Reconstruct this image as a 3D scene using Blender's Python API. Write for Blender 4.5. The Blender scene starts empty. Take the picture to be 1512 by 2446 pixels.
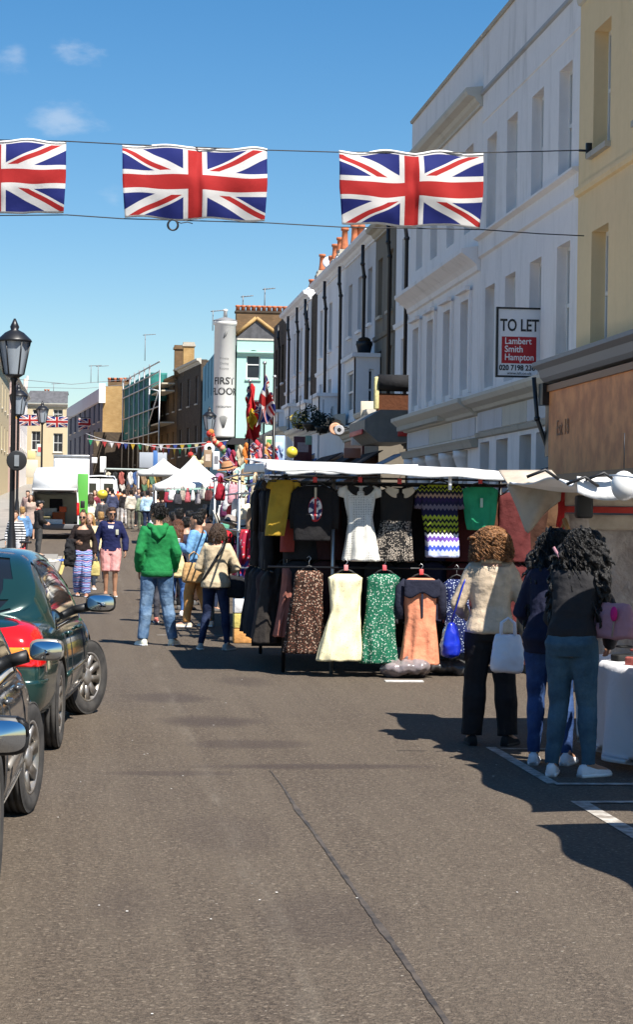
import bpy, bmesh, math, random
from mathutils import Vector as V, Matrix, noise
from mathutils.bvhtree import BVHTree
R = math.radians
random.seed(7)
S = bpy.context.scene
C = S.collection
# ------------------------------------------------------------------ camera
# the street runs along +Y, the camera stands at the edge of the parked cars and is turned a little to the right
FPX, CX, CY, CAMH = 5000.0, 756.0, 1222.5, 1.70
YAW = math.atan((756 - 215) / FPX); PITCH = math.atan((1234 - 1222.5) / FPX); ROLL = R(0.85)
fw = V((math.sin(YAW) * math.cos(PITCH), math.cos(YAW) * math.cos(PITCH), math.sin(PITCH)))
r0 = fw.cross(V((0, 0, 1))).normalized(); u0 = r0.cross(fw).normalized()
rt = r0 * math.cos(ROLL) + u0 * math.sin(ROLL); up = u0 * math.cos(ROLL) - r0 * math.sin(ROLL)
cam_data = bpy.data.cameras.new('camera'); cam = bpy.data.objects.new('camera', cam_data); C.objects.link(cam)
cam.matrix_world = Matrix(((rt.x, up.x, -fw.x, 0), (rt.y, up.y, -fw.y, 0), (rt.z, up.z, -fw.z, CAMH), (0, 0, 0, 1)))
cam_data.sensor_fit = 'HORIZONTAL'; cam_data.sensor_width = 36; cam_data.lens = FPX / 1512 * 36
cam_data.clip_start = 0.2; cam_data.clip_end = 4000
S.camera = cam
# ------------------------------------------------------------------ sky, sun, exposure
SUNV = V((0.345, -0.62, 1.0)).normalized()          # towards the sun: right of and behind the camera
w = bpy.data.worlds.new('World'); S.world = w; w.use_nodes = True
wn = w.node_tree; bg = wn.nodes['Background']
sky = wn.nodes.new('ShaderNodeTexSky'); sky.sky_type = 'NISHITA'; sky.sun_disc = False
sky.sun_elevation = math.asin(SUNV.z); sky.sun_rotation = math.atan2(SUNV.x, SUNV.y)
sky.altitude = 0; sky.air_density = 1.0; sky.dust_density = 0.1; sky.ozone_density = 3.2
bg.inputs['Strength'].default_value = 0.069
# a few thin fair-weather wisps, low over the street
def _wn(t, **k):
    n = wn.nodes.new(t)
    for a, b in k.items(): setattr(n, a, b)
    return n
_tc = _wn('ShaderNodeTexCoord'); _nz = _wn('ShaderNodeTexNoise'); _nz.inputs['Scale'].default_value = 26; _nz.inputs['Detail'].default_value = 7; _nz.inputs['Roughness'].default_value = 0.6
_mp = _wn('ShaderNodeMapping'); _mp.inputs['Scale'].default_value = (1, 1, 2.2); wn.links.new(_tc.outputs['Generated'], _mp.inputs[0]); wn.links.new(_mp.outputs[0], _nz.inputs['Vector'])
_cl = None
for (cx_, cy_, rx_, rz_, k_) in ((192, 112, .019, .0065, .36), (145, 283, .015, .0065, .3), (40, 122, .009, .009, .25), (272, 482, .006, .006, .15), (-140, 240, .02, .008, .5), (1700, 150, .02, .008, .5)):
    d_ = (rt * ((cx_ - CX) / FPX) + up * ((CY - cy_) / FPX) + fw).normalized()
    sb_ = _wn('ShaderNodeVectorMath', operation='SUBTRACT'); sb_.inputs[1].default_value = d_; wn.links.new(_tc.outputs['Generated'], sb_.inputs[0])
    ml_ = _wn('ShaderNodeVectorMath', operation='MULTIPLY'); ml_.inputs[1].default_value = (1 / rx_, 1 / rx_, 1 / rz_); wn.links.new(sb_.outputs[0], ml_.inputs[0])
    ln_ = _wn('ShaderNodeVectorMath', operation='LENGTH'); wn.links.new(ml_.outputs[0], ln_.inputs[0])
    ad_ = _wn('ShaderNodeMath', operation='MULTIPLY_ADD'); ad_.inputs[1].default_value = -4.5; ad_.inputs[2].default_value = 2.35; wn.links.new(_nz.outputs[0], ad_.inputs[0])
    sm_ = _wn('ShaderNodeMath', operation='ADD'); wn.links.new(ln_.outputs['Value'], sm_.inputs[0]); wn.links.new(ad_.outputs[0], sm_.inputs[1])
    mr_ = _wn('ShaderNodeMapRange', interpolation_type='SMOOTHSTEP'); mr_.inputs[1].default_value = 1.3; mr_.inputs[2].default_value = -0.2; mr_.inputs[4].default_value = k_; wn.links.new(sm_.outputs[0], mr_.inputs[0])
    if _cl is None: _cl = mr_.outputs[0]
    else:
        mx_ = _wn('ShaderNodeMath', operation='MAXIMUM'); wn.links.new(_cl, mx_.inputs[0]); wn.links.new(mr_.outputs[0], mx_.inputs[1]); _cl = mx_.outputs[0]
_hs = _wn('ShaderNodeHueSaturation'); _hs.inputs['Saturation'].default_value = 1.35; _hs.inputs['Value'].default_value = 0.97
_mx = _wn('ShaderNodeMix', data_type='RGBA'); _mx.inputs[7].default_value = (7.5, 7.6, 7.8, 1)
for a, b in ((_cl, _mx.inputs[0]), (sky.outputs[0], _hs.inputs['Color']), (_hs.outputs[0], _mx.inputs[6]), (_mx.outputs[2], bg.inputs['Color'])): wn.links.new(a, b)
sun_d = bpy.data.lights.new('sun', 'SUN'); sun_d.energy = 5.0; sun_d.angle = R(0.5); sun_d.color = (1, 0.95, 0.87)
sun = bpy.data.objects.new('sun', sun_d); C.objects.link(sun); sun.location = (30, -40, 60)
sun.rotation_euler = SUNV.to_track_quat('Z', 'Y').to_euler()
S.view_settings.view_transform = 'Standard'; S.view_settings.look = 'None'
S.view_settings.exposure = 0.88; S.view_settings.gamma = 1; S.view_settings.use_curve_mapping = False
S.render.resolution_x = 634; S.render.resolution_y = 1024

# ------------------------------------------------------------------ from the photograph's pixels to places in the street
def gz(y):                                       # the road is level, then climbs gently
    t = y - 50
    return 0 if t <= 0 else (t * t * 0.0008 if t < 17 else 0.2312 + (t - 17) * 0.0272)
def ray(px, py):
    return rt * ((px - CX) / FPX) + up * ((CY - py) / FPX) + fw
def P(px, py, y):                                # on the ray, at street distance y
    d = ray(px, py); k = y / d.y
    return V((d.x * k, y, CAMH + d.z * k))
def PX(px, py, x):                               # on the ray, in the plane X = x
    d = ray(px, py); k = x / d.x
    return V((x, d.y * k, CAMH + d.z * k))
def G(px, py):                                   # on the road
    d = ray(px, py); y = 20
    if d.z >= 0: return P(px, py, 120)
    for _ in range(60):
        k = (gz(y) - CAMH) / d.z; y = 0.5 * y + 0.5 * min(d.y * k, 400)
    return V((d.x * y / d.y, y, gz(y)))
def proj(p):
    q = V(p) - V((0, 0, CAMH)); z = q.dot(fw)
    return CX + FPX * q.dot(rt) / z, CY - FPX * q.dot(up) / z

# ------------------------------------------------------------------ node expressions
class E:
    def __init__(s, nt, v): s.nt, s.v = nt, v
    def _m(s, op, *a):
        n = s.nt.nodes.new('ShaderNodeMath'); n.operation = op
        for i, x in enumerate((s,) + a):
            x = x.v if isinstance(x, E) else x
            if isinstance(x, (int, float)): n.inputs[i].default_value = x
            else: s.nt.links.new(x, n.inputs[i])
        return E(s.nt, n.outputs[0])
    def __add__(s, o): return s._m('ADD', o)
    def __sub__(s, o): return s._m('SUBTRACT', o)
    def __mul__(s, o): return s._m('MULTIPLY', o)
    def __truediv__(s, o): return s._m('DIVIDE', o)
    def __lt__(s, o): return s._m('LESS_THAN', o)
    def __gt__(s, o): return s._m('GREATER_THAN', o)
    def abs(s): return s._m('ABSOLUTE')
    def max(s, o): return s._m('MAXIMUM', o)
    def min(s, o): return s._m('MINIMUM', o)
    def mod(s, o): return s._m('FLOORED_MODULO', o)
    def ping(s, o): return s._m('PINGPONG', o)
    def pow(s, o): return s._m('POWER', o)
    def sin(s): return s._m('SINE')
    def exp(s): return s._m('EXPONENT')
    def floor(s): return s._m('FLOOR')
    def sqrt(s): return s._m('SQRT')
    def step(s, a, b):
        n = s.nt.nodes.new('ShaderNodeMapRange'); n.interpolation_type = 'SMOOTHSTEP'
        s.nt.links.new(s.v, n.inputs[0]); n.inputs[1].default_value = a; n.inputs[2].default_value = b
        return E(s.nt, n.outputs[0])
class Nodes:
    def __init__(s, m):
        s.m = m; s.nt = m.node_tree; s.b = s.nt.nodes['Principled BSDF']; s._tc = None
    def coord(s, kind='Object'):
        if s._tc is None: s._tc = s.nt.nodes.new('ShaderNodeTexCoord')
        return s._tc.outputs[kind]
    def geo(s):
        n = s.nt.nodes.new('ShaderNodeNewGeometry'); return n.outputs['Position']
    def attr(s, name):
        n = s.nt.nodes.new('ShaderNodeAttribute'); n.attribute_name = name; return n.outputs['Vector']
    def sep(s, v):
        n = s.nt.nodes.new('ShaderNodeSeparateXYZ'); s.nt.links.new(v, n.inputs[0]); return [E(s.nt, o) for o in n.outputs]
    def noise(s, scale, detail=3, rough=0.5, vec=None, dim=None):
        n = s.nt.nodes.new('ShaderNodeTexNoise'); n.inputs['Scale'].default_value = scale
        n.inputs['Detail'].default_value = detail; n.inputs['Roughness'].default_value = rough
        s.nt.links.new(vec or s.coord(), n.inputs['Vector']); return E(s.nt, n.outputs[0])
    def voro(s, scale, vec=None, rand=1.0, feature='F1'):
        n = s.nt.nodes.new('ShaderNodeTexVoronoi'); n.inputs['Scale'].default_value = scale; n.feature = feature
        n.inputs['Randomness'].default_value = rand
        s.nt.links.new(vec or s.coord(), n.inputs['Vector']); return E(s.nt, n.outputs[0]), n.outputs['Color']
    def scaled(s, vec, sc):
        n = s.nt.nodes.new('ShaderNodeVectorMath'); n.operation = 'MULTIPLY'; s.nt.links.new(vec, n.inputs[0])
        n.inputs[1].default_value = sc; return n.outputs[0]
    def mix(s, f, a, b):
        n = s.nt.nodes.new('ShaderNodeMix'); n.data_type = 'RGBA'
        for i, x in ((0, f), (6, a), (7, b)):
            x = x.v if isinstance(x, E) else x
            if isinstance(x, (int, float)): n.inputs[i].default_value = x
            elif isinstance(x, tuple): n.inputs[i].default_value = x if len(x) == 4 else (*x, 1)
            else: s.nt.links.new(x, n.inputs[i])
        return n.outputs[2]
    def col(s, c): s.nt.links.new(c, s.b.inputs['Base Color'])
    def bump(s, e, strength=0.3, dist=0.01):
        n = s.nt.nodes.new('ShaderNodeBump'); n.inputs['Strength'].default_value = strength
        n.inputs['Distance'].default_value = dist
        s.nt.links.new(e.v, n.inputs['Height']); s.nt.links.new(n.outputs[0], s.b.inputs['Normal'])
def mat(name, c, rough=0.6, metal=0.0, var=0.0, vs=4.0, bump=0.0, bs=40.0, bd=0.01, coat=0.0, c2=None, spec=None):
    m = bpy.data.materials.new(name); m.use_nodes = True
    n = Nodes(m); b = n.b
    b.inputs['Base Color'].default_value = (*c, 1); b.inputs['Roughness'].default_value = rough; b.inputs['Metallic'].default_value = metal
    if coat: b.inputs['Coat Weight'].default_value = coat; b.inputs['Coat Roughness'].default_value = 0.06
    if spec is not None: b.inputs['Specular IOR Level'].default_value = spec
    if var or c2:
        d = c2 or tuple(x * (1 - var) for x in c)
        f = n.noise(vs, 5, 0.6).step(0.32, 0.68)
        n.col(n.mix(f, c, d))
    if bump: n.bump(n.noise(bs, 4, 0.6), bump, bd)
    return m
_fab = {}
def fabric(c, bump=0.5):                         # woven cloth with soft creases
    k = tuple(round(x, 3) for x in c)
    if k not in _fab:
        m = mat('cloth_%d' % len(_fab), c, 0.85, spec=0.25); n = Nodes(m)
        f = n.noise(9, 4, 0.6).step(0.25, 0.75)
        n.col(n.mix(f, tuple(x * 0.86 for x in c), tuple(min(1, x * 1.1) for x in c)))
        n.bump(n.noise(13, 4, 0.55), bump, 0.03); _fab[k] = m
    return _fab[k]

# ------------------------------------------------------------------ mesh collector
class MB:
    def __init__(s): s.v, s.f, s.fm, s.fl, s.mi, s.sm = [], [], [], {}, 0, []
    def add(s, vs, fs, smooth=False):
        o = len(s.v); s.v.extend(V(p) for p in vs)
        for f in fs: s.f.append(tuple(i + o for i in f)); s.fm.append(s.mi); s.sm.append(smooth)
        return o
    def box(s, x0, x1, y0, y1, z0, z1, M=None):
        vs = [V((x, y, z)) for z in (z0, z1) for y in (y0, y1) for x in (x0, x1)]
        if M: vs = [M @ p for p in vs]
        s.add(vs, [(0, 2, 3, 1), (4, 5, 7, 6), (0, 1, 5, 4), (1, 3, 7, 5), (3, 2, 6, 7), (2, 0, 4, 6)]); return s
    def cbox(s, c, sz, M=None):
        c = V(c); h = V(sz) / 2
        return s.box(c.x - h.x, c.x + h.x, c.y - h.y, c.y + h.y, c.z - h.z, c.z + h.z, M)
    def bbox(s, x0, x1, y0, y1, z0, z1, b=0.01, M=None):        # box with chamfered edges
        bm = bmesh.new(); bmesh.ops.create_cube(bm, size=1)
        for q in bm.verts: q.co = V((x0 + (q.co.x + .5) * (x1 - x0), y0 + (q.co.y + .5) * (y1 - y0), z0 + (q.co.z + .5) * (z1 - z0)))
        bmesh.ops.bevel(bm, geom=bm.edges[:], offset=b, segments=2, profile=0.5, affect='EDGES')
        s.frombm(bm, M, True); return s
    def frombm(s, bm, M=None, smooth=False):
        bm.verts.index_update()
        s.add([(M @ q.co) if M else q.co.copy() for q in bm.verts], [tuple(q.index for q in f.verts) for f in bm.faces], smooth); bm.free()
    def loft(s, rings, cap=True, close=True, smooth=True):
        n = len(rings[0]); fs = []
        for i in range(len(rings) - 1):
            for j in range(n if close else n - 1):
                k = (j + 1) % n; fs.append((i * n + j, i * n + k, (i + 1) * n + k, (i + 1) * n + j))
        if cap: fs.append(tuple(range(n - 1, -1, -1))); fs.append(tuple((len(rings) - 1) * n + j for j in range(n)))
        s.add([p for r in rings for p in r], fs, smooth); return s
    def tube(s, pts, rad, seg=8, cap=True, flat=1.0):
        pts = [V(p) for p in pts]; n = len(pts)
        if isinstance(rad, (int, float)): rad = [rad] * n
        rings = []; prev = None
        for i, p in enumerate(pts):
            t = (pts[min(i + 1, n - 1)] - pts[max(i - 1, 0)])
            t = t.normalized() if t.length > 1e-9 else V((0, 0, 1))
            if prev is None: a = t.cross(V((0, 1, 0)) if abs(t.y) < 0.9 else V((1, 0, 0))).normalized()
            else:
                a = prev - t * prev.dot(t); a = a.normalized() if a.length > 1e-6 else t.orthogonal().normalized()
            b = t.cross(a); prev = a
            rings.append([p + (a * math.cos(2 * math.pi * j / seg) + b * math.sin(2 * math.pi * j / seg) * flat) * rad[i] for j in range(seg)])
        return s.loft(rings, cap)
    def ell(s, c, r, su=10, sv=7, M=None):
        c = V(c); r = V(r) if not isinstance(r, (int, float)) else V((r, r, r)); rings = []
        for i in range(1, sv):
            t = math.pi * i / sv
            rings.append([V((math.sin(t) * math.cos(2 * math.pi * j / su) * r.x, math.sin(t) * math.sin(2 * math.pi * j / su) * r.y, -math.cos(t) * r.z)) for j in range(su)])
        vs = [V((0, 0, -r.z))] + [p for g in rings for p in g] + [V((0, 0, r.z))]
        fs = [(0, 1 + (j + 1) % su, 1 + j) for j in range(su)]
        for i in range(sv - 2):
            for j in range(su):
                a = 1 + i * su + j; b = 1 + i * su + (j + 1) % su; fs.append((a, b, b + su, a + su))
        t = len(vs) - 1; fs += [(t, t - su + j, t - su + (j + 1) % su) for j in range(su)]
        s.add([((M @ p) if M else p) + c for p in vs], fs, True); return s
    def prism(s, poly, d, M=None):                # polygon in XZ pushed along Y from 0 to d
        n = len(poly); vs = [V((x, 0, z)) for x, z in poly] + [V((x, d, z)) for x, z in poly]
        fs = [tuple(range(n)), tuple(range(2 * n - 1, n - 1, -1))] + [(i, i + n, (i + 1) % n + n, (i + 1) % n) for i in range(n)]
        s.add([M @ p if M else p for p in vs], fs); return s
    def lathe(s, prof, c=(0, 0, 0), seg=16, M=None, cap=True):       # profile (radius, z)
        c = V(c)
        return s.loft([[((M @ V((r * math.cos(2 * math.pi * j / seg), r * math.sin(2 * math.pi * j / seg), z))) if M else V((r * math.cos(2 * math.pi * j / seg), r * math.sin(2 * math.pi * j / seg), z))) + c for j in range(seg)] for r, z in prof], cap)
    def grid(s, fn, nu, nv, th=0.0, smooth=True):      # sheet fn(u,v) with real thickness
        top = [V(fn(i / nu, j / nv)) for j in range(nv + 1) for i in range(nu + 1)]
        W = nu + 1; fs = [(j * W + i, j * W + i + 1, (j + 1) * W + i + 1, (j + 1) * W + i) for j in range(nv) for i in range(nu)]
        o = s.add(top, fs, smooth)
        flat = [(i / nu, j / nv) for j in range(nv + 1) for i in range(nu + 1)]
        for k, q in enumerate(flat): s.fl[o + k] = q
        if th:
            nr = [V((0, 0, 0)) for _ in top]
            for f in fs:
                nn = (top[f[1]] - top[f[0]]).cross(top[f[3]] - top[f[0]])
                for q in f: nr[q] += nn
            o2 = s.add([p - (n.normalized() if n.length > 0 else n) * th for p, n in zip(top, nr)], [tuple(reversed(f)) for f in fs], smooth)
            for k, q in enumerate(flat): s.fl[o2 + k] = q
            rim = [i for i in range(W)] + [j * W + nu for j in range(1, nv + 1)] + [nv * W + i for i in range(nu - 1, -1, -1)] + [j * W for j in range(nv - 1, 0, -1)]
            for a, b in zip(rim, rim[1:] + rim[:1]): s.f.append((o + b, o + a, o2 + a, o2 + b)); s.fm.append(s.mi); s.sm.append(False)
        return s
    def mesh(s, name, mats, off=None):
        me = bpy.data.meshes.new(name)
        me.from_pydata([p - off for p in s.v] if off is not None else s.v, [], s.f)
        for m in (mats if isinstance(mats, (list, tuple)) else [mats]): me.materials.append(m)
        me.polygons.foreach_set('material_index', s.fm); me.polygons.foreach_set('use_smooth', s.sm)
        if s.fl:
            a = me.attributes.new('flat', 'FLOAT_VECTOR', 'POINT')
            for k, q in s.fl.items(): a.data[k].vector = (q[0], q[1], 0)
        me.update(); return me
    def build(s, name, mats, parent=None, world=False, loc=None):
        off = None
        if world and parent is not None: off = V(parent.location)      # used for unrotated parents only
        o = bpy.data.objects.new(name, s.mesh(name, mats, off)); C.objects.link(o)
        if parent is not None: o.parent = parent
        if loc is not None: o.location = loc
        return o
def clean(me):
    bm = bmesh.new(); bm.from_mesh(me); bmesh.ops.recalc_face_normals(bm, faces=bm.faces); bm.to_mesh(me); bm.free()
def thing(name, label, cat, loc=(0, 0, 0), rotz=0, group=None):
    o = bpy.data.objects.new(name, None); C.objects.link(o); o.empty_display_size = 0.2
    o.location = loc; o.rotation_euler = (0, 0, rotz); tag(o, label, cat, group); return o
def tag(o, label=None, cat=None, group=None, kind=None):
    if label: o['label'] = label
    if cat: o['category'] = cat
    if group: o['group'] = group
    if kind: o['kind'] = kind
    return o
def sub(mb, name, m, parent, wparent):            # sub-part: the parent mesh object sits at the thing's origin
    return mb.build(name, m, parent)
def dup(root, loc=None, rotz=None, label=None):
    r = root.copy(); C.objects.link(r)
    if loc is not None: r.location = loc
    if rotz is not None: r.rotation_euler = (0, 0, rotz)
    if label: r['label'] = label
    for ch in root.children:
        c = ch.copy(); C.objects.link(c); c.parent = r
        for g2 in ch.children:
            d = g2.copy(); C.objects.link(d); d.parent = c
    return r
def recolor(o, m):                                # same mesh, own material
    for sl in o.material_slots: sl.link = 'OBJECT'; sl.material = m
def voxel(mb, size, smooth=3, amp=0.0, nsc=8.0, mats=None, name='blob'):
    me = mb.mesh('tmp', [mat_tmp]); clean(me)
    o = bpy.data.objects.new('tmp', me); C.objects.link(o)
    m = o.modifiers.new('r', 'REMESH'); m.mode = 'VOXEL'; m.voxel_size = size; m.use_smooth_shade = True
    if smooth:
        k = o.modifiers.new('s', 'SMOOTH'); k.factor = 0.5; k.iterations = smooth
    dg = bpy.context.evaluated_depsgraph_get(); ev = o.evaluated_get(dg)
    out = bpy.data.meshes.new_from_object(ev, depsgraph=dg); bpy.data.objects.remove(o); bpy.data.meshes.remove(me)
    out.name = name; out.materials.clear()
    for q in (mats or []): out.materials.append(q)
    if amp:
        nr = [q.normal.copy() for q in out.vertices]
        for q, n in zip(out.vertices, nr):
            p = q.co
            q.co = p + n * amp * (noise.noise(V((p.x * nsc, p.y * nsc, p.z * nsc * 0.8))) + 0.5 * noise.noise(V((p.x * nsc * 2.3 + 7, p.y * nsc * 2.3, p.z * nsc * 2.6))))
    out.polygons.foreach_set('use_smooth', [True] * len(out.polygons)); out.update()
    return out
mat_tmp = bpy.data.materials.new('plain')
def mobj(name, me, parent=None, loc=None):
    o = bpy.data.objects.new(name, me); C.objects.link(o)
    if parent is not None: o.parent = parent
    if loc is not None: o.location = loc
    return o
def text_mesh(txt, size, m, name='lettering', parent=None, loc=(0, 0, 0), rot=(R(90), 0, 0), depth=0.003, align='CENTER', bold=0.0, sx=1.0):
    cu = bpy.data.curves.new('t', 'FONT'); cu.body = txt; cu.size = size; cu.extrude = depth; cu.align_x = align; cu.align_y = 'CENTER'; cu.offset = bold; cu.resolution_u = 3
    o = bpy.data.objects.new('t', cu); C.objects.link(o)
    dg = bpy.context.evaluated_depsgraph_get(); me = bpy.data.meshes.new_from_object(o.evaluated_get(dg), depsgraph=dg)
    bpy.data.objects.remove(o); me.materials.clear(); me.materials.append(m); me.name = name
    q = mobj(name, me, parent, loc); q.rotation_euler = rot; q.scale = (sx, 1, 1); return q
# ================================================================== materials of the place
def m_road():
    m = mat('asphalt', (0.1, 0.09, 0.08), 0.85, spec=0.3); n = Nodes(m); p = n.geo(); x, y, z = n.sep(p)
    fine = n.noise(85, 2, 0.75, p).step(0.32, 0.68); mid = n.noise(30, 3, 0.7, p).step(0.36, 0.64); pat = n.noise(5, 4, 0.65, p).step(0.35, 0.7); big = n.noise(0.55, 3, 0.6, n.scaled(p, (1, 0.5, 1))).step(0.3, 0.7)
    c = n.mix(fine * 0.5 + mid * 0.5, (0.02, 0.015, 0.011), (0.19, 0.148, 0.11)); c = n.mix(pat * 0.35, c, (0.07, 0.05, 0.037))
    c = n.mix(big * 0.3, c, (0.14, 0.111, 0.083))
    vd, _ = n.voro(24, p); vs, _ = n.voro(8, p)
    c = n.mix((vd < 0.2) * 0.55, c, (0.3, 0.245, 0.185)); c = n.mix((vs < 0.05) * 0.8, c, (0.4, 0.36, 0.3))
    lane = n.noise(1, 4, 0.7, n.scaled(p, (3.2, 0.09, 1))).step(0.36, 0.66); c = n.mix(lane * 0.28, c, (0.17, 0.136, 0.1)); ptc = n.noise(1.1, 5, 0.75, p).step(0.55, 0.72); c = n.mix(ptc * 0.22, c, (0.05, 0.037, 0.028))
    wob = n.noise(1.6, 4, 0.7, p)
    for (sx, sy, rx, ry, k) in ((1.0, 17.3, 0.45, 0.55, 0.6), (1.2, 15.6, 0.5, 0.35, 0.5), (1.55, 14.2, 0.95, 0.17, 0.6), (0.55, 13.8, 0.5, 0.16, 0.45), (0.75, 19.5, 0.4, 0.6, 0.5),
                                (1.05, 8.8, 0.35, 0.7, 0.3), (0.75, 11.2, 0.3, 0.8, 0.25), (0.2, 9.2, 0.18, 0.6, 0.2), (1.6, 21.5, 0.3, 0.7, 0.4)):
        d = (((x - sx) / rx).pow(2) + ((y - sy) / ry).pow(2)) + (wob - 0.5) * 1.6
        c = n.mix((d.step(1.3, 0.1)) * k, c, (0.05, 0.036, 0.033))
    tr = ((x - 0.78 + (wob - 0.5) * 0.12).abs()).step(0.1, 0.0) * n.noise(2.2, 5, 0.7, n.scaled(p, (3, 0.35, 1))).step(0.4, 0.7)
    c = n.mix(tr * 0.25, c, (0.26, 0.225, 0.18))
    n.col(c); n.bump(fine * 0.6 + mid * 0.5, 0.8, 0.012); return m
M = {}
M['road'] = m_road()
M['paving'] = mat('paving', (0.3, 0.28, 0.25), 0.85, var=0.25, vs=1.5, bump=0.2)
M['kerb'] = mat('kerb_stone', (0.33, 0.31, 0.28), 0.8, var=0.3, vs=3)
M['roadpaint'] = mat('road_paint', (0.5, 0.47, 0.42), 0.85, c2=(0.2, 0.17, 0.14), vs=11)
M['yellowpaint'] = mat('yellow_paint', (0.6, 0.45, 0.14), 0.8, var=0.4, vs=6)
M['tar'] = mat('tar_seam', (0.03, 0.026, 0.024), 0.75, c2=(0.085, 0.068, 0.054), vs=7)
def stucco(name, c, dirt=(0.3, 0.28, 0.25), k=0.5):
    m = mat(name, c, 0.8, spec=0.2); n = Nodes(m); p = n.geo()
    st = n.noise(1.0, 6, 0.65, n.scaled(p, (1.6, 1.6, 0.35))).step(0.48, 0.85); sp = n.noise(6, 5, 0.65, p).step(0.3, 0.8)
    dr = n.noise(1.0, 5, 0.7, n.scaled(p, (5, 5, 0.22))).step(0.55, 0.8); cc = n.mix(st * k, c, dirt); cc = n.mix(dr * k * 0.45, cc, tuple(q * 0.55 for q in dirt)); cc = n.mix(sp * 0.16, cc, tuple(q * 0.7 for q in c)); n.col(cc); n.bump(n.noise(22, 4, 0.6, p), 0.22, 0.02); return m
M['white'] = stucco('white_stucco', (0.86, 0.81, 0.78)); M['white2'] = stucco('offwhite_stucco', (0.84, 0.83, 0.84), k=0.3)
M['pale'] = stucco('pale_grey_stucco', (0.6, 0.6, 0.62)); M['grey'] = stucco('grey_stucco', (0.42, 0.42, 0.42)); M['dirty'] = stucco('sooty_stucco', (0.2, 0.175, 0.14), (0.06, 0.05, 0.045), 0.9)
M['yellow'] = stucco('yellow_stucco', (0.8, 0.6, 0.34), (0.6, 0.42, 0.2), 0.4); M['mint'] = stucco('mint_stucco', (0.4, 0.62, 0.54), (0.5, 0.7, 0.62), 0.3)
M['mint_shade'] = stucco('mint_shade_stucco', (0.2, 0.42, 0.5), (0.13, 0.3, 0.4), 0.4); M['cream'] = stucco('cream_stucco', (0.58, 0.48, 0.31), (0.4, 0.32, 0.2), 0.5); M['pink'] = stucco('rose_stucco', (0.72, 0.5, 0.42)); M['tower'] = stucco('tower_white', (0.78, 0.76, 0.71), (0.6, 0.58, 0.52), 0.3)  # the darker mint has the side wall's shade put into its colour
def brick(name, c, c2, mort, sc=1.0):
    m = mat(name, c, 0.9, spec=0.2); n = Nodes(m); p = n.geo()
    # courses 75 mm high, bricks 225 mm long; a wall's run is taken from both horizontal axes
    x, y, z = n.sep(p); comb = n.nt.nodes.new('ShaderNodeCombineXYZ'); n.nt.links.new((x + y).v, comb.inputs[0]); n.nt.links.new(z.v, comb.inputs[1])
    t = n.nt.nodes.new('ShaderNodeTexBrick'); n.nt.links.new(comb.outputs[0], t.inputs[0]); t.inputs['Scale'].default_value = 1
    t.inputs['Brick Width'].default_value = 0.225 * sc; t.inputs['Row Height'].default_value = 0.075 * sc; t.inputs['Mortar Size'].default_value = 0.01 * sc
    t.inputs['Color1'].default_value = (*c, 1); t.inputs['Color2'].default_value = (*c2, 1); t.inputs['Mortar'].default_value = (*mort, 1)
    f = n.noise(0.9, 5, 0.7, p).step(0.35, 0.75); n.col(n.mix(f * 0.5, t.outputs[0], tuple(q * 0.5 for q in c))); return m
M['brick_y'] = brick('stock_brick', (0.42, 0.25, 0.09), (0.5, 0.32, 0.13), (0.36, 0.26, 0.14)); M['brick_d'] = brick('sooty_brick', (0.07, 0.05, 0.035), (0.12, 0.085, 0.055), (0.08, 0.07, 0.06)); M['brick_b'] = brick('brown_brick', (0.17, 0.105, 0.05), (0.24, 0.14, 0.065), (0.15, 0.11, 0.08))
M['glass'] = mat('window_glass', (0.035, 0.045, 0.06), 0.06, spec=0.6); M['glass2'] = mat('dim_glass', (0.02, 0.022, 0.026), 0.12)
M['frame'] = mat('window_paint', (0.7, 0.7, 0.68), 0.5); M['frame_d'] = mat('dark_paint', (0.03, 0.032, 0.035), 0.45); M['frame_bl'] = mat('slate_blue_paint', (0.1, 0.12, 0.17), 0.5)
M['slate'] = mat('slate', (0.1, 0.1, 0.11), 0.7, var=0.4, vs=3); M['lead'] = mat('lead', (0.2, 0.2, 0.21), 0.6); M['terra'] = mat('terracotta', (0.55, 0.17, 0.07), 0.8, var=0.35, vs=6); M['black'] = mat('black_iron', (0.012, 0.012, 0.014), 0.4, var=0.2)
M['stone'] = stucco('stone', (0.46, 0.42, 0.35), (0.2, 0.18, 0.15), 0.6); M['stone_l'] = stucco('pale_stone', (0.6, 0.56, 0.48), (0.36, 0.33, 0.28), 0.5)
M['steel'] = mat('galvanised', (0.5, 0.5, 0.5), 0.4, 0.8, var=0.2); M['whitep'] = mat('white_plastic', (0.82, 0.82, 0.82), 0.45); M['dark'] = mat('shop_dark', (0.02, 0.019, 0.02), 0.6); M['red'] = mat('red_paint', (0.5, 0.03, 0.03), 0.5)

# ================================================================== ground, pavements, markings
def strip(name, x0, x1, y0, y1, m, lift=0.0, skirt=0.0, kind='structure', step=4.0, parent=None):
    b = MB(); ys = [y0]
    while ys[-1] < y1 - 1e-6: ys.append(min(y1, ys[-1] + step))
    rings = []
    for y in ys: rings.append([V((x0, y, gz(y) + lift)), V((x1, y, gz(y) + lift))])
    b.loft(rings, cap=False, close=False, smooth=False); b.f = [tuple(reversed(f)) for f in b.f]
    if skirt:
        for xx in (x0, x1): b.loft([[V((xx, y, gz(y) + lift)), V((xx, y, gz(y) + lift - skirt))] for y in ys], cap=False, close=False, smooth=False)
        for yy in (y0, y1): b.add([(x0, yy, gz(yy) + lift), (x1, yy, gz(yy) + lift), (x1, yy, gz(yy) + lift - skirt), (x0, yy, gz(yy) + lift - skirt)], [(0, 1, 2, 3)])
    o = b.build(name, m, parent); 
    if parent is None: tag(o, kind=kind)
    return o
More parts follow.
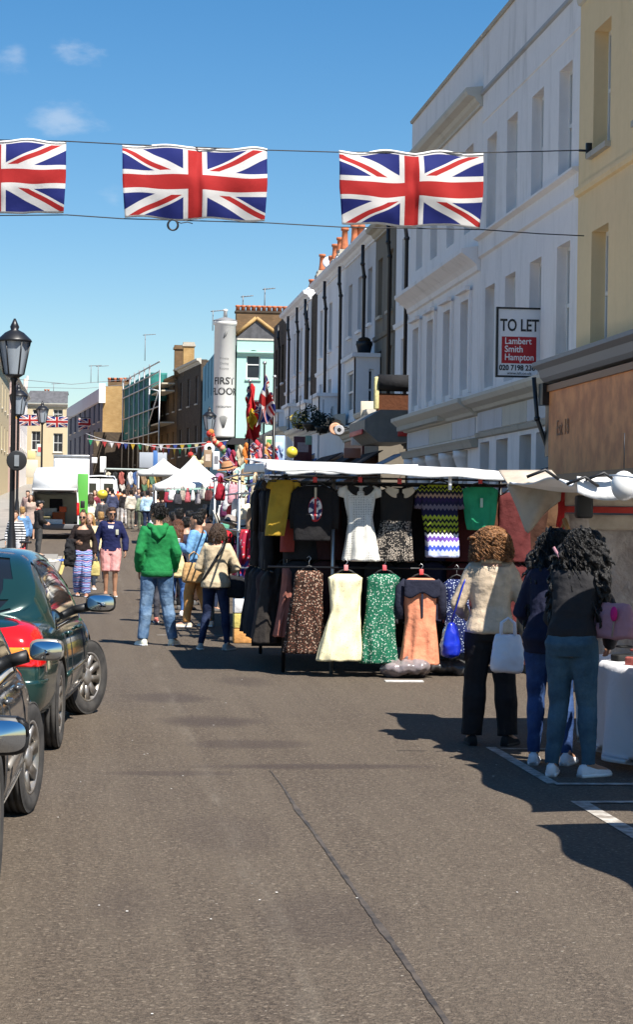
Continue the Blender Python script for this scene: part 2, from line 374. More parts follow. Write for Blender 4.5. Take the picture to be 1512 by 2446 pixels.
road = strip('road', -400, 400, -60, 1200, M['road'])
def pavement(name, x0, x1, y0, y1, kerb_x):
    p = strip(name, x0, x1, y0, y1, M['paving'], 0.12, 0.2)
    s = 1 if kerb_x == x1 else -1; b = MB(); y = y0; L = 0.9
    first = None; n = 0
    while y + L <= min(y1, y0 + 110):        # kerb stones
        if first is None:
            kb = MB(); kb.bbox(-0.075, 0.075, 0.006, L - 0.006, -0.05, 0.128, 0.012); first = kb.build('kerb_stone', M['kerb'], p); k = first
        else: k = first.copy(); C.objects.link(k)
        k.location = (kerb_x + s * 0.078, y, gz(y)); y += L; n += 1
    return p
pavement('right_pavement', 5.0, 8.7, 12, 118, 5.0)
pavement('left_pavement', -9.0, -2.35, -6, 57, -2.35)
pavement('pavement_buildout', -9.0, -1.0, 57.2, 68, -1.0)
strip('left_far_pavement', -9.0, -2.9, 68.2, 230, M['paving'], 0.12, 0.2)
def line(name, pts, wd, m, lift=0.004):
    b = MB()
    for (a, c) in zip(pts, pts[1:]):
        a, c = V((*a, 0)), V((*c, 0)); d = (c - a).normalized(); q = V((-d.y, d.x, 0)) * wd / 2; a = a - d * wd / 2
        L = (c - a).length; k = max(1, int(L / 2.0))
        for i in range(k):
            e, f = a + (c - a) * i / k, a + (c - a) * (i + 1) / k
            b.add([(v.x, v.y, gz(v.y) + lift) for v in (e - q, f - q, f + q, e + q)], [(0, 1, 2, 3)])
        lift += 0.0015
    return b.build(name, m, road)
line('bay_marking', [(3.0, 15.35), (3.0, 13.28)], 0.08, M['roadpaint']); line('bay_marking', [(3.05, 13.25), (5.0, 13.25)], 0.09, M['roadpaint'], 0.006)
line('bay_marking', [(2.97, 12.4), (2.97, 5.5)], 0.1, M['roadpaint']); line('bay_marking', [(3.03, 12.4), (5.0, 12.4)], 0.08, M['roadpaint'], 0.006)
line('bay_marking', [(3.4, 15.25), (3.05, 15.27)], 0.07, M['roadpaint'], 0.007)
line('kerbside_line', [(-0.78, 57), (-0.78, 76)], 0.1, M['yellowpaint']); line('kerbside_line', [(1.0, 29.6), (1.9, 29.6)], 0.07, M['roadpaint'])
sb = MB(); random.seed(3); L_, R_ = [], []
for i in range(150):
    y = 2.5 + i * 0.077; wv = noise.noise(V((0, y * 0.8, 3))) * 0.011; th = 0.007 + 0.013 * abs(noise.noise(V((5, y * 1.7, 0)))) + 0.005 * random.random()
    if y > 12.5: th *= max(0.15, (14.1 - y) / 1.6)
    L_.append(V((1.225 + wv - th, y, 0.004))); R_.append(V((1.225 + wv + th, y, 0.004)))
sb.loft([[a, b] for a, b in zip(L_, R_)], cap=False, close=False, smooth=False); sb.f = [tuple(reversed(f)) for f in sb.f]; sb.build('tar_seam', M['tar'], road)
# litter and chewing-gum spots on the road
lb = MB(); random.seed(11)
for i in range(70):
    y = random.uniform(6.5, 40); x = random.uniform(-0.2, 3.0); r = random.uniform(0.003, 0.009); a0 = random.random() * 6
    lb.add([(x + r * math.cos(a0 + k * 1.05) * random.uniform(.6, 1.2), y + 1.5 * r * math.sin(a0 + k * 1.05), 0.005) for k in range(6)], [tuple(range(6))])
tag(lb.build('road_litter', mat('litter', (0.6, 0.58, 0.54), 0.8), None), 'tiny pale scraps and gum spots strewn over the road', 'litter', kind='stuff')

# ================================================================== building blocks
def facade(parent, O, u, n, L, H, rects, m, reveal=0.16, name='wall', thick=0.4, topcap=True):
    """wall with real openings; O lower corner (world), u along, n outward; rects (s0,s1,t0,t1)"""
    O, u, n = V(O), V(u), V(n); b = MB(); zz = V((0, 0, 1))
    at = lambda s, t, d=0: O + u * s + zz * t - n * d
    ss = sorted({0, L, *[q for r in rects for q in r[:2]]}); ts = sorted({0, H, *[q for r in rects for q in r[2:4]]})
    for i in range(len(ss) - 1):
        for j in range(len(ts) - 1):
            cs, ct = (ss[i] + ss[i + 1]) / 2, (ts[j] + ts[j + 1]) / 2
            if any(r[0] < cs < r[1] and r[2] < ct < r[3] for r in rects): continue
            b.add([at(ss[i], ts[j]), at(ss[i + 1], ts[j]), at(ss[i + 1], ts[j + 1]), at(ss[i], ts[j + 1])], [(0, 1, 2, 3)])
    for r in rects:
        s0, s1, t0, t1 = r[:4]; q = [(s0, t0), (s1, t0), (s1, t1), (s0, t1)]
        for a, c in zip(q, q[1:] + q[:1]): b.add([at(*a), at(*c), at(*c, reveal + .06), at(*a, reveal + .06)], [(0, 1, 2, 3)])
    q = [(0, 0), (L, 0), (L, H), (0, H)]
    for a, c in zip(q, q[1:] + q[:1]): b.add([at(*a), at(*c), at(*c, thick), at(*a, thick)], [(3, 2, 1, 0)])
    return b.build(name, m, parent, True)
def window(parent, O, u, n, r, mf=None, mg=None, reveal=0.16, bars=1, sill=True, msill=None, rail=True):
    O, u, n = V(O), V(u), V(n); zz = V((0, 0, 1)); s0, s1, t0, t1 = r[:4]; b = MB(); e = 0.07
    def bar(a0, a1, c0, c1, d0, d1):
        vs = [O + u * s + zz * t - n * d for t in (c0, c1) for d in (d0, d1) for s in (a0, a1)]
        b.add(vs, [(0, 2, 3, 1), (4, 5, 7, 6), (0, 1, 5, 4), (1, 3, 7, 5), (3, 2, 6, 7), (2, 0, 4, 6)])
    d0, d1 = reveal - 0.02, reveal + 0.04
    bar(s0 + .002, s0 + e, t0 + .002, t1 - .002, d0, d1); bar(s1 - e, s1 - .002, t0 + .002, t1 - .002, d0, d1)
    bar(s0 + e, s1 - e, t0 + .002, t0 + e + .02, d0, d1); bar(s0 + e, s1 - e, t1 - e, t1 - .002, d0, d1)
    if rail: bar(s0 + e, s1 - e, (t0 + t1) / 2 - .03, (t0 + t1) / 2 + .03, d0 - .01, d1)
    for k in range(bars): c = s0 + (s1 - s0) * (k + 1) / (bars + 1); bar(c - .018, c + .018, t0 + e, t1 - e, d0 + .012, d1 - .002)
    w_ = b.build('window', mf or M['frame'], parent, True)
    g = MB(); g.add([O + u * s - n * (reveal + .03) + zz * t for s, t in ((s0, t0), (s1, t0), (s1, t1), (s0, t1))], [(0, 1, 2, 3)])
    g.v = [p - V(parent.location) for p in g.v]; g.build('pane', mg or M['glass'], w_)
    if sill:
        k = MB(); vs = [O + u * s + zz * t - n * d for t in (t0 - .09, t0 - .004) for d in (-.09, reveal - .03) for s in (s0 - .06, s1 + .06)]
        vs = [p - V(parent.location) for p in vs]
        k.add(vs, [(0, 2, 3, 1), (4, 5, 7, 6), (0, 1, 5, 4), (1, 3, 7, 5), (3, 2, 6, 7), (2, 0, 4, 6)]); k.build('sill', msill or M['stone_l'], w_)
    return w_
def moulding(parent, O, u, n, L, prof, m, name='cornice'):      # profile (out, up) swept along u
    O, u, n = V(O), V(u), V(n); zz = V((0, 0, 1)); b = MB()
    b.loft([[O + u * s + n * p[0] + zz * p[1] for p in prof] for s in (0, L)], smooth=False); o = b.build(name, m, parent, True); clean(o.data); return o
CORN = [(0, 0), (.06, 0), (.06, .06), (.12, .1), (.16, .18), (.3, .22), (.34, .3), (.34, .36), (0, .4)]
BAND = [(0, 0), (.05, .02), (.07, .08), (.07, .3), (.09, .34), (0, .38)]
YU, XN = (0, 1, 0), (-1, 0, 0)                     # facades on the right side run along +Y and look to -X
def pipe(parent, pts, r=0.055, m=None, name='drainpipe'):
    b = MB(); b.tube(pts, r, 8)
    for p in pts[1:-1]: b.ell(p, r * 1.5, 8, 5)
    return b.build(name, m or M['black'], parent, True)
def rest_of_building(parent, x0, x1, y0, y1, z0, z1, m, roof=None, name='back_wall'):
    b = MB(); b.box(x0, x1, y0 + .003, y1 - .003, z0, z1 - .02); b.build(name, m, parent, True)
    if roof: b = MB(); b.box(x0 - .3, x1, y0, y1, z1 - .018, z1 + .04); b.build('roof', roof, parent, True)
XF = 7.6
# ------------------------------------------------------------------ the big white building, right-hand house
def centres(cs, wd, z0, z1, y0): return [(c - wd / 2 - y0, c + wd / 2 - y0, z0, z1) for c in cs]
y0, y1 = 32.22, 40.75
B = thing('terrace_house', 'plain white rendered building with deep bare window openings and the TO LET board', 'building', (XF, y0, 0))
cs = (33.45, 35.6, 37.8, 39.75)
up2 = centres(cs, .95, 7.25, 9.1, y0); up1 = centres(cs, .95, 4.25, 6.2, y0)
shop = [(34.2 - y0, 35.35 - y0, .7, 3.2), (35.75 - y0, 36.75 - y0, .7, 3.2), (37.8 - y0, 38.9 - y0, .7, 3.2), (39.6 - y0, 40.55 - y0, .7, 3.2), (32.75 - y0, 33.75 - y0, .7, 2.75)]
O = (XF, y0, 0); facade(B, O, YU, XN, y1 - y0, 11.2, up2 + up1 + shop, M['white'], 0.19)
for r in up2 + up1: window(B, O, YU, XN, r, reveal=.19, sill=False)
for r in shop: window(B, O, YU, XN, r, M['pale'], M['glass2'], reveal=.3, sill=False, rail=False, bars=0)
moulding(B, O + V((0, 0, 6.83)) if isinstance(O, V) else (XF, y0, 6.83), YU, XN, y1 - y0, [(0, 0), (.06, .03), (.06, .34), (.16, .38), (.16, .42), (0, .44)], M['white'], 'sill_band')
moulding(B, (XF, y0, 10.05), YU, XN, y1 - y0, [(0, 0), (.05, .02), (.05, .08), (0, .1)], M['grey'], 'string_course')
moulding(B, (XF, y0, 9.5), YU, XN, y1 - y0, [(0, 0), (.02, .01), (.02, .04), (0, .05)], M['white'], 'string_course')
moulding(B, (XF, y0, 11.2), YU, XN, y1 - y0, [(-.4, 0), (.04, 0), (.06, .06), (-.4, .08)], M['stone'], 'coping')
moulding(B, (XF, y0 + .25, 3.82), YU, XN, y1 - y0 - .25, [(0, -.02), (.1, 0), (.14, .06), (.3, .12), (.36, .2), (.36, .26), (0, .33)], M['stone_l'])
moulding(B, (XF, y0 + .25, 3.28), YU, XN, y1 - y0 - .25, [(0, 0), (.06, .02), (.08, .1), (.04, .12), (0, .13)], M['stone'], 'fascia_moulding')
for ya, yb, mm in ((33.0, 36.0, 'pale'), (36.05, 38.2, 'stone_l'), (38.25, 40.7, 'pale')):
    b = MB(); b.box(XF - .03, XF - .001, ya, yb, 3.42, 3.79); b.build('fascia_panel', M[mm], B, True)
rest_of_building(B, XF + .42, 15, y0, y1, 0, 11.2, M['brick_b'], M['slate'])
pipe(B, [(XF - .12, 33.05, 4.0), (XF - .12, 33.05, 3.4), (XF - .1, 33.1, 0.2)], .04); pipe(B, [(XF - .06, 33.2, 2.6), (XF - .06, 36, 2.5), (XF - .06, 40.6, 2.45)], .012, name='cable')
# ------------------------------------------------------------------ left-hand house
y0, y1 = 40.77, 50.0
B = thing('terrace_house', 'white house with heavy cornice, framed windows and columned shopfront, beside dark drainpipe', 'building', (XF, y0, 0))
cs = (42.2, 44.35, 46.55, 48.65); up2 = centres(cs, .95, 7.55, 9.3, y0); up1 = centres(cs, .85, 4.35, 6.15, y0); O = (XF, y0, 0)
facade(B, O, YU, XN, y1 - y0, 11.2, up2 + up1 + [(1.1, 8.9, .5, 3.1)], M['white'], 0.17)
for r in up2 + up1: window(B, O, YU, XN, r, reveal=.17, sill=False)
for r in up1:                                         # architraves with a small hood
    b = MB(); s0, s1, t0, t1 = r; X = XF
    for a, c, d, e in ((s0 - .16, s0 - .002, t0 - .1, t1 + .16), (s1 + .002, s1 + .16, t0 - .1, t1 + .16), (s0 - .002, s1 + .002, t1 + .002, t1 + .16)):
        b.box(X - .06, X - .001, y0 + a, y0 + c, d, e)
    b.box(X - .16, X - .061, y0 + s0 - .2, y0 + s1 + .2, t1 + .162, t1 + .24); b.build('architrave', M['white'], B, True)
moulding(B, (XF, y0, 6.6), YU, XN, y1 - y0, [(0, 0), (.06, .02), (.08, .12), (.16, .2), (.3, .3), (.38, .36), (.38, .44), (0, .5)], M['white'])
moulding(B, (XF, y0, 9.85), YU, XN, y1 - y0, CORN, M['stone_l']); moulding(B, (XF, y0, 11.2), YU, XN, y1 - y0, [(-.4, 0), (.04, 0), (.06, .06), (-.4, .08)], M['stone'], 'coping')
moulding(B, (XF, y0, 3.8), YU, XN, y1 - y0, [(0, -.06), (.1, -.04), (.14, .02), (.3, .1), (.42, .2), (.42, .28), (0, .34)], M['stone_l'])
d0 = None
for k in range(34):
    y = y0 + 3.2 + k * .175
    if d0 is None: b = MB(); b.box(-.3, -.14, 0, .09, 3.78, 3.885); d0 = b.build('dentil', M['stone_l'], B); q = d0
    else: q = d0.copy(); C.objects.link(q)
    q.location = (0, y - y0, 0)
for ya, yb, mm in ((41.0, 43.6, 'pale'), (43.65, 46.6, 'stone_l'), (46.65, 49.9, 'pale')):
    b = MB(); b.box(XF - .03, XF - .001, ya, yb, 3.36, 3.72); b.build('fascia_panel', M[mm], B, True)
moulding(B, (XF, y0, 3.12), YU, XN, y1 - y0, [(0, 0), (.12, .0), (.16, .1), (.2, .16), (0, .2)], M['stone'], 'architrave_beam')
for y in (42.6, 44.4, 46.2, 48.0, 49.4):
    b = MB(); b.lathe([(.27, 0), (.27, .2), (.22, .26), (.22, .3), (.2, 1.2), (.175, 2.6), (.2, 2.64), (.2, 2.68), (.19, 2.7), (.24, 2.82), (.29, 2.96), (.3, 2.97), (.3, 3.1)], (XF + .12, y, 0), 16); b.build('column', M['white'], B, True)
b = MB(); b.box(XF + .9, XF + .95, 41, 50, 0, 3.1); b.build('shop_glazing', M['glass2'], B, True)
rest_of_building(B, XF + .96, 15, y0, y1, 0, 11.2, M['brick_b'], M['slate'])
# ------------------------------------------------------------------ yellow building on the near right
y0, y1 = 19.0, 32.2
B = thing('terrace_house', 'pale yellow rendered building with wooden shopfront board at the right edge', 'building', (XF, y0, 0))
O = (XF - .06, y0, 0); cs = (20.2, 22.9, 25.5, 28.1, 30.75); up2 = centres(cs, 1.05, 7.3, 9.15, y0); up1 = centres(cs, 1.05, 4.2, 6.1, y0)
facade(B, O, YU, XN, y1 - y0, 11.0, up2 + up1, M['yellow'], 0.28)
for r in up2 + up1: window(B, O, YU, XN, r, reveal=.24, sill=True, msill=M['stone'])
moulding(B, (XF - .06, y0, 6.75), YU, XN, y1 - y0, BAND[:3] + [(.07, .14), (0, .18)], M['yellow'], 'string_course'); moulding(B, (XF - .06, y0, 9.75), YU, XN, y1 - y0, BAND[:3] + [(.07, .14), (0, .18)], M['stone_l'], 'string_course')
rest_of_building(B, XF + .35, 15, y0, y1, 0, 11.0, M['brick_b'], M['slate'])
M['wood'] = mat('varnished_wood', (0.85, 0.32, 0.1), 0.6, c2=(0.55, 0.17, 0.045), vs=2.2); n = Nodes(M['wood'])
b = MB(); b.box(XF - .5, XF - .062, y0, 32.1, 2.35, 3.78); b.build('shop_fascia', M['wood'], B, True)
for z in (2.3, 3.7):
    b = MB(); b.box(XF - .54, XF - .501, y0, 32.1, z, z + .1); b.build('fascia_trim', mat('dark_wood', (.22, .09, .03), .5), B, True)
moulding(B, (XF - .062, y0, 3.85), YU, XN, 32.2 - y0, [(0, 0), (.5, 0), (.56, .06), (.6, .18), (.7, .24), (.7, .3), (0, .4)], M['lead'])
b = MB(); b.box(XF - .48, XF - .07, 32.12, 32.45, 2.7, 3.84); b.box(XF - .6, XF - .07, 32.12, 32.42, 3.5, 3.84); b.build('cornice_bracket', M['black'], B, True)
pipe(B, [(XF - .66, 32.5, 3.95), (XF - .6, 32.5, 3.3), (XF - .35, 32.45, 2.6), (XF - .3, 32.4, 2.2), (XF - .3, 32.4, .2)], .035)
b = MB(); b.box(XF - .3, XF - .07, y0, 32.1, 0, 2.28); b.build('shopfront', M['dark'], B, True)
for t, z, sz in (('Est 18', 3.1, .34), ('ANTIQUES', 2.78, .0)):
    if sz: text_mesh(t, sz, mat('faded_paint', (0.27, 0.11, 0.04), .6), 'lettering', B, (-.507, 31.1 - y0, z), (R(90), 0, R(-90)), .002)
# ------------------------------------------------------------------ receding terrace beyond
X2 = 8.6
houses = [  # y0, y1, wall, top, label, window columns, pipes
    (56.0, 59.25, 'white2', 10.6, 'narrow white house just past the columned shop, with ornate iron bracket below', 1, (56.3,)),
    (59.3, 63.6, 'dirty', 10.5, 'sooty dark house front squeezed between two white houses', 2, (59.55,)),
    (63.65, 71.1, 'pale', 10.55, 'pale grey house with black swan-neck drainpipe and white projecting bay', 3, (65.2,)),
    (71.15, 80.2, 'white2', 10.6, 'bluish white house with two tall black drainpipes below the chimneys', 3, (71.4, 76.0)),
    (80.25, 82.4, 'brick_d', 10.4, 'thin strip of dark brick between two white houses', 0, (82.3,)),
    (82.45, 93.0, 'white2', 10.65, 'bluish white house with three black drainpipes, farthest of the white terrace', 4, (82.9, 86.3, 90.2)),
    (93.05, 99.6, 'brick_d', 10.7, 'dark brick corner house ending the terrace beside the mint building', 2, (95.0,))]
for (a, c, mm, top, lab, nc, pipes) in houses:
    B = thing('terrace_house', lab, 'building', (X2, a, 0), group=None); L = c - a; O = (X2, a, 0)
    rects = []
    for k in range(nc):
        s = L * (k + .5) / nc; rects += [(s - .48, s + .48, 7.75, 9.5), (s - .48, s + .48, 4.7, 6.7)]
    facade(B, O, YU, XN, L, top, rects, M[mm], .15)
    for r in rects: window(B, O, YU, XN, r, reveal=.15, msill=M['white2'] if mm != 'dirty' else M['stone'])
    if mm != 'brick_d':
        moulding(B, (X2, a, top - .35), YU, XN, L, CORN, M['white2'] if mm != 'dirty' else M['stone']); moulding(B, (X2, a, 7.05), YU, XN, L, [(0, 0), (.06, .02), (.08, .14), (0, .18)], M[mm], 'string_course')
        moulding(B, (X2, a, 3.9), YU, XN, L, CORN, M['stone_l'])
    for y in pipes: pipe(B, [(X2 - .2, y, top - .3), (X2 - .2, y, top - .9), (X2 - .14, y + .05, top - 1.3), (X2 - .14, y + .05, 1)], .055)
    rest_of_building(B, X2 + .42, 16, a, c, 0, top - .1, M['brick_b'])
    b = MB(); b.add([(X2 + .1, a, top + .02), (X2 + .1, c, top + .02), (12, c, top + .7), (12, a, top + .7), (16, c, top - .3), (16, a, top - .3)], [(0, 1, 2, 3), (3, 2, 4, 5)]); b.build('roof', M['slate'], B, True)
# chimneys: a stack on each party wall
def chimney(px, py_top, y, wpx, npots, lab, m='brick_y', pot_h=.9, stack_h=1.6):
    p = P(px, py_top, y); B = thing('chimney_stack', lab, 'chimney', (p.x, y, p.z - pot_h - stack_h)); W = wpx * y / FPX
    b = MB(); b.box(-W / 2, W / 2, -.4, .4, 0, stack_h - .3); b.build('stack', M[m], B)
    b = MB(); b.box(-W / 2 - .08, W / 2 + .08, -.48, .48, stack_h - .298, stack_h - .16); b.box(-W / 2 - .02, W / 2 + .02, -.42, .42, stack_h - .158, stack_h); b.build('cap', M['stone'] if m == 'brick_y' else M['brick_b'], B)
    for k in range(npots):
        b = MB(); x = W * ((k + .5) / npots - .5)
        b.lathe([(.16, 0), (.15, .1), (.115, pot_h * .5), (.11, pot_h - .12), (.15, pot_h - .1), (.15, pot_h), (.1, pot_h), (.1, pot_h - .2)], (x, 0, stack_h + .001), 10); b.build('pot', M['terra'], B)
    return B
chimney(770, 608, 92, 22, 1, 'yellow brick chimney with one tall orange pot, lowest of the row', pot_h=.75, stack_h=1.1)
chimney(793, 612, 88, 14, 1, 'small yellow chimney with short orange pot right of the lowest one', pot_h=.4, stack_h=1.0)
chimney(801, 584, 84, 16, 1, 'yellow chimney with one orange pot, third from the left', pot_h=.65, stack_h=1.2)
chimney(824, 545, 78, 28, 1, 'wide yellow brick chimney with the tallest orange pot', pot_h=.85, stack_h=1.6)
chimney(813, 568, 79, 10, 1, 'thin chimney with orange pot behind the tallest pot', pot_h=.6, stack_h=.9)
chimney(855, 538, 72, 30, 2, 'yellow chimney with two orange pots just under the right flag', pot_h=.8, stack_h=1.3)
chimney(745, 668, 95, 12, 1, 'little dark chimney with short red pot at the terrace end', 'brick_d', .4, .8)
dishes = [(786, 628, 88, 'white satellite dish on the roof edge beside the chimneys'), (742, 700, 93, 'white satellite dish on the cornice of the far white house'), (813, 632, 82, 'white satellite dish under the tall chimney')]
for px, py, y, lab in dishes:
    p = P(px, py, y); B = thing('satellite_dish', lab, 'satellite dish', p); b = MB()
    b.lathe([(.02, .06), (.2, .04), (.28, 0), (.28, -.02), (.2, .015), (.02, .03)], seg=14, M=Matrix.Rotation(R(75), 3, 'X')); b.build('dish', M['whitep'], B)
    b = MB(); b.tube([(0, 0, 0), (0, .1, -.2), (.05, .2, -.6)], .03, 6); b.build('arm', M['steel'], B)
# ------------------------------------------------------------------ mint corner building with the white round tower
yM = 120.0; pm = lambda px, py: P(px, py, yM)
zp = pm(600, 812).z; B = thing('corner_building', 'mint green corner building with arched window behind the flags', 'building', (8.2, yM, 0))
zb = gz(yM); wl = pm(590, 838), pm(621, 903); x0 = 8.25; L = 4.4
O = (x0, yM, zb - .5); H = zp - zb + .5
def rel(px, py): p = pm(px, py); return p.x - x0, p.z - zb + .5
s0, t1 = rel(589, 836); s1, t0 = rel(621, 906); l0, lt1 = rel(590, 955); l1, lt0 = rel(626, 1035)
rects = [(s0, s1, t0, t1), (l0, l1, lt0, lt1)]
facade(B, O, (1, 0, 0), (0, -1, 0), L, H, rects, M['mint'], .15)
def arch(parent, O, r, mw, m):                         # fills the square head of an opening to a round arch, and the sash frame
    s0, s1, t0, t1 = r; c = (s0 + s1) / 2; rad = (s1 - s0) / 2; b = MB(); N = 10
    for sgn in (-1, 1):
        pts = [(c + sgn * rad, t1)] + [(c + sgn * rad * math.cos(k * math.pi / 2 / N), t1 - rad + rad * math.sin(k * math.pi / 2 / N)) for k in range(N + 1)]
        for k in range(1, N + 1):
            b.add([(O[0] + q[0], O[1] + dy, O[2] + q[1]) for dy in (0.0005, .14) for q in (pts[0], pts[k], pts[k + 1])], [(0, 1, 2), (3, 5, 4), (1, 4, 5, 2)])
    b.build('arch', m, parent, True)
arch(B, O, rects[0], None, M['mint'])
for r in rects: window(B, O, (1, 0, 0), (0, -1, 0), r, mg=M['glass2'], bars=0, reveal=.16, msill=M['mint'])
facade(B, (7.4, yM + .6, zb - .5), YU, XN, 20, H - .4, [(2.5 + k * 3.4, 3.6 + k * 3.4, z, z + 2.4) for k in range(5) for z in (4.6, 8.0)], M['mint_shade'], .18)
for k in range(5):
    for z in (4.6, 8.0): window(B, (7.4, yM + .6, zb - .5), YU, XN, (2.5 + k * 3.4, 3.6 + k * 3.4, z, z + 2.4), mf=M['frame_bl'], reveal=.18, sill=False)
moulding(B, (x0, yM, zp - .95), (1, 0, 0), (0, -1, 0), L, [(0, 0), (.06, .02), (.1, .12), (.2, .2), (.2, .26), (0, .3)], M['mint']); moulding(B, (x0, yM, zp - .02), (1, 0, 0), (0, -1, 0), L, [(-.4, 0), (.05, 0), (.05, .1), (-.4, .1)], M['stone_l'], 'coping')
rest_of_building(B, 8.3, 12.6, yM + .42, yM + 20, zb, zp - .5, M['brick_b'])
pa, pb, pc = P(563, 800, 121), P(612, 760, 121), P(664, 800, 121)
b = MB(); b.prism([(pa.x, pa.z - .6), (pc.x, pc.z - .6), (pc.x, pc.z), (pb.x, pb.z), (pa.x, pa.z)], 6, Matrix.Translation((0, 121, 0))); b.build('gable', M['slate'], B, True)
b = MB()
for q0, q1 in ((pa, pb), (pb, pc)): b.tube([(q0.x, 120.95, q0.z), (q1.x, 120.95, q1.z)], .12, 4)
b.build('gable_coping', M['brick_y'], B, True)
pa, pc = P(565, 742, 128), P(690, 748, 128)
Bc = thing('chimney_stack', 'long brown brick chimney wall with a row of pots behind the mint building', 'chimney', (pa.x, 128, zb + 8))
b = MB(); b.box(0, pc.x - pa.x, 0, .9, 0, pa.z - zb - 8); b.build('stack', M['brick_b'], Bc); b = MB(); b.box(-.06, pc.x - pa.x + .06, -.06, .96, pa.z - zb - 8.1, pa.z - zb - 7.98); b.build('cap', M['brick_d'], Bc)
for k in range(10):
    b = MB(); b.lathe([(.15, 0), (.12, .2), (.16, .24), (.16, .34), (.1, .34)], ((pc.x - pa.x) * (k + .35) / 10, .45, pa.z - zb - 7.97), 8); b.build('pot', M['terra'], Bc)
# tower
pt = pm(536, 900); rT = 25.5 * yM / FPX; zt = pm(536, 778).z; T = thing('round_tower', 'white round corner tower lettered FIRST FLOOR, on the mint building', 'tower', (pt.x, yM, pm(536, 1045).z))
ht = zt - T.location.z
b = MB(); b.lathe([(rT * .98, 0), (rT, .1), (rT, ht), (rT * 1.1, ht + .05), (rT * 1.1, ht + .25), (rT * 1.0, ht + .28), (rT * .2, ht + .42), (.01, ht + .46)], seg=32); b.build('shaft', M['tower'], T)
b = MB(); b.lathe([(.12, ht + .45), (.1, ht + .8), (.14, ht + .84), (.14, ht + .92), (.05, ht + .95)], seg=12); b.build('finial', M['tower'], T)
b = MB(); b.lathe([(rT * 1.13, ht + .251), (rT * 1.12, ht + .3), (rT * .3, ht + .46)], seg=32, cap=False); b.build('cap', M['lead'], T)
M['ink'] = mat('tower_lettering', (0.03, 0.03, 0.03), .7); M['inkg'] = mat('faint_lettering', (0.22, 0.22, 0.21), .7)
def tower_text(t, py, hpx, m, bold=0.0, dx=0):
    z = pm(536, py).z - T.location.z; o = text_mesh(t, hpx * yM / FPX * 1.12, m, 'lettering', T, (0, 0, 0), (0, 0, 0), .0, bold=bold)
    for q in o.data.vertices:                       # wrap round the shaft, towards the street
        a = (q.co.x + dx) / rT - R(90) - .1; q.co = V((math.cos(a) * (rT + .012), math.sin(a) * (rT + .012), z + q.co.y))
for t, py, h, m, bd in (('Private', 858, 7, 'inkg', 0), ('Dining', 870, 7, 'inkg', 0), ('Rooms', 882, 7, 'inkg', 0), ('FIRST', 912, 21, 'ink', .012), ('FLOOR', 937, 21, 'ink', .012), ('restaurant', 972, 8.5, 'inkg', 0.004)): tower_text(t, py, h, M[m], bd)
b = MB(); random.seed(5)
def on_t(a, z, k=.012): a = a - R(90) - .1; return (math.cos(a) * (rT + k), math.sin(a) * (rT + k), z)
zc = pm(536, 1008).z - T.location.z
for k in range(16):                                     # a small tree-like mark near the foot
    a0 = (k - 7.5) * .05; b.tube([on_t(a0 * .2, zc - .35), on_t(a0 * .7, zc), on_t(a0, zc + .18 + .16 * math.cos(a0 * 3))], .012, 4)
zc2 = pm(536, 800).z - T.location.z
b.build('emblem', M['inkg'], T); b = MB(); b.tube([on_t(-.1, zc2 - .25), on_t(.12, zc2 + .02), on_t(.28, zc2 + .3)], [.03, .09, .02], 5); b.build('emblem', M['inkg'], T)
b = MB(); b.box(-1.1, 4.3, -.35, .3, pm(560, 1062).z - T.location.z, -.02); b.build('shop_fascia', M['dark'], T)
# ------------------------------------------------------------------ dark brick row with the scaffold
pA, pBn = V((7.3, 141.0, 0)), V((3.45, 181.0, 0)); u = (pBn - pA); Lr = u.length; u.normalize(); nn = V((-u.y, u.x, 0))
ztop = P(470, 858, 141).z; z0r = gz(150) - 1
row = [(0, .29, 'brick_d', ztop, 'dark brick house with pale gutter beside the shade-coloured mint side wall'), (.292, .86, 'brick_b', ztop - .4, 'brown brick house behind the green scaffold net'), (.862, 1.0, 'brick_d', ztop - .5, 'sooty brick house end left of the green scaffold net')]
for a, c, mm, top, lab in row:
    o = pA + u * Lr * a; L = Lr * (c - a); B = thing('brick_house', lab, 'building', (o.x, o.y, z0r)); H = top - z0r
    rects = [(s - .5, s + .5, t, t + 1.9) for s in [L * (k + .5) / max(1, int(L / 3.2)) for k in range(max(1, int(L / 3.2)))] for t in (4.4, 7.8)]
    O = (o.x, o.y, z0r); facade(B, O, u, nn, L, H, rects, M[mm], .15)
    for r in rects: window(B, O, u, nn, r, reveal=.15, mg=M['glass2'])
    moulding(B, (o.x, o.y, top - .3), u, nn, L, CORN, M['stone_l'] if mm == 'brick_d' and a == 0 else M['brick_b'])
    b = MB(); q = o + u * L
    b.add([V((*p.xy, z)) for z in (z0r, top - .05) for p in (o - nn * .42, q - nn * .42, q - nn * 9, o - nn * 9)], [(0, 1, 5, 4), (1, 2, 6, 5), (2, 3, 7, 6), (3, 0, 4, 7), (4, 5, 6, 7)]); b.build('back_wall', M['brick_b'], B, True)
chimney(451, 815, 150, 26, 0, 'square brown chimney stack highest above the scaffold', 'brick_y', .1, 2.4); chimney(427, 822, 152, 20, 0, 'lower brown chimney stack left of the highest one', 'brick_b', .1, 2.2)
sc = thing('scaffold', 'scaffold tower wrapped in green debris netting on the brick house', 'scaffold', pA)
M['net'] = mat('debris_net', (0.02, 0.2, 0.17), 0.8, c2=(0.01, 0.1, 0.1), vs=1.2); npt = lambda t, z, d: pA + u * Lr * t + nn * d + V((0, 0, z))
zn1, zn0 = P(370, 895, 160).z, P(370, 1040, 160).z
def netf(a, c, d0, d1, zA, zB): return lambda q, v: npt(a + (c - a) * q, zA + (zB - zA) * v, d0 + (d1 - d0) * q + .12 * math.sin(q * 19) * math.sin(v * 9))
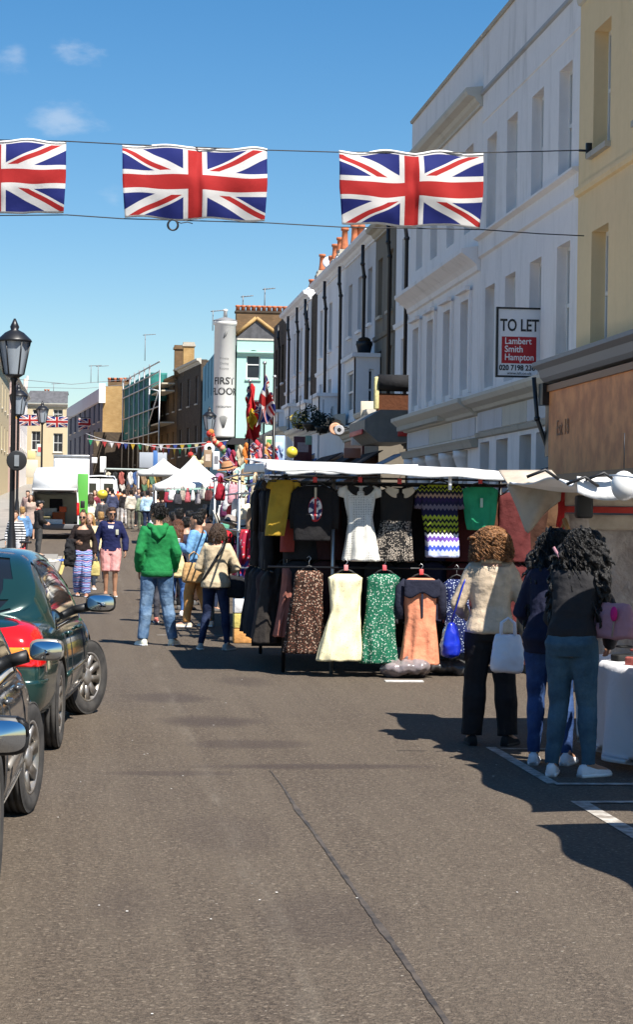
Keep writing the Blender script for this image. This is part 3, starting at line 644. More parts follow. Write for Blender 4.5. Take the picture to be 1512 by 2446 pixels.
b = MB(); b.grid(netf(.42, .86, 1.3, 1.3, zn0, zn1), 24, 12, .01); b.build('netting', M['net'], sc, True)
b = MB(); b.grid(netf(.418, .42, 1.3, .05, zn0 + 2.5, zn1), 6, 12, .01); b.build('netting', M['net'], sc, True)
for z in (zn0 + .6, zn0 + 2.9, zn1 - 1.2):
    b = MB(); vs = [npt(t, z + e, d) for e in (0, .1) for t, d in ((.27, .3), (.86, .3), (.86, 1.25), (.27, 1.25))]; b.add(vs, [(0, 1, 2, 3), (7, 6, 5, 4), (0, 4, 5, 1), (1, 5, 6, 2), (2, 6, 7, 3), (3, 7, 4, 0)]); b.build('deck', mat('scaffold_board', (.55, .48, .36), .8), sc, True)
for t in (.27, .42, .5, .58, .66, .74, .86):
    b = MB(); b.tube([npt(t, gz(155), 1.4), npt(t, zn1 + (.6 if t > .3 else -.2), 1.4)], .06, 6); b.build('standard', M['steel'], sc, True)
for z in (zn0, zn0 + 1.8, zn0 + 3.6, zn1 - .3, zn1 + .4):
    b = MB(); b.tube([npt(.27, z, 1.42), npt(.87, z, 1.42)], .06, 6); b.build('ledger', M['steel'], sc, True)
b = MB(); b.tube([npt(.27, zn0 + 2.9, 1.45), npt(.42, zn1 - 1.2, 1.45)], .05, 6); b.tube([npt(.42, zn0 + .6, 1.45), npt(.27, zn0 + 2.9, 1.45)], .05, 6); b.build('brace', M['whitep'], sc, True)
# ------------------------------------------------------------------ yellow brick gable house, cream house at the bend, left side
yb = 186.0; g0, g1 = P(246, 930, yb), P(312, 918, yb); zg = gz(yb) - .5
B = thing('brick_house', 'house with sunlit yellow brick side wall and dark blue window front', 'building', (g0.x, yb, zg))
H = g0.z - zg + .3
facade(B, (g0.x, yb, zg), (1, 0, 0), (0, -1, 0), g1.x - g0.x + 2, H, [], M['brick_y'])
q = V((-2.5, 226, 0)); o = V((g0.x - .002, yb, 0)); u2 = q - o; L2 = u2.length; u2.normalize(); n2 = V((-u2.y, u2.x, 0))
M['bluefront'] = stucco('slate_blue_stucco', (0.13, 0.15, 0.2), (0.07, 0.08, 0.11), .5)
O = (o.x, o.y, zg); rects = [(s - 1.15, s + 1.15, t, t + 2.2) for s in (3.2, 8.0, 13, 18.5, 24, 30, 36) for t in (4.2, 7.0)]
facade(B, O, u2, n2, L2, H, rects, M['bluefront'], .2)
for r in rects: window(B, O, u2, n2, r, reveal=.2, mf=M['frame'], msill=M['stone_l'], bars=2)
moulding(B, (o.x, o.y, zg + H - 1.3), u2, n2, L2, [(0, 0), (.15, .05), (.15, 1.2), (0, 1.3)], M['pale'], 'parapet')
b = MB(); b.box(-.35, .22, -.3, -.001, H - 1.5, H + .2); b.build('parapet_pier', M['whitep'], B)
pA_, pB_ = P(262, 925, 190), P(312, 918, 190)
for (xa, xb, n_, lab) in ((258, 292, 5, 'brick chimney row with mixed pots on the yellow brick house'), (296, 312, 3, 'smaller brick chimney with red pots right of the mixed row')):
    p0, p1 = P(xa, 912, 192), P(xb, 912, 192); Bc = thing('chimney_stack', lab, 'chimney', (p0.x, 192, zg + H - 1)); W = p1.x - p0.x; hh = p0.z - zg - H + 1
    b = MB(); b.box(0, W, 0, .7, 0, hh); b.build('stack', M['brick_b'], Bc)
    for k in range(n_): b = MB(); b.lathe([(.16, 0), (.13, .2), (.17, .25), (.17, .4), (.1, .4)], (W * (k + .5) / n_, .35, hh + .002), 8); b.build('pot', M['terra'] if k % 2 == 0 else M['black'], Bc)
b = MB(); pL = P(252, 1040, 184); b.box(g1.x - 3.2, g1.x + 2.5, 178, 185, zg, P(300, 1035, 180).z); tag(b.build('lean_to', M['brick_d']), 'low dark brick outbuilding below the yellow brick side wall', 'outbuilding')
yc = 232.0; c0, c1 = P(58, 966, yc), P(162, 966, yc); zc_ = gz(yc) - .5
B = thing('corner_building', 'cream building with dark roof closing the far end of the street', 'building', (c0.x, yc, zc_)); H = c0.z - zc_; L = c1.x - c0.x
rects = []
for (xa, xb, ya, yb2) in ((127, 150, 1035, 1080), (75, 97, 1030, 1075), (127, 150, 978, 1000), (78, 98, 978, 1000)):
    p, q = P(xa, yb2, yc), P(xb, ya, yc); rects.append((p.x - c0.x, q.x - c0.x, p.z - zc_, q.z - zc_))
facade(B, (c0.x, yc, zc_), (1, 0, 0), (0, -1, 0), L, H, rects, M['cream'], .18)
for r in rects: window(B, (c0.x, yc, zc_), (1, 0, 0), (0, -1, 0), r, reveal=.18, mg=M['glass2'])
moulding(B, (c0.x, yc, zc_ + H - .2), (1, 0, 0), (0, -1, 0), L, CORN, M['stone_l'])
b = MB(); b.add([(c0.x - .2, yc - .35, zc_ + H + .2), (c1.x, yc - .35, zc_ + H + .2), (c1.x, yc + 1.2, zc_ + H + 1.6), (c0.x + .6, yc + 1.2, zc_ + H + 1.6), (c0.x + .6, yc + 9, zc_ + H + 1.6), (c1.x, yc + 9, zc_ + H + 1.6)], [(0, 1, 2, 3), (3, 2, 5, 4)]); b.build('roof', M['slate'], B, True)
chimney(112, 930, yc + 4, 14, 2, 'small chimney with two pots on the cream building', 'brick_y', .4, 1.2)
left = [(100, 125, 'pink', 10.5, 'rose rendered house far along the left side of the street'), (125.2, 150, 'pale', 11, 'pale grey house on the left side of the street'), (150.2, 178, 'cream', 11, 'cream rendered house on the left side, behind the big street lamp'), (178.2, 206, 'pink', 11.2, 'rose rendered house with orange shop sign on the left'), (206.2, 229, 'white', 10.6, 'white house last on the left before the bend')]
for (a, c, mm, top, lab) in left:
    X = -6.9; zz0 = gz(a) - .5; B = thing('terrace_house', lab, 'building', (X, a, zz0)); L = c - a
    rects = [(s - .55, s + .55, t, t + 1.9) for s in [L * (k + .5) / 5 for k in range(5)] for t in (4.6, 7.8)]
    O = (X, c, zz0); facade(B, O, (0, -1, 0), (1, 0, 0), L, top, rects, M[mm], .15)
    for r in rects: window(B, O, (0, -1, 0), (1, 0, 0), r, reveal=.15)
    moulding(B, (X, c, zz0 + top - .4), (0, -1, 0), (1, 0, 0), L, CORN, M['stone_l'])
    b = MB(); b.box(X - 9, X - .42, a, c, zz0, zz0 + top - .1); b.build('back_wall', M['brick_y'], B, True)
# ================================================================== cars
def evalmesh(o):
    dg = bpy.context.evaluated_depsgraph_get(); return bpy.data.meshes.new_from_object(o.evaluated_get(dg), depsgraph=dg)
def paint(name, c, metal=0.3): return mat(name, c, 0.22, metal, coat=1.0, var=.12, vs=1.5)
M['rubber'] = mat('tyre_rubber', (0.022, 0.021, 0.021), 0.85, var=.4, vs=8, c2=(0.06, 0.055, 0.05)); M['rim'] = mat('alloy', (0.46, 0.44, 0.42), 0.35, .7, c2=(.28, .25, .21), vs=6)
M['carglass'] = mat('car_glass', (0.01, 0.012, 0.014), 0.03, spec=0.8); M['trim'] = mat('black_trim', (0.015, 0.015, 0.016), 0.5)
M['mirror'] = mat('mirror_glass', (0.5, 0.54, 0.58), 0.04, 1.0); M['chrome'] = mat('chrome', (0.7, 0.7, 0.7), .12, 1.0)
M['tail'] = mat('tail_lens', (0.6, 0.008, 0.006), 0.08, coat=1.0); M['amber'] = mat('amber_lens', (0.8, 0.25, 0.02), 0.1, coat=1.0); M['plate'] = mat('number_plate', (.75, .6, .1), .5); M['dirtpaint'] = None
def wheel(parent, c, rad, wd, side, steer=0.0, spokes=9):
    Mt = Matrix.Rotation(steer, 4, 'Z') @ Matrix.Rotation(R(90) * side, 4, 'Y')
    hub = MB(); hub.lathe([(.06, -wd * .2), (.07, wd * .34), (.05, wd * .4), (.01, wd * .42)], seg=12); w_ = hub.build('wheel', M['rim'], parent); w_.location = c; w_.rotation_euler = Mt.to_euler()
    t = MB(); h = wd / 2; prof = [(rad * .66, -h * .85), (rad * .8, -h * .98), (rad * .93, -h * .95), (rad * .98, -h * .8)]
    for k in range(5):
        a = -h * .8 + k * h * .4 - 0; 
        if k: prof += [(rad * .998, a - .022 * 0 - .006), (rad * .975, a - .005), (rad * .975, a + .005), (rad, a + .006)]
    prof += [(rad * .98, h * .8), (rad * .93, h * .95), (rad * .8, h * .98), (rad * .66, h * .85)]
    t.lathe(prof, seg=40, cap=False); t.build('tyre', M['rubber'], w_)
    r = MB(); r.lathe([(rad * .665, -h * .8), (rad * .67, h * .86), (rad * .62, h * .84), (rad * .6, h * .5)], seg=32, cap=False)
    r.lathe([(rad * .61, -h * .1), (.02, -h * .1)], seg=24, cap=False)
    for k in range(spokes):
        a = 2 * math.pi * k / spokes; d = V((math.cos(a), math.sin(a), 0)); e = V((-d.y, d.x, 0))
        r.loft([[d * q - e * g + V((0, 0, z0)), d * q + e * g + V((0, 0, z0)), d * q + e * g * .8 + V((0, 0, z0 - .03)), d * q - e * g * .8 + V((0, 0, z0 - .03))] for q, g, z0 in ((.05, .022, h * .62), (rad * .35, .028, h * .66), (rad * .62, .036, h * .8))])
    ro = r.build('rim', M['rim'], w_); clean(ro.data); return w_
def car(name, label, loc, rotz, body_m, L=4.48, W=1.73, wb=2.62, roof=1.42, belt=.92, deck=.95, saloon=True, rear_axle=.98, steer=0.0, spokes=9, lower_m=None, mirror_m=None, msz=1.0):
    T = thing(name, label, 'car', loc, rotz); hw = W / 2
    # stations along the car: y, half width factor, deck height, bottom height
    st = [(0.0, .80, .70, .42), (.04, .9, .86, .3), (.16, .955, deck, .26), (.5, .985, deck + .015, .22), (.95, 1, deck + .01, .2), (1.6, 1, belt + .04, .19), (2.4, 1, belt + .02, .19), (3.1, .995, belt, .2), (3.55, .985, .88, .21), (3.95, .965, .8, .24), (4.25, .92, .7, .26), (4.42, .84, .6, .3), (4.48, .72, .52, .4)]
    k = L / 4.48; b = MB(); rings = []
    for (y, f, zt, zb) in st:
        w_ = hw * f; h = zt - zb
        half = [(0, zb), (w_ * .8, zb), (w_ * .97, zb + h * .12), (w_, zb + h * .42), (w_ * .985, zb + h * .68), (w_ * .93, zb + h * .9), (w_ * .82, zt), (w_ * .4, zt + .02), (0, zt + .025)]
        full = [V((x, y * k, z)) for x, z in half] + [V((-x, y * k, z)) for x, z in half[-2:0:-1]]; rings.append(full)
    b.loft(rings); me = b.mesh('b', body_m); clean(me); o = bpy.data.objects.new('b', me); C.objects.link(o)
    m = o.modifiers.new('s', 'SUBSURF'); m.levels = 2; m.render_levels = 2
    wr = .315; axles = (rear_axle, rear_axle + wb)
    cut = MB()
    for y in axles:
        for s in (-1, 1): cut.lathe([(wr + .05, -.17), (wr + .05, .17)], (s * (hw - .1), y, wr + .01), 28, Matrix.Rotation(R(90), 3, 'Y'))
    cme = cut.mesh('c', M['trim']); clean(cme); co = bpy.data.objects.new('c', cme); C.objects.link(co)
    bo = o.modifiers.new('b', 'BOOLEAN'); bo.object = co; bo.operation = 'DIFFERENCE'; bo.solver = 'EXACT'
    bme = evalmesh(o); bpy.data.objects.remove(o); bpy.data.objects.remove(co)
    bme.materials.clear(); bme.materials.append(body_m); bme.materials.append(M['trim'])
    for p in bme.polygons:
        c = p.center; inner = any((abs(c.y - y) < wr + .06 and math.hypot(c.y - y, c.z - wr - .01) < wr + .052) for y in axles) and abs(c.x) > hw - .3
        p.material_index = 1 if inner else 0; p.use_smooth = not inner
    body = mobj('body', bme, T); bvh = BVHTree.FromPolygons([v.co for v in bme.vertices], [tuple(p.vertices) for p in bme.polygons])
    def patch(nm, pred, m, off=.006, parent=T, cuts=()):
        bm = bmesh.new(); bm.from_mesh(bme); bm.faces.ensure_lookup_table()
        for co_, no_ in cuts: bmesh.ops.bisect_plane(bm, geom=bm.verts[:] + bm.edges[:] + bm.faces[:], plane_co=co_, plane_no=no_)
        bmesh.ops.delete(bm, geom=[f for f in bm.faces if not pred(f.calc_center_median(), f.normal)], context='FACES')
        for v in bm.verts: v.co += v.normal * off
        e = bmesh.ops.extrude_face_region(bm, geom=bm.faces[:]); 
        for v in [q for q in e['geom'] if isinstance(q, bmesh.types.BMVert)]: v.co -= v.normal * off * 1.3
        me = bpy.data.meshes.new(nm); bm.to_mesh(me); bm.free(); me.materials.clear(); me.materials.append(m); clean(me)
        for p in me.polygons: p.use_smooth = True; p.material_index = 0
        return mobj(nm, me, parent) if len(me.polygons) else None
    # greenhouse
    if saloon: gs = [(.62, .70, deck + .0, .6), (1.12, .80, roof - .1, .5), (1.45, .83, roof - .015, .5), (2.0, .835, roof, .5), (2.5, .82, roof - .03, .5), (2.75, .8, roof - .1, .5), (3.45, .74, .86, .6)]
    else: gs = [(.1, .76, deck + .03, .6), (.38, .8, roof - .08, .5), (.8, .83, roof - .01, .5), (1.8, .835, roof, .5), (2.4, .82, roof - .03, .5), (2.65, .8, roof - .1, .5), (3.4, .74, .86, .6)]
    g = MB(); gr = []
    for (y, wf, zt, _) in gs:
        zb = .84; wb_ = hw * .94; f = max(0.0, (zt - zb)) / (roof - zb); wt = wb_ + (hw * .66 - wb_) * f
        half = [(0, zb - .02), (wb_, zb - .02), (wb_, zb), (wb_ + (wt - wb_) * .5 + .012, zb + (zt - zb) * .5), (wt, zt - .045 * f), (wt - .09 * f - .01, zt), (wt * .4, zt + .012 * f), (0, zt + .015 * f)]
        gr.append([V((x, y * k, z)) for x, z in half] + [V((-x, y * k, z)) for x, z in half[-2:0:-1]])
    g.loft(gr); gm = g.mesh('g', M['carglass']); clean(gm); go = bpy.data.objects.new('g', gm); C.objects.link(go)
    m = go.modifiers.new('s', 'SUBSURF'); m.levels = 2; m.render_levels = 2; gme = evalmesh(go); bpy.data.objects.remove(go)
    gme.materials.clear(); gme.materials.append(M['carglass']); 
    for p in gme.polygons: p.use_smooth = True
    glass = mobj('windows', gme, T)
    bm = bmesh.new(); bm.from_mesh(gme)          # roof, pillars: cut from the same shape, a little proud
    def isroof(c, nr):
        yy = c.y / k; a, e = gs[1][0], gs[-2][0]
        z_at = roof - .1
        side = abs(c.x) > hw * .52
        if c.z > roof - .065 and nr.z > .35: return True
        if not side: return False
        rp0, rp1 = gs[0][0], gs[1][0]; fr = (c.z - .86) / (roof - .06 - .86); yr = rp0 + (rp1 - rp0) * fr; yf = gs[-1][0] + (gs[-2][0] - gs[-1][0]) * fr
        if yy < yr + .3 - .08 * fr or yy > yf - .13: return True
        if abs(yy - (1.72 if saloon else 1.75)) < .05: return True
        return c.z > roof - .1
    bmesh.ops.delete(bm, geom=[f for f in bm.faces if not isroof(f.calc_center_median(), f.normal)], context='FACES')
    for v in bm.verts: v.co += v.normal * .008
    rme = bpy.data.meshes.new('roof'); bm.to_mesh(rme); bm.free(); rme.materials.clear(); rme.materials.append(body_m); mobj('roof', rme, T)
    for y, sgn in ((axles[0], 0), (axles[1], 1)):
        for s in (-1, 1): wheel(T, (s * (hw - .1), y, wr), wr, .19, s, steer if sgn else 0.0, spokes)
    # lamps, bumpers, seams, mirrors, handles
    for s in (-1, 1):
        zl0, zl1 = .65, deck - .07
        tl = patch('tail_light', lambda c, nr: s * c.x > hw * .58 and c.y - .35 * (c.z - .7) < .24 and zl0 < c.z and c.z - .25 * c.y < zl1 and nr.y < .4, M['tail'], .008, T, [((s * hw * .58, 0, 0), (1, 0, 0)), ((0, .24, .7), (0, 1, -.35)), ((0, 0, zl0), (0, 0, 1)), ((0, 0, zl1), (0, -.25, 1))])
        patch('indicator', lambda c, nr: s * c.x > hw * .5 and c.y < .16 and zl0 + .05 < c.z < zl0 + .13, M['amber'], .0115, T, [((s * hw * .5, 0, 0), (1, 0, 0)), ((0, .16, 0), (0, 1, 0)), ((0, 0, zl0 + .05), (0, 0, 1)), ((0, 0, zl0 + .13), (0, 0, 1))])
        patch('headlight', lambda c, nr: s * c.x > hw * .55 and c.y > L - .42 and .55 < c.z < .72 and nr.z < .8, M['mirror'], .006)
        def srf(y, z):
            h = bvh.ray_cast(V((s * 3, y, z)), V((-s, 0, 0))); return h[0] + V((s * .0015, 0, 0)) if h[0] is not None else None
        for yy in (rear_axle + .45, 1.72 * k + .05, 2.78 * k + .05):
            pts = [q for q in (srf(yy + (.12 * (z - .9) if yy < 1.6 else 0), z) for z in (.3, .42, .54, .66, .78, .88)) if q is not None]
            if len(pts) > 2: b = MB(); b.tube(pts, .005, 5); b.build('door_seam', M['trim'], T)
        pts = [q for q in (srf(y, .5) for y in (1.35, 1.8, 2.3, 2.8, 3.1)) if q is not None]; b = MB(); b.tube(pts, .022, 6, flat=.5); b.build('rubbing_strip', lower_m or body_m, T)
        for yy in (1.62 * k, 2.52 * k):
            q = srf(yy, .8)
            if q is not None: b = MB(); b.tube([q + V((s * .012, -.09, 0)), q + V((s * .035, 0, 0)), q + V((s * .012, .09, 0))], .014, 6); b.build('door_handle', body_m, T)
        mo = MB(); yM_ = 2.62 * k; cx = s * (hw + .02 + .115 * msz)
        mo.loft([[V((cx + math.copysign(abs(math.cos(a)) ** .55, math.cos(a)) * .12 * f * msz, yM_ + dy, .985 + math.copysign(abs(math.sin(a)) ** .6, math.sin(a)) * .075 * f * msz)) for a in [2 * math.pi * j / 16 for j in range(20)]] for dy, f in ((-.01, .94), (0, 1), (.05, .98), (.1, .8), (.13, .4))]); mm = mo.build('wing_mirror', mirror_m or M['trim'], T)
        mo = MB(); mo.tube([(cx - s * .1, yM_ + .05, .95), (s * (hw - .09), yM_ + .06, .92)], .035, 8); mo.build('mirror_arm', M['trim'], mm)
        mo = MB(); mo.loft([[V((cx + q * msz * math.copysign(abs(math.cos(a)) ** .6, math.cos(a)) * .106, yM_ - .014 - .0035 + .05 * q * math.sin(a) * .06 - .0075 * (1 - q * q), .985 + q * msz * math.copysign(abs(math.sin(a)) ** .6, math.sin(a)) * .06)) for a in [2 * math.pi * j / 28 for j in range(28)]] for q in (1, .85, .7, .55, .4, .25, .1, .02)], cap=False); mo.build('mirror_glass', M['mirror'], mm)
    patch('rear_bumper', lambda c, nr: c.y < .22 and .3 < c.z < .56, lower_m or body_m, .02, T, [((0, .22, 0), (0, 1, 0)), ((0, 0, .3), (0, 0, 1)), ((0, 0, .56), (0, 0, 1))]); patch('front_bumper', lambda c, nr: c.y > L - .3 and .28 < c.z < .5, lower_m or body_m, .018)
    for sg_ in (-1, 1): patch('sill', lambda c, nr: sg_ * c.x > hw * .8 and c.z < .3 and axles[0] + .4 < c.y < axles[1] - .4, lower_m or M['trim'], .008)
    b = MB(); b.box(-.26, .26, -.03, -.012, .62, .73); b.build('number_plate', M['plate'], T)
    return T
green_car = paint('dark_green_paint', (0.012, 0.045, 0.04)); grey_car = paint('graphite_paint', (0.1, 0.1, 0.1), .5); silver_dirt = mat('dusty_silver', (.33, .3, .26), .45, .3, var=.3, vs=5)
# the green saloon, nosing out of the parked row
pr, pf = G(124, 1785), G(212, 1706); hd = math.atan2(-(pf.x - pr.x), pf.y - pr.y)
def place_car(px, py, rear_axle, hw, rotz):           # right rear wheel contact -> origin (middle of the tail)
    c = G(px, py); q = Matrix.Rotation(rotz, 3, 'Z') @ V((hw - .02, rear_axle, 0)); return c - q
hd = R(-4.8)
car('parked_car', 'dark green saloon with red tail light, nosing out behind the two other parked cars', place_car(142, 1785, .98, .865, hd), hd, green_car, steer=R(-24), spokes=9, mirror_m=None)
hd2 = R(-2.0)
cB = G(80, 1940); q = Matrix.Rotation(hd2, 3, 'Z') @ V((.84, .85 + 2.5, 0)); car('parked_car', 'graphite hatchback with silver mirror, cut by the left edge behind the green saloon', cB - q, hd2, grey_car, L=4.1, W=1.69, wb=2.5, rear_axle=.85, saloon=False, steer=R(-9), spokes=7, lower_m=silver_dirt, mirror_m=silver_dirt, msz=.76)
cA = G(-62, 2330); q = Matrix.Rotation(R(-.5), 3, 'Z') @ V((.86, .9 + 2.55, 0)); car('parked_car', 'nearest parked car, mostly out of frame with a blue-lit wing mirror', cA - q, R(-.5), paint('black_paint', (.02, .02, .022)), L=4.2, wb=2.55, rear_axle=.9, saloon=False, steer=0, msz=.85)

# ================================================================== vans and trucks
M['van'] = mat('van_white', (0.8, 0.8, 0.79), 0.3, coat=.6, var=.08); M['vangrey'] = mat('van_grey_plastic', (.12, .12, .125), .6)
def van(label, px, py, y, H=2.55, W=1.95, L=5.2, open_tail=True, rotz=0.0):
    p = P(px, py, y); T = thing('delivery_van', label, 'van', (p.x, y, gz(y)), rotz); hw = W / 2
    b = MB()                       # hollow body: side walls, roof, nose; open at the back
    prof = lambda f, ht: [V((-hw * f, 0, .45)), V((-hw * f, 0, 1.2)), V((-hw * f * .97, 0, 1.6)), V((-hw * f * .88, 0, ht - .25)), V((-hw * f * .76, 0, ht - .04)), V((0, 0, ht)), V((hw * f * .76, 0, ht - .04)), V((hw * f * .88, 0, ht - .25)), V((hw * f * .97, 0, 1.6)), V((hw * f, 0, 1.2)), V((hw * f, 0, .45))]
    ys = [(0, 1, H - .06), (.15, 1, H), (3.0, 1, H), (3.7, .98, H - .1), (4.3, .95, 1.75), (4.6, .94, 1.3), (5.1, .88, 1.05), (5.2, .8, .8)]
    outer = [[q + V((0, yy, 0)) for q in prof(f, ht)] for yy, f, ht in ys]
    b.loft(outer, cap=False, close=False); b.f = [tuple(reversed(f)) for f in b.f]
    inner = [[V((q.x * .94, q.y, .5 + (q.z - .45) * .965)) for q in r] for r in outer[:4]]
    b.loft(inner, cap=False, close=False)
    n0 = len(outer[0]); b.loft([outer[0], inner[0]], cap=False, close=False, smooth=False)
    b.add(outer[-1], [tuple(range(n0))]); b.add([inner[-1][i] for i in range(n0)], [tuple(range(n0))])
    body = b.build('body', M['van'], T); clean(body.data)
    b = MB(); b.box(-hw * .92, hw * .92, .02, 3.6, .47, .55); b.build('load_floor', M['vangrey'], T)
    b = MB(); b.bbox(-hw, hw, -.16, .02, .4, .6, .03); b.build('rear_bumper', M['vangrey'], T)
    for s in (-1, 1):
        b = MB(); b.bbox(s * hw * .96 - .06, s * hw * .96 + .05, -.02, .06, .95, 1.45, .015); b.build('tail_light', M['tail'], T)
        b = MB(); b.bbox(s * (hw + .12) - .09, s * (hw + .12) + .09, 3.95, 4.05, 1.25, 1.55, .02); b.build('wing_mirror', M['trim'], T)
        for yy in (1.0, 4.2): wheel(T, (s * (hw - .12), yy, .34), .34, .2, s, 0, 6)
    wd = MB(); wd.add([(-hw * .8, 4.02, 1.85), (hw * .8, 4.02, 1.85), (hw * .86, 4.33, 1.35), (-hw * .86, 4.33, 1.35)], [(0, 1, 2, 3)]); wd.v = [q + V((0, .03, .12)) for q in wd.v]; wd.build('windscreen', M['carglass'], T)
    for s in (-1, 1):
        b = MB(); b.add([V((s * hw * q, yy, z)) for q, yy, z in ((1.004, 3.0, 1.15), (1.0, 4.2, 1.15), (.985, 4.05, 1.55), (.985, 3.0, 1.6))], [(0, 1, 2, 3)]); b.build('side_window', M['carglass'], T)
    if open_tail:      # high roof cap, and under it the lifted tailgate with its window
        hz = H - .95; b = MB(); b.loft([[V((x, y, z)) for x, z in ((-hw * .96, hz), (hw * .96, hz), (hw * .87, H - .3), (hw * .72, H - .08), (-hw * .72, H - .08), (-hw * .87, H - .3))] for y in (-.03, .04)]); o = b.build('roof_cap', M['van'], T); clean(o.data)
        a = R(-4); Mt = Matrix.Translation((0, -.04, hz - .02)) @ Matrix.Rotation(a, 4, 'X')
        b = MB(); b.bbox(-hw * .9, hw * .9, -1.15, 0, -.05, .03, .02, Mt); tg = b.build('tailgate', M['van'], T)
        b = MB(); b.bbox(-hw * .7, hw * .7, -.75, -.15, -.08, -.055, .008, Mt); b.build('tailgate_window', M['carglass'], tg); b = MB(); b.bbox(-hw * .78, hw * .78, -1.1, -.8, -.075, -.052, .008, Mt); b.build('tailgate_lining', M['vangrey'], tg)
    else:
        for s in (-1, 1):
            b = MB(); b.bbox(min(0, s * hw * .9) + .01, max(0, s * hw * .9) - .01, -.05, -.003, .62, H - .2, .02); d = b.build('rear_door', M['van'], T)
            b = MB(); b.box(min(s * hw * .2, s * hw * .7), max(s * hw * .2, s * hw * .7), -.06, -.052, 1.35, 1.85); b.build('door_window', M['carglass'], d)
        b = MB(); b.box(-.26, .26, -.07, -.052, .8, .92); b.build('number_plate', M['plate'], T)
    return T
yV = 83.0; van('white high-roof van with its tailgate lifted, loaded with goods', 131, 1200, yV, 2.85, 1.9)
def crate(px, y, z, sz, c, lab, nm='goods_box', cat='box'):
    p = P(px, 1230, y); b = MB(); b.bbox(-sz[0] / 2, sz[0] / 2, -sz[1] / 2, sz[1] / 2, 0, sz[2], .015); o = b.build('carton', fabric(c, .2)) if 0 else None
    T = thing(nm, lab, cat, (p.x, y, gz(yV) + z)); b.build('carton', fabric(c, .2), T); b = MB(); b.box(-sz[0] / 2 + .02, sz[0] / 2 - .02, -.03, .03, sz[2] + .001, sz[2] + .006); b.build('tape', fabric((.5, .42, .3)), T); return T
crate(108, yV + .8, .56, (.4, .4, .35), (.5, .42, .22), 'tan carton at the left inside the open van'); crate(140, yV + 1, .56, (.5, .5, .5), (.3, .08, .03), 'rust red carton stacked in the open van'); crate(150, yV + .9, 1.07, (.28, .3, .22), (.6, .12, .05), 'small orange carton on the rust red one in the van')
crate(128, yV + .45, .56, (.7, .5, .22), (.8, .8, .76), 'flat white box at the sill of the open van'); crate(115, yV + 1.3, .92, (.7, .4, .3), (.7, .72, .66), 'pale box at the back of the open van'); crate(133, yV + 1.7, 1.1, (.5, .4, .5), (.03, .03, .035), 'black case standing high inside the open van')
van('white van facing away with closed doors, beyond the box truck', 239, 1160, 112, 2.3, 2.0, open_tail=False)
def truck(label, pxl, pxr, pyt, y):
    a, c = P(pxl, pyt, y), P(pxr, pyt, y); W = c.x - a.x; z0 = gz(y); H = a.z - z0; T = thing('box_truck', label, 'truck', ((a.x + c.x) / 2, y, z0)); hw = W / 2
    b = MB(); b.bbox(-hw, hw, 0, 6, .95, H, .05); b.build('box', M['van'], T); b = MB(); b.bbox(-hw - .01, hw + .01, -.03, 6.02, H - .12, H + .01, .02); b.build('roof_rail', M['steel'], T)
    b = MB(); b.box(-hw * .8, hw * .8, .05, 8, .6, .93); b.build('chassis', M['trim'], T); b = MB(); b.bbox(-hw * .85, hw * .85, 6.3, 8, .6, 2.5, .12); b.build('cab', M['van'], T)
    b = MB(); b.box(-hw, hw, -.05, .05, .5, .68); b.build('rear_bar', M['red'], T)
    for s in (-1, 1):
        b = MB(); b.bbox(s * .02 if s > 0 else -hw + .06, hw - .06 if s > 0 else -.02, -.04, -.003, 1.05, H - .2, .015); b.build('rear_door', M['van'], T)
        for yy in (1.5, 7.2): wheel(T, (s * (hw - .15), yy, .42), .42, .25, s, 0, 6)
    return T
truck('tall white box truck parked behind the open van', 128, 214, 1086, 93)
b = MB(); p, q = P(186, 1131, 88), P(210, 1186, 88); b.bbox(p.x, q.x, 88, 88.12, gz(88) + .25, p.z, .03); T = thing('panel', 'bright green upright board between the open van and the truck', 'board', (0, 0, 0)); b.build('sheet', mat('green_board', (.09, .36, .05), .5), T)
b = MB(); b.box(p.x + .02, p.x + .08, 88.13, 88.6, gz(88), gz(88) + .5); b.box(q.x - .08, q.x - .02, 88.13, 88.6, gz(88), gz(88) + .5); b.build('foot', M['steel'], T); T['kind'] = 'thing'; del T['kind']
# ================================================================== people
def skin(c): return mat('skin_%d' % len(bpy.data.materials), c, 0.5, var=.15, vs=14)
SK = {'fair': skin((.55, .32, .22)), 'tan': skin((.42, .22, .13)), 'dark': skin((.16, .08, .05))}
def hairm(c):
    m = mat('hair_%d' % len(bpy.data.materials), c, 0.45, spec=.4); n = Nodes(m); f = n.noise(60, 3, .6, n.scaled(n.coord(), (1, 1, .25))).step(.3, .7)
    n.col(n.mix(f, tuple(q * .5 for q in c), tuple(min(1, q * 1.5) for q in c))); n.bump(f, .8, .01); return m
HR = {'gold': hairm((.23, .105, .04)), 'brown': hairm((.05, .026, .014)), 'black': hairm((.007, .006, .0055)), 'ginger': hairm((.2, .075, .022)), 'blond': hairm((.38, .22, .08)), 'auburn': hairm((.1, .035, .015))}
TORSO = [(.84, .15, .10, 0), (.93, .172, .118, -.012), (1.02, .158, .108, -.004), (1.10, .146, .1, .004), (1.2, .155, .108, .006), (1.3, .172, .118, .006), (1.38, .182, .112, -.006), (1.43, .15, .09, -.016), (1.47, .085, .068, -.016), (1.5, .058, .06, -.012), (1.56, .052, .056, .0)]
TORSO_F = [(.84, .16, .11, 0), (.93, .18, .125, -.018), (1.02, .15, .105, -.004), (1.10, .128, .09, .004), (1.2, .138, .1, .012), (1.3, .155, .125, .018), (1.38, .16, .105, -.004), (1.43, .13, .085, -.016), (1.47, .075, .06, -.016), (1.5, .05, .053, -.012), (1.56, .046, .05, .0)]
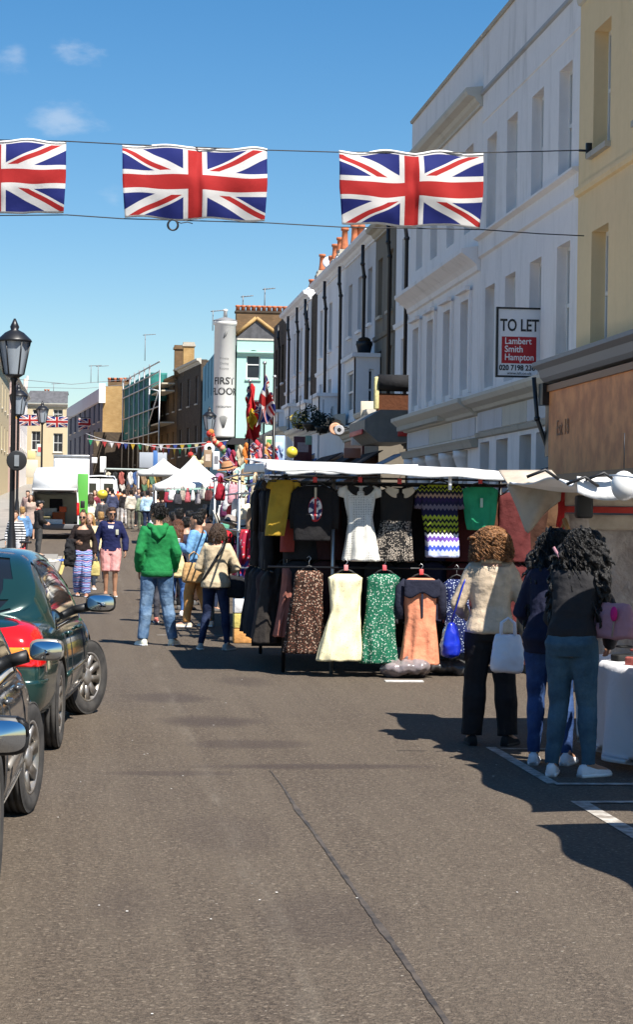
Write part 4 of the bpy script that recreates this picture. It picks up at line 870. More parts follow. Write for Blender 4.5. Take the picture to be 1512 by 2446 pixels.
ST = dict(hipL=(-.09, 0, .9), hipR=(.09, 0, .9), kneeL=(-.1, .015, .49), kneeR=(.1, .015, .49), ankL=(-.11, -.02, .08), ankR=(.11, -.02, .08),
          elbL=(-.25, -.04, 1.14), elbR=(.25, -.04, 1.14), wriL=(-.26, .05, .89), wriR=(.26, .05, .89), footL=.12, footR=-.12)
def person(label, loc, rotz, h=1.75, fem=False, pose=None, lean=0.0, skin='fair', hair=('short', 'brown'), top=None, bottom=None, shoes=(.1, .1, .1), head=(0, 0), detail=1.0, glasses=False, group=None, hands=True):
    """pose: joints for a 1.75 m figure; head = (turn, nod) in degrees; top/bottom: dicts"""
    T = thing('person', label, 'person', loc, rotz, group); s = h / 1.75; J = {**ST, **(pose or {})}
    def bend(p):
        p = V(p); k = min(1, max(0, (p.z - .95) / .35)); a = -R(lean) * k
        q = Matrix.Rotation(a, 3, 'X') @ (p - V((0, 0, .95))) + V((0, 0, .95)) if p.z > .95 else p
        return q
    def bj(k):                       # joints of the upper body swing with the trunk
        p = V(J[k]); a = -R(lean); return Matrix.Rotation(a, 3, 'X') @ (p - V((0, 0, .95))) + V((0, 0, .95))
    TS = TORSO_F if fem else TORSO; sw = .165 if fem else .19
    def ring(z, rx, ry, oy, n=18): return [bend((math.copysign(abs(math.cos(a)) ** .85, math.cos(a)) * rx, oy + math.copysign(abs(math.sin(a)) ** .85, math.sin(a)) * ry, z)) for a in [2 * math.pi * j / n for j in range(n)]]
    def torso(b, infl, z0, z1, flare=0.0):
        rs = []
        for (z, rx, ry, oy) in TS:
            if z0 - .001 <= z <= z1 + .001: rs.append((z, rx, ry, oy))
        if rs[0][0] > z0 + .01: rs.insert(0, (z0, rs[0][1], rs[0][2], rs[0][3]))
        b.loft([ring(z, rx + infl + flare * max(0, 1.2 - z), ry + infl + flare * max(0, 1.2 - z), oy) for z, rx, ry, oy in rs])
    def limb(b, pts, rad): b.tube(pts, rad, 10)
    def mid(a, c, t): return a + (c - a) * t
    def leg(b, S_, infl, z_end=None, taper=1.0, ankw=0.0):
        hp, kn, an = V(J['hip' + S_]), V(J['knee' + S_]), V(J['ank' + S_]); back = V((0, -.018, 0))
        pts = [hp + V((0, 0, .05)), mid(hp, kn, .25), mid(hp, kn, .6), kn, mid(kn, an, .28) + back, mid(kn, an, .65), an]; rad = [.088, .088, .07, .055, .056, .042, .036]
        rr = [r + infl + (ankw * max(0, (i - 2)) / 4) for i, r in enumerate(rad)]
        if z_end is not None:
            keep = [i for i, p in enumerate(pts) if p.z > z_end]; last = keep[-1]
            if last < len(pts) - 1:
                t = (pts[last].z - z_end) / (pts[last].z - pts[last + 1].z); pts = pts[:last + 1] + [mid(pts[last], pts[last + 1], t)]; rr = rr[:last + 1] + [rr[last] + (rr[last + 1] - rr[last]) * t]
        limb(b, pts, rr)
    def arm(b, S_, infl, frac=1.0):
        sg = -1 if S_ == 'L' else 1; sh = bend((sg * (sw - .035), -.005, 1.415)); el, wr = bj('elb' + S_), bj('wri' + S_)
        pts = [bend((sg * .07, -.01, 1.405)), sh, mid(sh, el, .3), mid(sh, el, .65), el, mid(el, wr, .3), mid(el, wr, .7), wr]; rad = [.05, .056, .05, .042, .038, .039, .031, .024]
        if fem: rad = [r * .88 for r in rad]
        if frac < 1: n = max(3, int(round(2 + frac * 6))); pts, rad = pts[:n], rad[:n]
        limb(b, pts, [r + infl for r in rad])
    # body
    b = MB(); torso(b, 0, .84, 1.56)
    for S_ in 'LR':
        leg(b, S_, 0); arm(b, S_, 0); sg = -1 if S_ == 'L' else 1
        an = V(J['ank' + S_]); f = V((math.sin(-J['foot' + S_]), math.cos(J['foot' + S_]), 0)); f = V((sg * abs(math.sin(J['foot' + S_])), math.cos(J['foot' + S_]), 0))
        b.tube([an + V((0, 0, .02)) - f * .03, an + f * .06 - V((0, 0, .03)), an + f * .14 - V((0, 0, .05)), an + f * .19 - V((0, 0, .055))], [.036, .038, .034, .02], 8)
        if hands:
            el, wr = bj('elb' + S_), bj('wri' + S_); d = (wr - el).normalized(); inn = V((-sg, 0, 0)); inn = (inn - d * inn.dot(d)).normalized(); ac = d.cross(inn)
            if ac.y < 0: ac = -ac
            b.loft([[wr + d * t + inn * math.cos(a) * .014 + ac * math.sin(a) * wd for a in [2 * math.pi * j / 8 for j in range(8)]] for t, wd in ((-.01, .026), (.03, .038), (.085, .04), (.095, .03))])
            for k, (o_, ln) in enumerate(((.031, .06), (.011, .072), (-.01, .068), (-.029, .052))):
                q = wr + d * .085 + ac * o_; b.tube([q, q + d * ln * .45 + inn * .006, q + d * ln * .8 + inn * .025, q + d * ln * .85 + inn * .04], [.009, .0088, .008, .006], 6)
            q = wr + d * .03 + ac * .032; b.tube([q, q + ac * .022 + d * .028 + inn * .01, q + ac * .026 + d * .055 + inn * .024], [.012, .0105, .008], 6)
    hc = bend((0, .012, 1.515)); Mh = Matrix.Rotation(R(head[0]), 3, 'Z') @ Matrix.Rotation(-R(lean * .6 + head[1]), 3, 'X')
    hp = lambda x, y, z: hc + Mh @ V((x, y, z))
    HD = [(0, .028, .034, .05), (.018, .05, .058, .036), (.055, .065, .084, .018), (.1, .074, .097, .004), (.15, .078, .102, -.004), (.19, .072, .092, -.008), (.218, .052, .066, -.01), (.234, .02, .026, -.01)]
    b.loft([[hp(math.cos(a) * rx, oy + math.sin(a) * ry, z) for a in [2 * math.pi * j / 16 for j in range(16)]] for z, rx, ry, oy in HD])
    b.tube([hc + Mh @ V((0, 0, .05)), bend((0, -.01, 1.47))], [.05, .054], 10)
    b.tube([hp(0, .098, .125), hp(0, .112, .1), hp(0, .122, .084), hp(0, .1, .072)], [.008, .011, .015, .008], 6); b.ell(hp(0, .092, .045), (.022, .012, .008), 8, 5); b.ell(hp(0, .088, .018), (.02, .014, .014), 8, 5)
    for sg in (-1, 1): b.ell(hp(sg * .078, -.002, .1), (.01, .02, .03), 8, 6); b.ell(hp(sg * .035, .085, .135), (.024, .012, .008), 8, 5)
    for v in b.v: v *= s
    bodym = voxel(b, .009 / detail if hands else .014, 2, mats=[SK[skin]], name='body'); mobj('body', bodym, T)
    # face
    if detail >= 1:
        for sg in (-1, 1):
            e = MB(); e.ell(hp(sg * .032, .09, .115) * s, (.011 * s, .006 * s, .006 * s), 8, 5); e.build('eye', mat_eye, T)
        e = MB(); e.ell(hp(0, .1, .046) * s, (.02 * s, .006 * s, .006 * s), 8, 5); e.build('mouth', mat_lip, T)
    if glasses:
        e = MB()
        for sg in (-1, 1): e.ell(hp(sg * .034, .104, .116) * s, V((.031, .012, .024)) * s, 10, 6); e.tube([hp(sg * .06, .1, .12) * s, hp(sg * .085, .0, .118) * s], .005, 5)
        e.tube([hp(-.02, .108, .12) * s, hp(.02, .108, .12) * s], .005, 5); mobj('sunglasses', voxel(e, .006, 0, mats=[M['carglass']], name='sunglasses'), T)
    # top
    if top:
        b = MB(); z0 = top.get('hem', .9); inf = top.get('loose', .016); torso(b, inf, z0, top.get('neck', 1.44), top.get('flare', 0.0))
        if top.get('sleeve', 1): 
            for S_ in 'LR': arm(b, S_, inf * .85 + .004, top.get('sleeve', 1))
        for v in b.v: v *= s
        tm = voxel(b, .013 / min(1.3, detail), 3, .009 * top.get('fold', 1), 9, [top['m']], 'top'); to = mobj(top.get('name', 'jacket'), tm, T)
        if top.get('hood'):
            b = MB()
            for k in range(9):
                a = R(-200 + k * 27.5); c_ = bend((math.cos(a) * .1, math.sin(a) * .085 - .02, 1.475 - .035 * max(0, -math.sin(a)))); b.ell(c_, (.045, .04, .045), 8, 6)
            b.tube([bend((-.07, -.1, 1.47)), bend((-.05, -.13, 1.39)), bend((0, -.14, 1.33)), bend((.05, -.13, 1.39)), bend((.07, -.1, 1.47))], [.04, .045, .035, .045, .04], 10); b.ell(bend((0, -.12, 1.42)), (.07, .035, .07), 10, 7)
            for v in b.v: v *= s
            mobj('hood', voxel(b, .012, 3, .004, 12, [top['m']], 'hood'), T)
        if top.get('collar'):
            b = MB(); 
            for k in range(12): a = 2 * math.pi * k / 12; b.ell(bend((math.cos(a) * .075, math.sin(a) * .068 - .014, 1.475)), (.024, .022, .026), 6, 5)
            for v in b.v: v *= s
            mobj('collar', voxel(b, .011, 2, mats=[top['collar']], name='collar'), T)
        if top.get('rib'):
            b = MB(); 
            b.loft([ring(z, TS[1][1] + inf + .004 + d, TS[1][2] + inf + .004 + d, -.01) for z, d in ((z0 - .03, -.012), (z0 - .02, .0), (z0 + .04, .004), (z0 + .05, -.012))])
            for v in b.v: v *= s
            b.build('waistband', top['rib'], T)
    if bottom:
        b = MB(); inf = bottom.get('loose', .012); torso(b, inf * .8, .84, bottom.get('waist', .94 if top and top.get('hem', .9) < .93 else 1.02))
        for S_ in 'LR': leg(b, S_, inf, bottom.get('end'), ankw=bottom.get('ankw', 0.0))
        for v in b.v: v *= s
        mobj(bottom.get('name', 'trousers'), voxel(b, .013 / min(1.3, detail), 3, .008 * bottom.get('fold', 1), 6, [bottom['m']], 'trousers'), T)
        if bottom.get('belt'):
            b = MB(); b.loft([ring(z, TS[1][1] + .012 + d, TS[1][2] + .012 + d, -.012) for z, d in ((.84, -.008), (.86, .004), (.95, .004), (1.0, -.006))]); 
            for v in b.v: v *= s
            b.build('belt', bottom['belt'], T)
    if shoes:
        for S_ in 'LR':
            sg = -1 if S_ == 'L' else 1; an = V(J['ank' + S_]); f = V((sg * abs(math.sin(J['foot' + S_])), math.cos(J['foot' + S_]), 0)); e = V((f.y, -f.x, 0)); b = MB(); zb = an.z - .08
            rows = [(-.085, .028, .06), (-.07, .037, .085), (-.02, .04, .095), (.04, .042, .075), (.1, .047, .06), (.155, .045, .05), (.19, .03, .04), (.2, .012, .03)]
            b.loft([[V((an.x, an.y, 0)) + f * t + e * x * w_ + V((0, 0, zb + z * hh)) for x, z in ((-.85, 0), (.85, 0), (1, .3), (.85, .75), (.4, 1), (-.4, 1), (-.85, .75), (-1, .3))] for t, w_, hh in rows])
            for v in b.v: v *= s
            so = b.build('shoe', fabric(shoes) if isinstance(shoes, tuple) else shoes, T); clean(so.data)
            b = MB(); b.loft([[V((an.x, an.y, 0)) + f * t + e * x * (w_ + .004) + V((0, 0, zb + z)) for x, z in ((-.9, 0), (.9, 0), (.98, .022), (-.98, .022))] for t, w_, hh in rows])
            for v in b.v: v *= s
            b.build('sole', M['whitep'] if isinstance(shoes, tuple) and sum(shoes) > .5 else M['rubber'], so)
    # hair
    kind, hcn = hair; b = MB(); rnd = random.Random(len(bpy.data.objects)); amp, vx = .006, .009
    b.ell(hp(0, -.018, .158), (.088, .098, .088), 16, 10, Mh)
    b.ell(hp(0, -.04, .11), (.082, .075, .085), 14, 9, Mh)
    if kind == 'short':
        b.ell(hp(0, .05, .2), (.068, .05, .04), 12, 7, Mh)
        for k in range(26): a = rnd.random() * 6.28; b.ell(hp(math.cos(a) * .06, -.02 + math.sin(a) * .075, .2 + rnd.random() * .03), (.022, .022, .018), 6, 5)
    elif kind == 'bob':
        for k in range(46):
            a = R(150 + 240 * rnd.random()); x, y = math.cos(a), math.sin(a); ln = rnd.uniform(.14, .22)
            b.tube([hp(x * .055, -.015 + y * .06, .22), hp(x * .09, -.015 + y * .1, .16), hp(x * .105, -.02 + y * .11, .16 - ln * .5), hp(x * .1 + rnd.uniform(-.02, .02), -.02 + y * .105, .16 - ln)], [.018, .022, .02, .01], 6)
    elif kind == 'long':
        for k in range(70):
            a = R(155 + 230 * rnd.random()); x, y = math.cos(a), math.sin(a); ln = rnd.uniform(.25, .42); wv = rnd.uniform(-.02, .02); r0_ = hp(x * .1, -.02 + y * .105, .13)
            pts = [hp(x * .05, -.015 + y * .055, .222), hp(x * .088, -.015 + y * .098, .17), r0_]
            for q in range(1, 5): pts.append(r0_ + Mh @ V((0, -.012 * q, 0)) + V((wv * math.sin(q * 1.7), -.006 * q, -ln * q / 4)) + Mh @ V((x * .012 * q * (1 if y < 0 else .3), y * .012, 0)))
            b.tube(pts, [.016, .02, .02, .018, .016, .013, .006], 6)
    elif kind == 'curly':
        vx = .0085; big = 1.0
        for k in range(200):
            a = R(140 + 260 * rnd.random()); el = rnd.uniform(-.75, 1.4); x, y, z = math.cos(a) * math.cos(el), math.sin(a) * math.cos(el), math.sin(el)
            c_ = hp(x * .11, -.03 + y * .12, .12 + z * .115); ln = rnd.uniform(.06, .15); ph = rnd.random() * 6.28; ax = (Mh @ V((x, y, .0)) * .35 + V((0, 0, -1 if z < .5 else -.2))).normalized()
            e1 = ax.orthogonal().normalized(); e2 = ax.cross(e1); pts = [c_ + ax * ln * q / 7 + (e1 * math.cos(ph + q * 1.25) + e2 * math.sin(ph + q * 1.25)) * .02 for q in range(8)]
            b.tube(pts, [.012] * 7 + [.006], 5)
    elif kind == 'longcurly':
        vx = .0085
        for k in range(230):
            a = R(155 + 230 * rnd.random()); x, y = math.cos(a), math.sin(a); ln = rnd.uniform(.15, .66); ph = rnd.random() * 6.28; st = hp(x * rnd.uniform(.06, .12), -.03 + y * rnd.uniform(.07, .12), rnd.uniform(.1, .22))
            pts = [st + V((math.cos(ph + q * 1.15) * .022, math.sin(ph + q * 1.15) * .022, 0)) + V((x * .013 * q, -.012 * q, 0)) + V((0, 0, -ln * q / 10)) for q in range(11)]
            b.tube(pts, [.013] * 10 + [.006], 5)
    elif kind == 'bun': b.ell(hp(0, -.06, .25), (.045, .045, .04), 10, 7)
    elif kind == 'cap':
        cb = MB(); cb.ell(hp(0, -.01, .175), (.095, .11, .075), 14, 9, Mh); cb.tube([hp(0, .06, .185), hp(0, .12, .175), hp(0, .17, .165)], [.06, .065, .04], 10, flat=.2)
        for v in cb.v: v *= s
        mobj('cap', voxel(cb, .01, 2, mats=[M['trim']], name='cap'), T)
    elif kind == 'hat':
        cb = MB(); cb.lathe([(.001, .29), (.07, .29), (.085, .27), (.092, .19), (.15, .185), (.155, .178), (.09, .172), (.08, .16)], hp(0, -.01, 0) - V((0, 0, 0)), 18)
        for v in cb.v: v *= s
        cb.build('hat', M['trim'], T)
    for v in b.v: v *= s
    hm = voxel(b, vx / min(detail, 1.2) * (1 if detail >= 1 else 1.3), 1, amp, 34, [HR[hcn]], 'hair')
    if kind in ('short', 'bun', 'cap', 'hat'):       # hairline: nothing over the face
        bm = bmesh.new(); bm.from_mesh(hm); Mi = Mh.inverted()
        def face(p): q = Mi @ (p / s - hc); return q.y > .045 and q.z < .17 or q.z < .03 or (q.y > .02 and q.z < .1)
        bmesh.ops.delete(bm, geom=[v for v in bm.verts if face(v.co)], context='VERTS'); bm.to_mesh(hm); bm.free()
    mobj('hair', hm, T)
    if detail >= 1.1 and kind in ('curly', 'longcurly', 'bob', 'short'):
        sb_ = MB(); N_ = {'short': 260, 'bob': 420}.get(kind, 750)
        for k in range(N_):
            a = R(150 + 240 * rnd.random()); el = rnd.uniform(-.3, 1.45); x, y, z = math.cos(a) * math.cos(el), math.sin(a) * math.cos(el), math.sin(el); cu_ = .016 if 'curly' in kind else .003
            ln = {'short': .035, 'bob': rnd.uniform(.08, .2), 'curly': rnd.uniform(.06, .17), 'longcurly': rnd.uniform(.1, .62)}[kind]; rr_ = .135 if 'curly' in kind else .1
            c_ = hp(x * rr_ * .98, -.025 + y * rr_ * 1.05, .125 + z * (.12 if 'curly' in kind else .11)); ph = rnd.random() * 6.28; n_ = 9
            out = Mh @ V((x, y, z * .6)); dn = V((0, 0, -1))
            pts = [c_ + out * (.03 if kind != 'short' else .012) * math.sin(q / n_ * 2.2) + dn * ln * (q / n_) ** (1.3 if el > .6 else 1) + V((x * .1 * ln * q / n_, (y * .1 - .1) * ln * q / n_, 0)) + V((math.cos(ph + q * 1.5), math.sin(ph + q * 1.5), 0)) * cu_ for q in range(n_ + 1)]
            sb_.tube([q * s for q in pts], [.0035] * n_ + [.001], 3, False)
        so_ = sb_.build('loose_strands', HR[hcn], T); tag(so_, kind='stuff')
    T_J[T.name] = (T, s, bend, bj); return T
T_J = {}
mat_eye = mat('eye', (.02, .015, .012), .2); mat_lip = mat('lip', (.35, .1, .08), .5)
def wp(T, p): return T.location + Matrix.Rotation(T.rotation_euler.z, 3, 'Z') @ V(p)
def bag(name, label, loc, sz, m, rotz=0.0, strap=None, cat='bag', top=.8, puff=.01, handle=True, group=None):
    """soft bag: loc is the middle of its base; strap = points in the bag's own axes"""
    T = thing(name, label, cat, loc, rotz, group); w_, d, hh = sz; b = MB(); rows = []
    for t, f, g in ((0, .8, .6), (.06, 1, 1), (.35, 1.03, 1.1), (.7, .95, .85), (.95, top, .45), (1, top * .96, .25)):
        rows.append([V((math.copysign(abs(math.cos(a)) ** .5, math.cos(a)) * w_ / 2 * f, math.copysign(abs(math.sin(a)) ** .6, math.sin(a)) * d / 2 * g, hh * t)) for a in [2 * math.pi * j / 20 for j in range(20)]])
    b.loft(rows); me = voxel(b, max(.012, w_ / 24), 2, puff, 11, [m], 'bag'); mobj('bag_body', me, T)
    if strap: b = MB(); b.tube(strap, .012, 6, flat=.6); b.build('strap', m, T)
    elif handle:
        for s in (-1, 1): b = MB(); b.tube([(-w_ * .22, s * d * .12, hh * .97), (-w_ * .2, s * d * .1, hh + w_ * .35), (0, 0, hh + w_ * .5), (w_ * .2, s * d * .1, hh + w_ * .35), (w_ * .22, s * d * .12, hh * .97)], .01, 6); b.build('handle', m, T)
    return T
# ---------------- cloth patterns worn
def denim(c, fade=None):
    m = mat('denim_%d' % len(bpy.data.materials), c, .85, spec=.2); n = Nodes(m); f = n.noise(5, 4, .6).step(.35, .7); g = n.noise(80, 2, .6).step(.3, .7)
    k = n.mix(f, c, fade or tuple(min(1, q * 1.8) for q in c)); n.col(n.mix(g * .25, k, tuple(q * .5 for q in c))); n.bump(n.noise(14, 4, .6), .6, .03); return m
def striped(bands, sc, bump=.4, wob=.15, coordv=None):
    m = mat('striped_%d' % len(bpy.data.materials), bands[0], .85, spec=.2); n = Nodes(m); x, y, z = n.sep(n.coord()); t = (z * sc + (n.noise(6, 2, .5) - .5) * wob).mod(1.0)
    c = bands[0]; k = len(bands)
    for i, q in enumerate(bands[1:], 1): c = n.mix(t > i / k, c, q)
    n.col(c); n.bump(n.noise(12, 3), bump, .02); return m
FA = R(180)
# the man in the green hoodie
g1 = G(372, 1541)
person('man in a bright green hooded sweatshirt and faded jeans, seen from behind', (g1.x, g1.y, 0), R(6), 1.84, pose=dict(kneeL=(-.13, .0, .49), ankL=(-.17, -.04, .08), kneeR=(.14, .02, .49), ankR=(.21, .0, .08), footL=.25, footR=.5, elbL=(-.235, -.08, 1.14), wriL=(-.215, .05, .92), elbR=(.235, -.08, 1.14), wriR=(.215, .05, .92)),
       skin='tan', hair=('short', 'black'), head=(32, 2), top=dict(m=fabric((.012, .185, .052)), name='hoodie', hem=.88, loose=.022, hood=True, rib=fabric((.01, .15, .042))), bottom=dict(m=denim((.055, .115, .22), (.2, .3, .43)), name='jeans', loose=.02, ankw=.012), shoes=(.75, .75, .6), detail=1.1)
# the girl with the shoulder strap
g1 = G(514, 1551)
girl = person('girl in a beige top with a dark diagonal strap, head bent, near the stall', (g1.x, g1.y, 0), R(-14), 1.6, True, dict(kneeL=(-.13, .03, .49), ankL=(-.2, -.03, .08), kneeR=(.13, .02, .49), ankR=(.17, -.02, .08), footL=.3, footR=.4, elbL=(-.26, .02, 1.14), wriL=(-.12, .26, 1.12), elbR=(.27, .04, 1.14), wriR=(.1, .26, 1.12)), 6, 'fair', ('bob', 'brown'),
       dict(m=fabric((.55, .44, .29)), name='top', hem=.86, loose=.034), dict(m=denim((.012, .018, .05), (.03, .045, .1)), name='jeans', loose=.008), (.35, .33, .3), (8, 14), 1.1)
s = 1.6 / 1.75; b = MB(); b.tube([wp(girl, V(p) * s) for p in ((.12, -.04, 1.5), (.09, -.125, 1.4), (-.02, -.14, 1.2), (-.14, -.14, 1.0), (-.2, -.06, .92))], .016, 6, flat=.5); tag(b.build('bag_strap', M['trim']), 'thin dark strap running diagonally across the girl in beige', 'strap')
bag('handbag', 'black slouchy bag at the hip of the girl in beige', wp(girl, V((.24, .05, .72)) * s), (.3, .14, .28), fabric((.015, .015, .018)))
# the couple walking towards us
p = P(195, 1418, 43.0)
wo = person('woman in sunglasses and black cardigan with blue patterned trousers, walking towards us', (p.x, 43, 0), FA + R(4), 1.74, True, dict(kneeL=(-.08, .12, .5), ankL=(-.08, .05, .08), kneeR=(.09, .03, .49), ankR=(.07, -.16, .1), elbR=(.26, .02, 1.15), wriR=(.13, .2, 1.12), footL=.05, footR=.05), 2, 'tan', ('bun', 'brown'), dict(m=fabric((.02, .013, .012)), name='cardigan', hem=.92, loose=.026, neck=1.4), dict(m=striped([(.05, .08, .3), (.45, .5, .7), (.08, .13, .45), (.5, .3, .4), (.03, .05, .2), (.3, .45, .7)], 9, wob=.9), name='trousers', loose=.04, ankw=.02), (.5, .2, .12), (-12, -2), 1.15, True)
bag('draped_coat', 'black coat folded over the arm of the woman in patterned trousers', wp(wo, (.26, .14, .62)), (.22, .2, .55), fabric((.012, .012, .014)), cat='coat', handle=False, puff=.03)
p = P(263, 1420, 43.2)
mn = person('man in navy zip jacket and pink shorts, walking towards us in sunglasses', (p.x, 43.2, 0), FA - R(3), 1.83, pose=dict(kneeL=(-.09, .06, .49), ankL=(-.09, .0, .08), kneeR=(.09, .03, .49), ankR=(.09, -.05, .08), footL=.1, footR=.1, elbL=(-.28, -.03, 1.14), wriL=(-.29, .06, .9), elbR=(.28, -.03, 1.14), wriR=(.3, .05, .9)), skin='tan', hair=('short', 'brown'), top=dict(m=fabric((.012, .016, .07)), name='jacket', hem=.89, loose=.034, collar=fabric((.012, .016, .07))), bottom=dict(m=fabric((.75, .36, .34)), name='shorts', loose=.036, end=.5), shoes=(.35, .2, .12), head=(18, 4), detail=1.15, glasses=True)
b = MB(); b.prism([(-.06, 1.46), (.06, 1.46), (.012, 1.26), (-.012, 1.26)], .012, Matrix.Translation((0, .142, 0))); b.build('shirt_front', M['whitep'], mn)
b = MB(); b.bbox(-.16, -.1, .15, .165, 1.27, 1.38, .005); b.build('chest_badge', fabric((.5, .5, .4)), mn)
bag('carrier_bag', 'small yellowish carrier bag hanging from the hand of the man in pink shorts', wp(mn, (.33, .07, .42)), (.24, .1, .3), fabric((.5, .42, .16)))
p = P(212, 1385, 47); person('person with bright white trainers half hidden behind the couple', (p.x, 47, 0), FA, 1.7, skin='fair', hair=('long', 'blond'), top=dict(m=fabric((.6, .5, .3)), hem=.9), bottom=dict(m=denim((.03, .04, .06)), loose=.012), shoes=(.85, .85, .85), detail=.8)
p = P(240, 1290, 52); person('man with a grey top and backpack walking away behind the couple', (p.x, 52, gz(52)), 0, 1.74, hair=('short', 'blond'), top=dict(m=fabric((.05, .05, .055)), hem=.88, loose=.03), bottom=dict(m=denim((.02, .03, .06)), loose=.02), detail=.8)
bag('backpack', 'dark backpack on the man behind the couple', (p.x, 51.82, 1.05), (.34, .2, .46), fabric((.04, .04, .045)), handle=False)
p = P(94, 1325, 68); person('man in black jacket and cap with red scarf beside the open van', (p.x, 66.5, gz(66.5) + .12), R(-75), 1.74, skin='fair', hair=('cap', 'black'), pose=dict(elbL=(-.24, .03, 1.14), wriL=(-.18, .22, 1.05), elbR=(.24, .03, 1.14), wriR=(.18, .22, 1.05)), top=dict(m=fabric((.02, .018, .018)), hem=.85, loose=.03, collar=fabric((.45, .02, .02))), bottom=dict(m=fabric((.06, .06, .06)), loose=.02), detail=.9)
# shoppers beyond the green hoodie
def shopper(label, px, y, rz, h, **k):
    p = P(px, 1300, y); z = gz(y); return person(label, (p.x, y, z), rz, h, **k)
cup = shopper('woman with long brown hair and white top carrying a cream tote', 392, 33, R(-8), 1.68, fem=True, hair=('long', 'brown'), top=dict(m=fabric((.68, .64, .6)), hem=.92, loose=.02), bottom=dict(m=denim((.05, .05, .06)), loose=.01), shoes=(.4, .12, .1), detail=.9)
bag('tote_bag', 'cream tote hanging on the back of the woman in the white top', wp(cup, (.2, -.16, .72)), (.3, .12, .34), fabric((.68, .56, .3)))
shopper('girl with long auburn hair, dark top and blue jeans, white shoes', 424, 35.5, R(-25), 1.62, fem=True, hair=('long', 'auburn'), pose=dict(elbL=(-.24, .06, 1.15), wriL=(-.12, .25, 1.15), elbR=(.24, .06, 1.15), wriR=(.12, .25, 1.15), kneeR=(.12, .05, .49), ankR=(.16, -.08, .08)), top=dict(m=fabric((.03, .025, .05)), hem=.9, loose=.022), bottom=dict(m=denim((.04, .09, .22)), loose=.014), shoes=(.85, .85, .85), detail=.9)
md = shopper('man in blue denim shirt and orange trousers holding a white cup, facing left', 472, 31.8, R(62), 1.74, skin='tan', hair=('short', 'black'), pose=dict(elbL=(-.25, .03, 1.16), wriL=(-.12, .24, 1.24), elbR=(.25, .05, 1.16), wriR=(.1, .26, 1.22), kneeL=(-.1, .1, .5), ankL=(-.1, .12, .08), kneeR=(.1, -.04, .49), ankR=(.1, -.16, .09)), top=dict(m=denim((.12, .26, .45)), name='shirt', hem=.88, loose=.028), bottom=dict(m=fabric((.6, .3, .1)), loose=.024), shoes=(.75, .6, .45), head=(10, 6), detail=1.0)
b = MB(); b.lathe([(.034, 0), (.042, .12), (.044, .125)], seg=14); T = thing('paper_cup', 'white paper cup in the hands of the man in denim shirt', 'cup', wp(md, (0, .34, 1.2))); b.build('cup', M['whitep'], T); b = MB(); b.lathe([(.046, .1252), (.046, .135), (.03, .14)], seg=14); b.build('lid', M['whitep'], T)
bag('shoulder_bag', 'tan leather bag at the hip of the man in denim shirt', wp(md, (-.24, -.05, .68)), (.34, .12, .3), fabric((.5, .3, .13)))
shopper('man in grey jacket behind the denim shirt, back turned', 452, 40, R(-10), 1.78, hair=('short', 'black'), top=dict(m=fabric((.09, .09, .11)), hem=.88, loose=.03), bottom=dict(m=denim((.03, .04, .07)), loose=.02), detail=.75)
shopper('person in pale shirt standing just beyond the hoodie man', 381, 46, R(10), 1.86, hair=('short', 'blond'), top=dict(m=fabric((.62, .62, .66)), hem=.86, loose=.036), bottom=dict(m=fabric((.4, .36, .3)), loose=.02), detail=.75)
shopper('man in black with a round black hat among the bags', 494, 42, R(-60), 1.86, hair=('hat', 'black'), top=dict(m=fabric((.015, .013, .014)), hem=.86, loose=.034), bottom=dict(m=fabric((.02, .02, .022)), loose=.02), detail=.8)
shopper('woman with dark hair in white jacket before the bag stall', 470, 46, R(-30), 1.66, fem=True, hair=('long', 'black'), top=dict(m=fabric((.6, .6, .58)), hem=.9, loose=.024), bottom=dict(m=denim((.03, .04, .09)), loose=.012), detail=.75)
shopper('woman with dark bob and navy coat bending to the hats', 508, 37, R(-50), 1.62, fem=True, lean=14, hair=('bob', 'black'), top=dict(m=fabric((.02, .025, .05)), hem=.86, loose=.028), bottom=dict(m=denim((.02, .03, .06)), loose=.012), detail=.75)
# the women at the near stall
g1 = G(1168, 1778)
cw = person('woman with curly ginger hair, tan leather jacket and black trousers at the stall', (g1.x, g1.y, 0), R(-10), 1.64, True, dict(kneeL=(-.12, .02, .49), ankL=(-.14, -.02, .08), kneeR=(.12, .02, .49), ankR=(.15, -.02, .08), footL=.15, footR=.4, elbL=(-.27, .0, 1.13), wriL=(-.22, .22, 1.06), elbR=(.27, -.03, 1.12), wriR=(.26, .1, .92)), 4, 'fair', ('curly', 'gold'), dict(m=mat('tan_leather', (.6, .47, .33), .5, var=.3, vs=9, bump=.6, bs=16, bd=.02), name='jacket', hem=.9, loose=.03, collar=mat('tan_leather_collar', (.56, .44, .3), .5)), dict(m=fabric((.016, .015, .016)), loose=.03, ankw=.02), (.02, .02, .02), (-6, 8), 1.25)
s = 1.64 / 1.75
bl = mat('blue_patent', (.012, .03, .45), .25, coat=.5, var=.3)
bag('handbag', 'shiny royal blue handbag on the arm of the woman with ginger curls', wp(cw, (-.3, .02, .66)), (.36, .14, .26), bl, R(80), [(-.12, 0, .25), (-.06, -.09, .55), (0, -.14, .67), (.06, -.09, .55), (.12, 0, .25)])
bag('carrier_bag', 'plain white plastic carrier bag held beside the woman with ginger curls', P(1212, 1606, 15.05), (.24, .16, .28), mat('white_polythene', (.72, .73, .78), .4), 0)
g1 = G(1308, 1824)
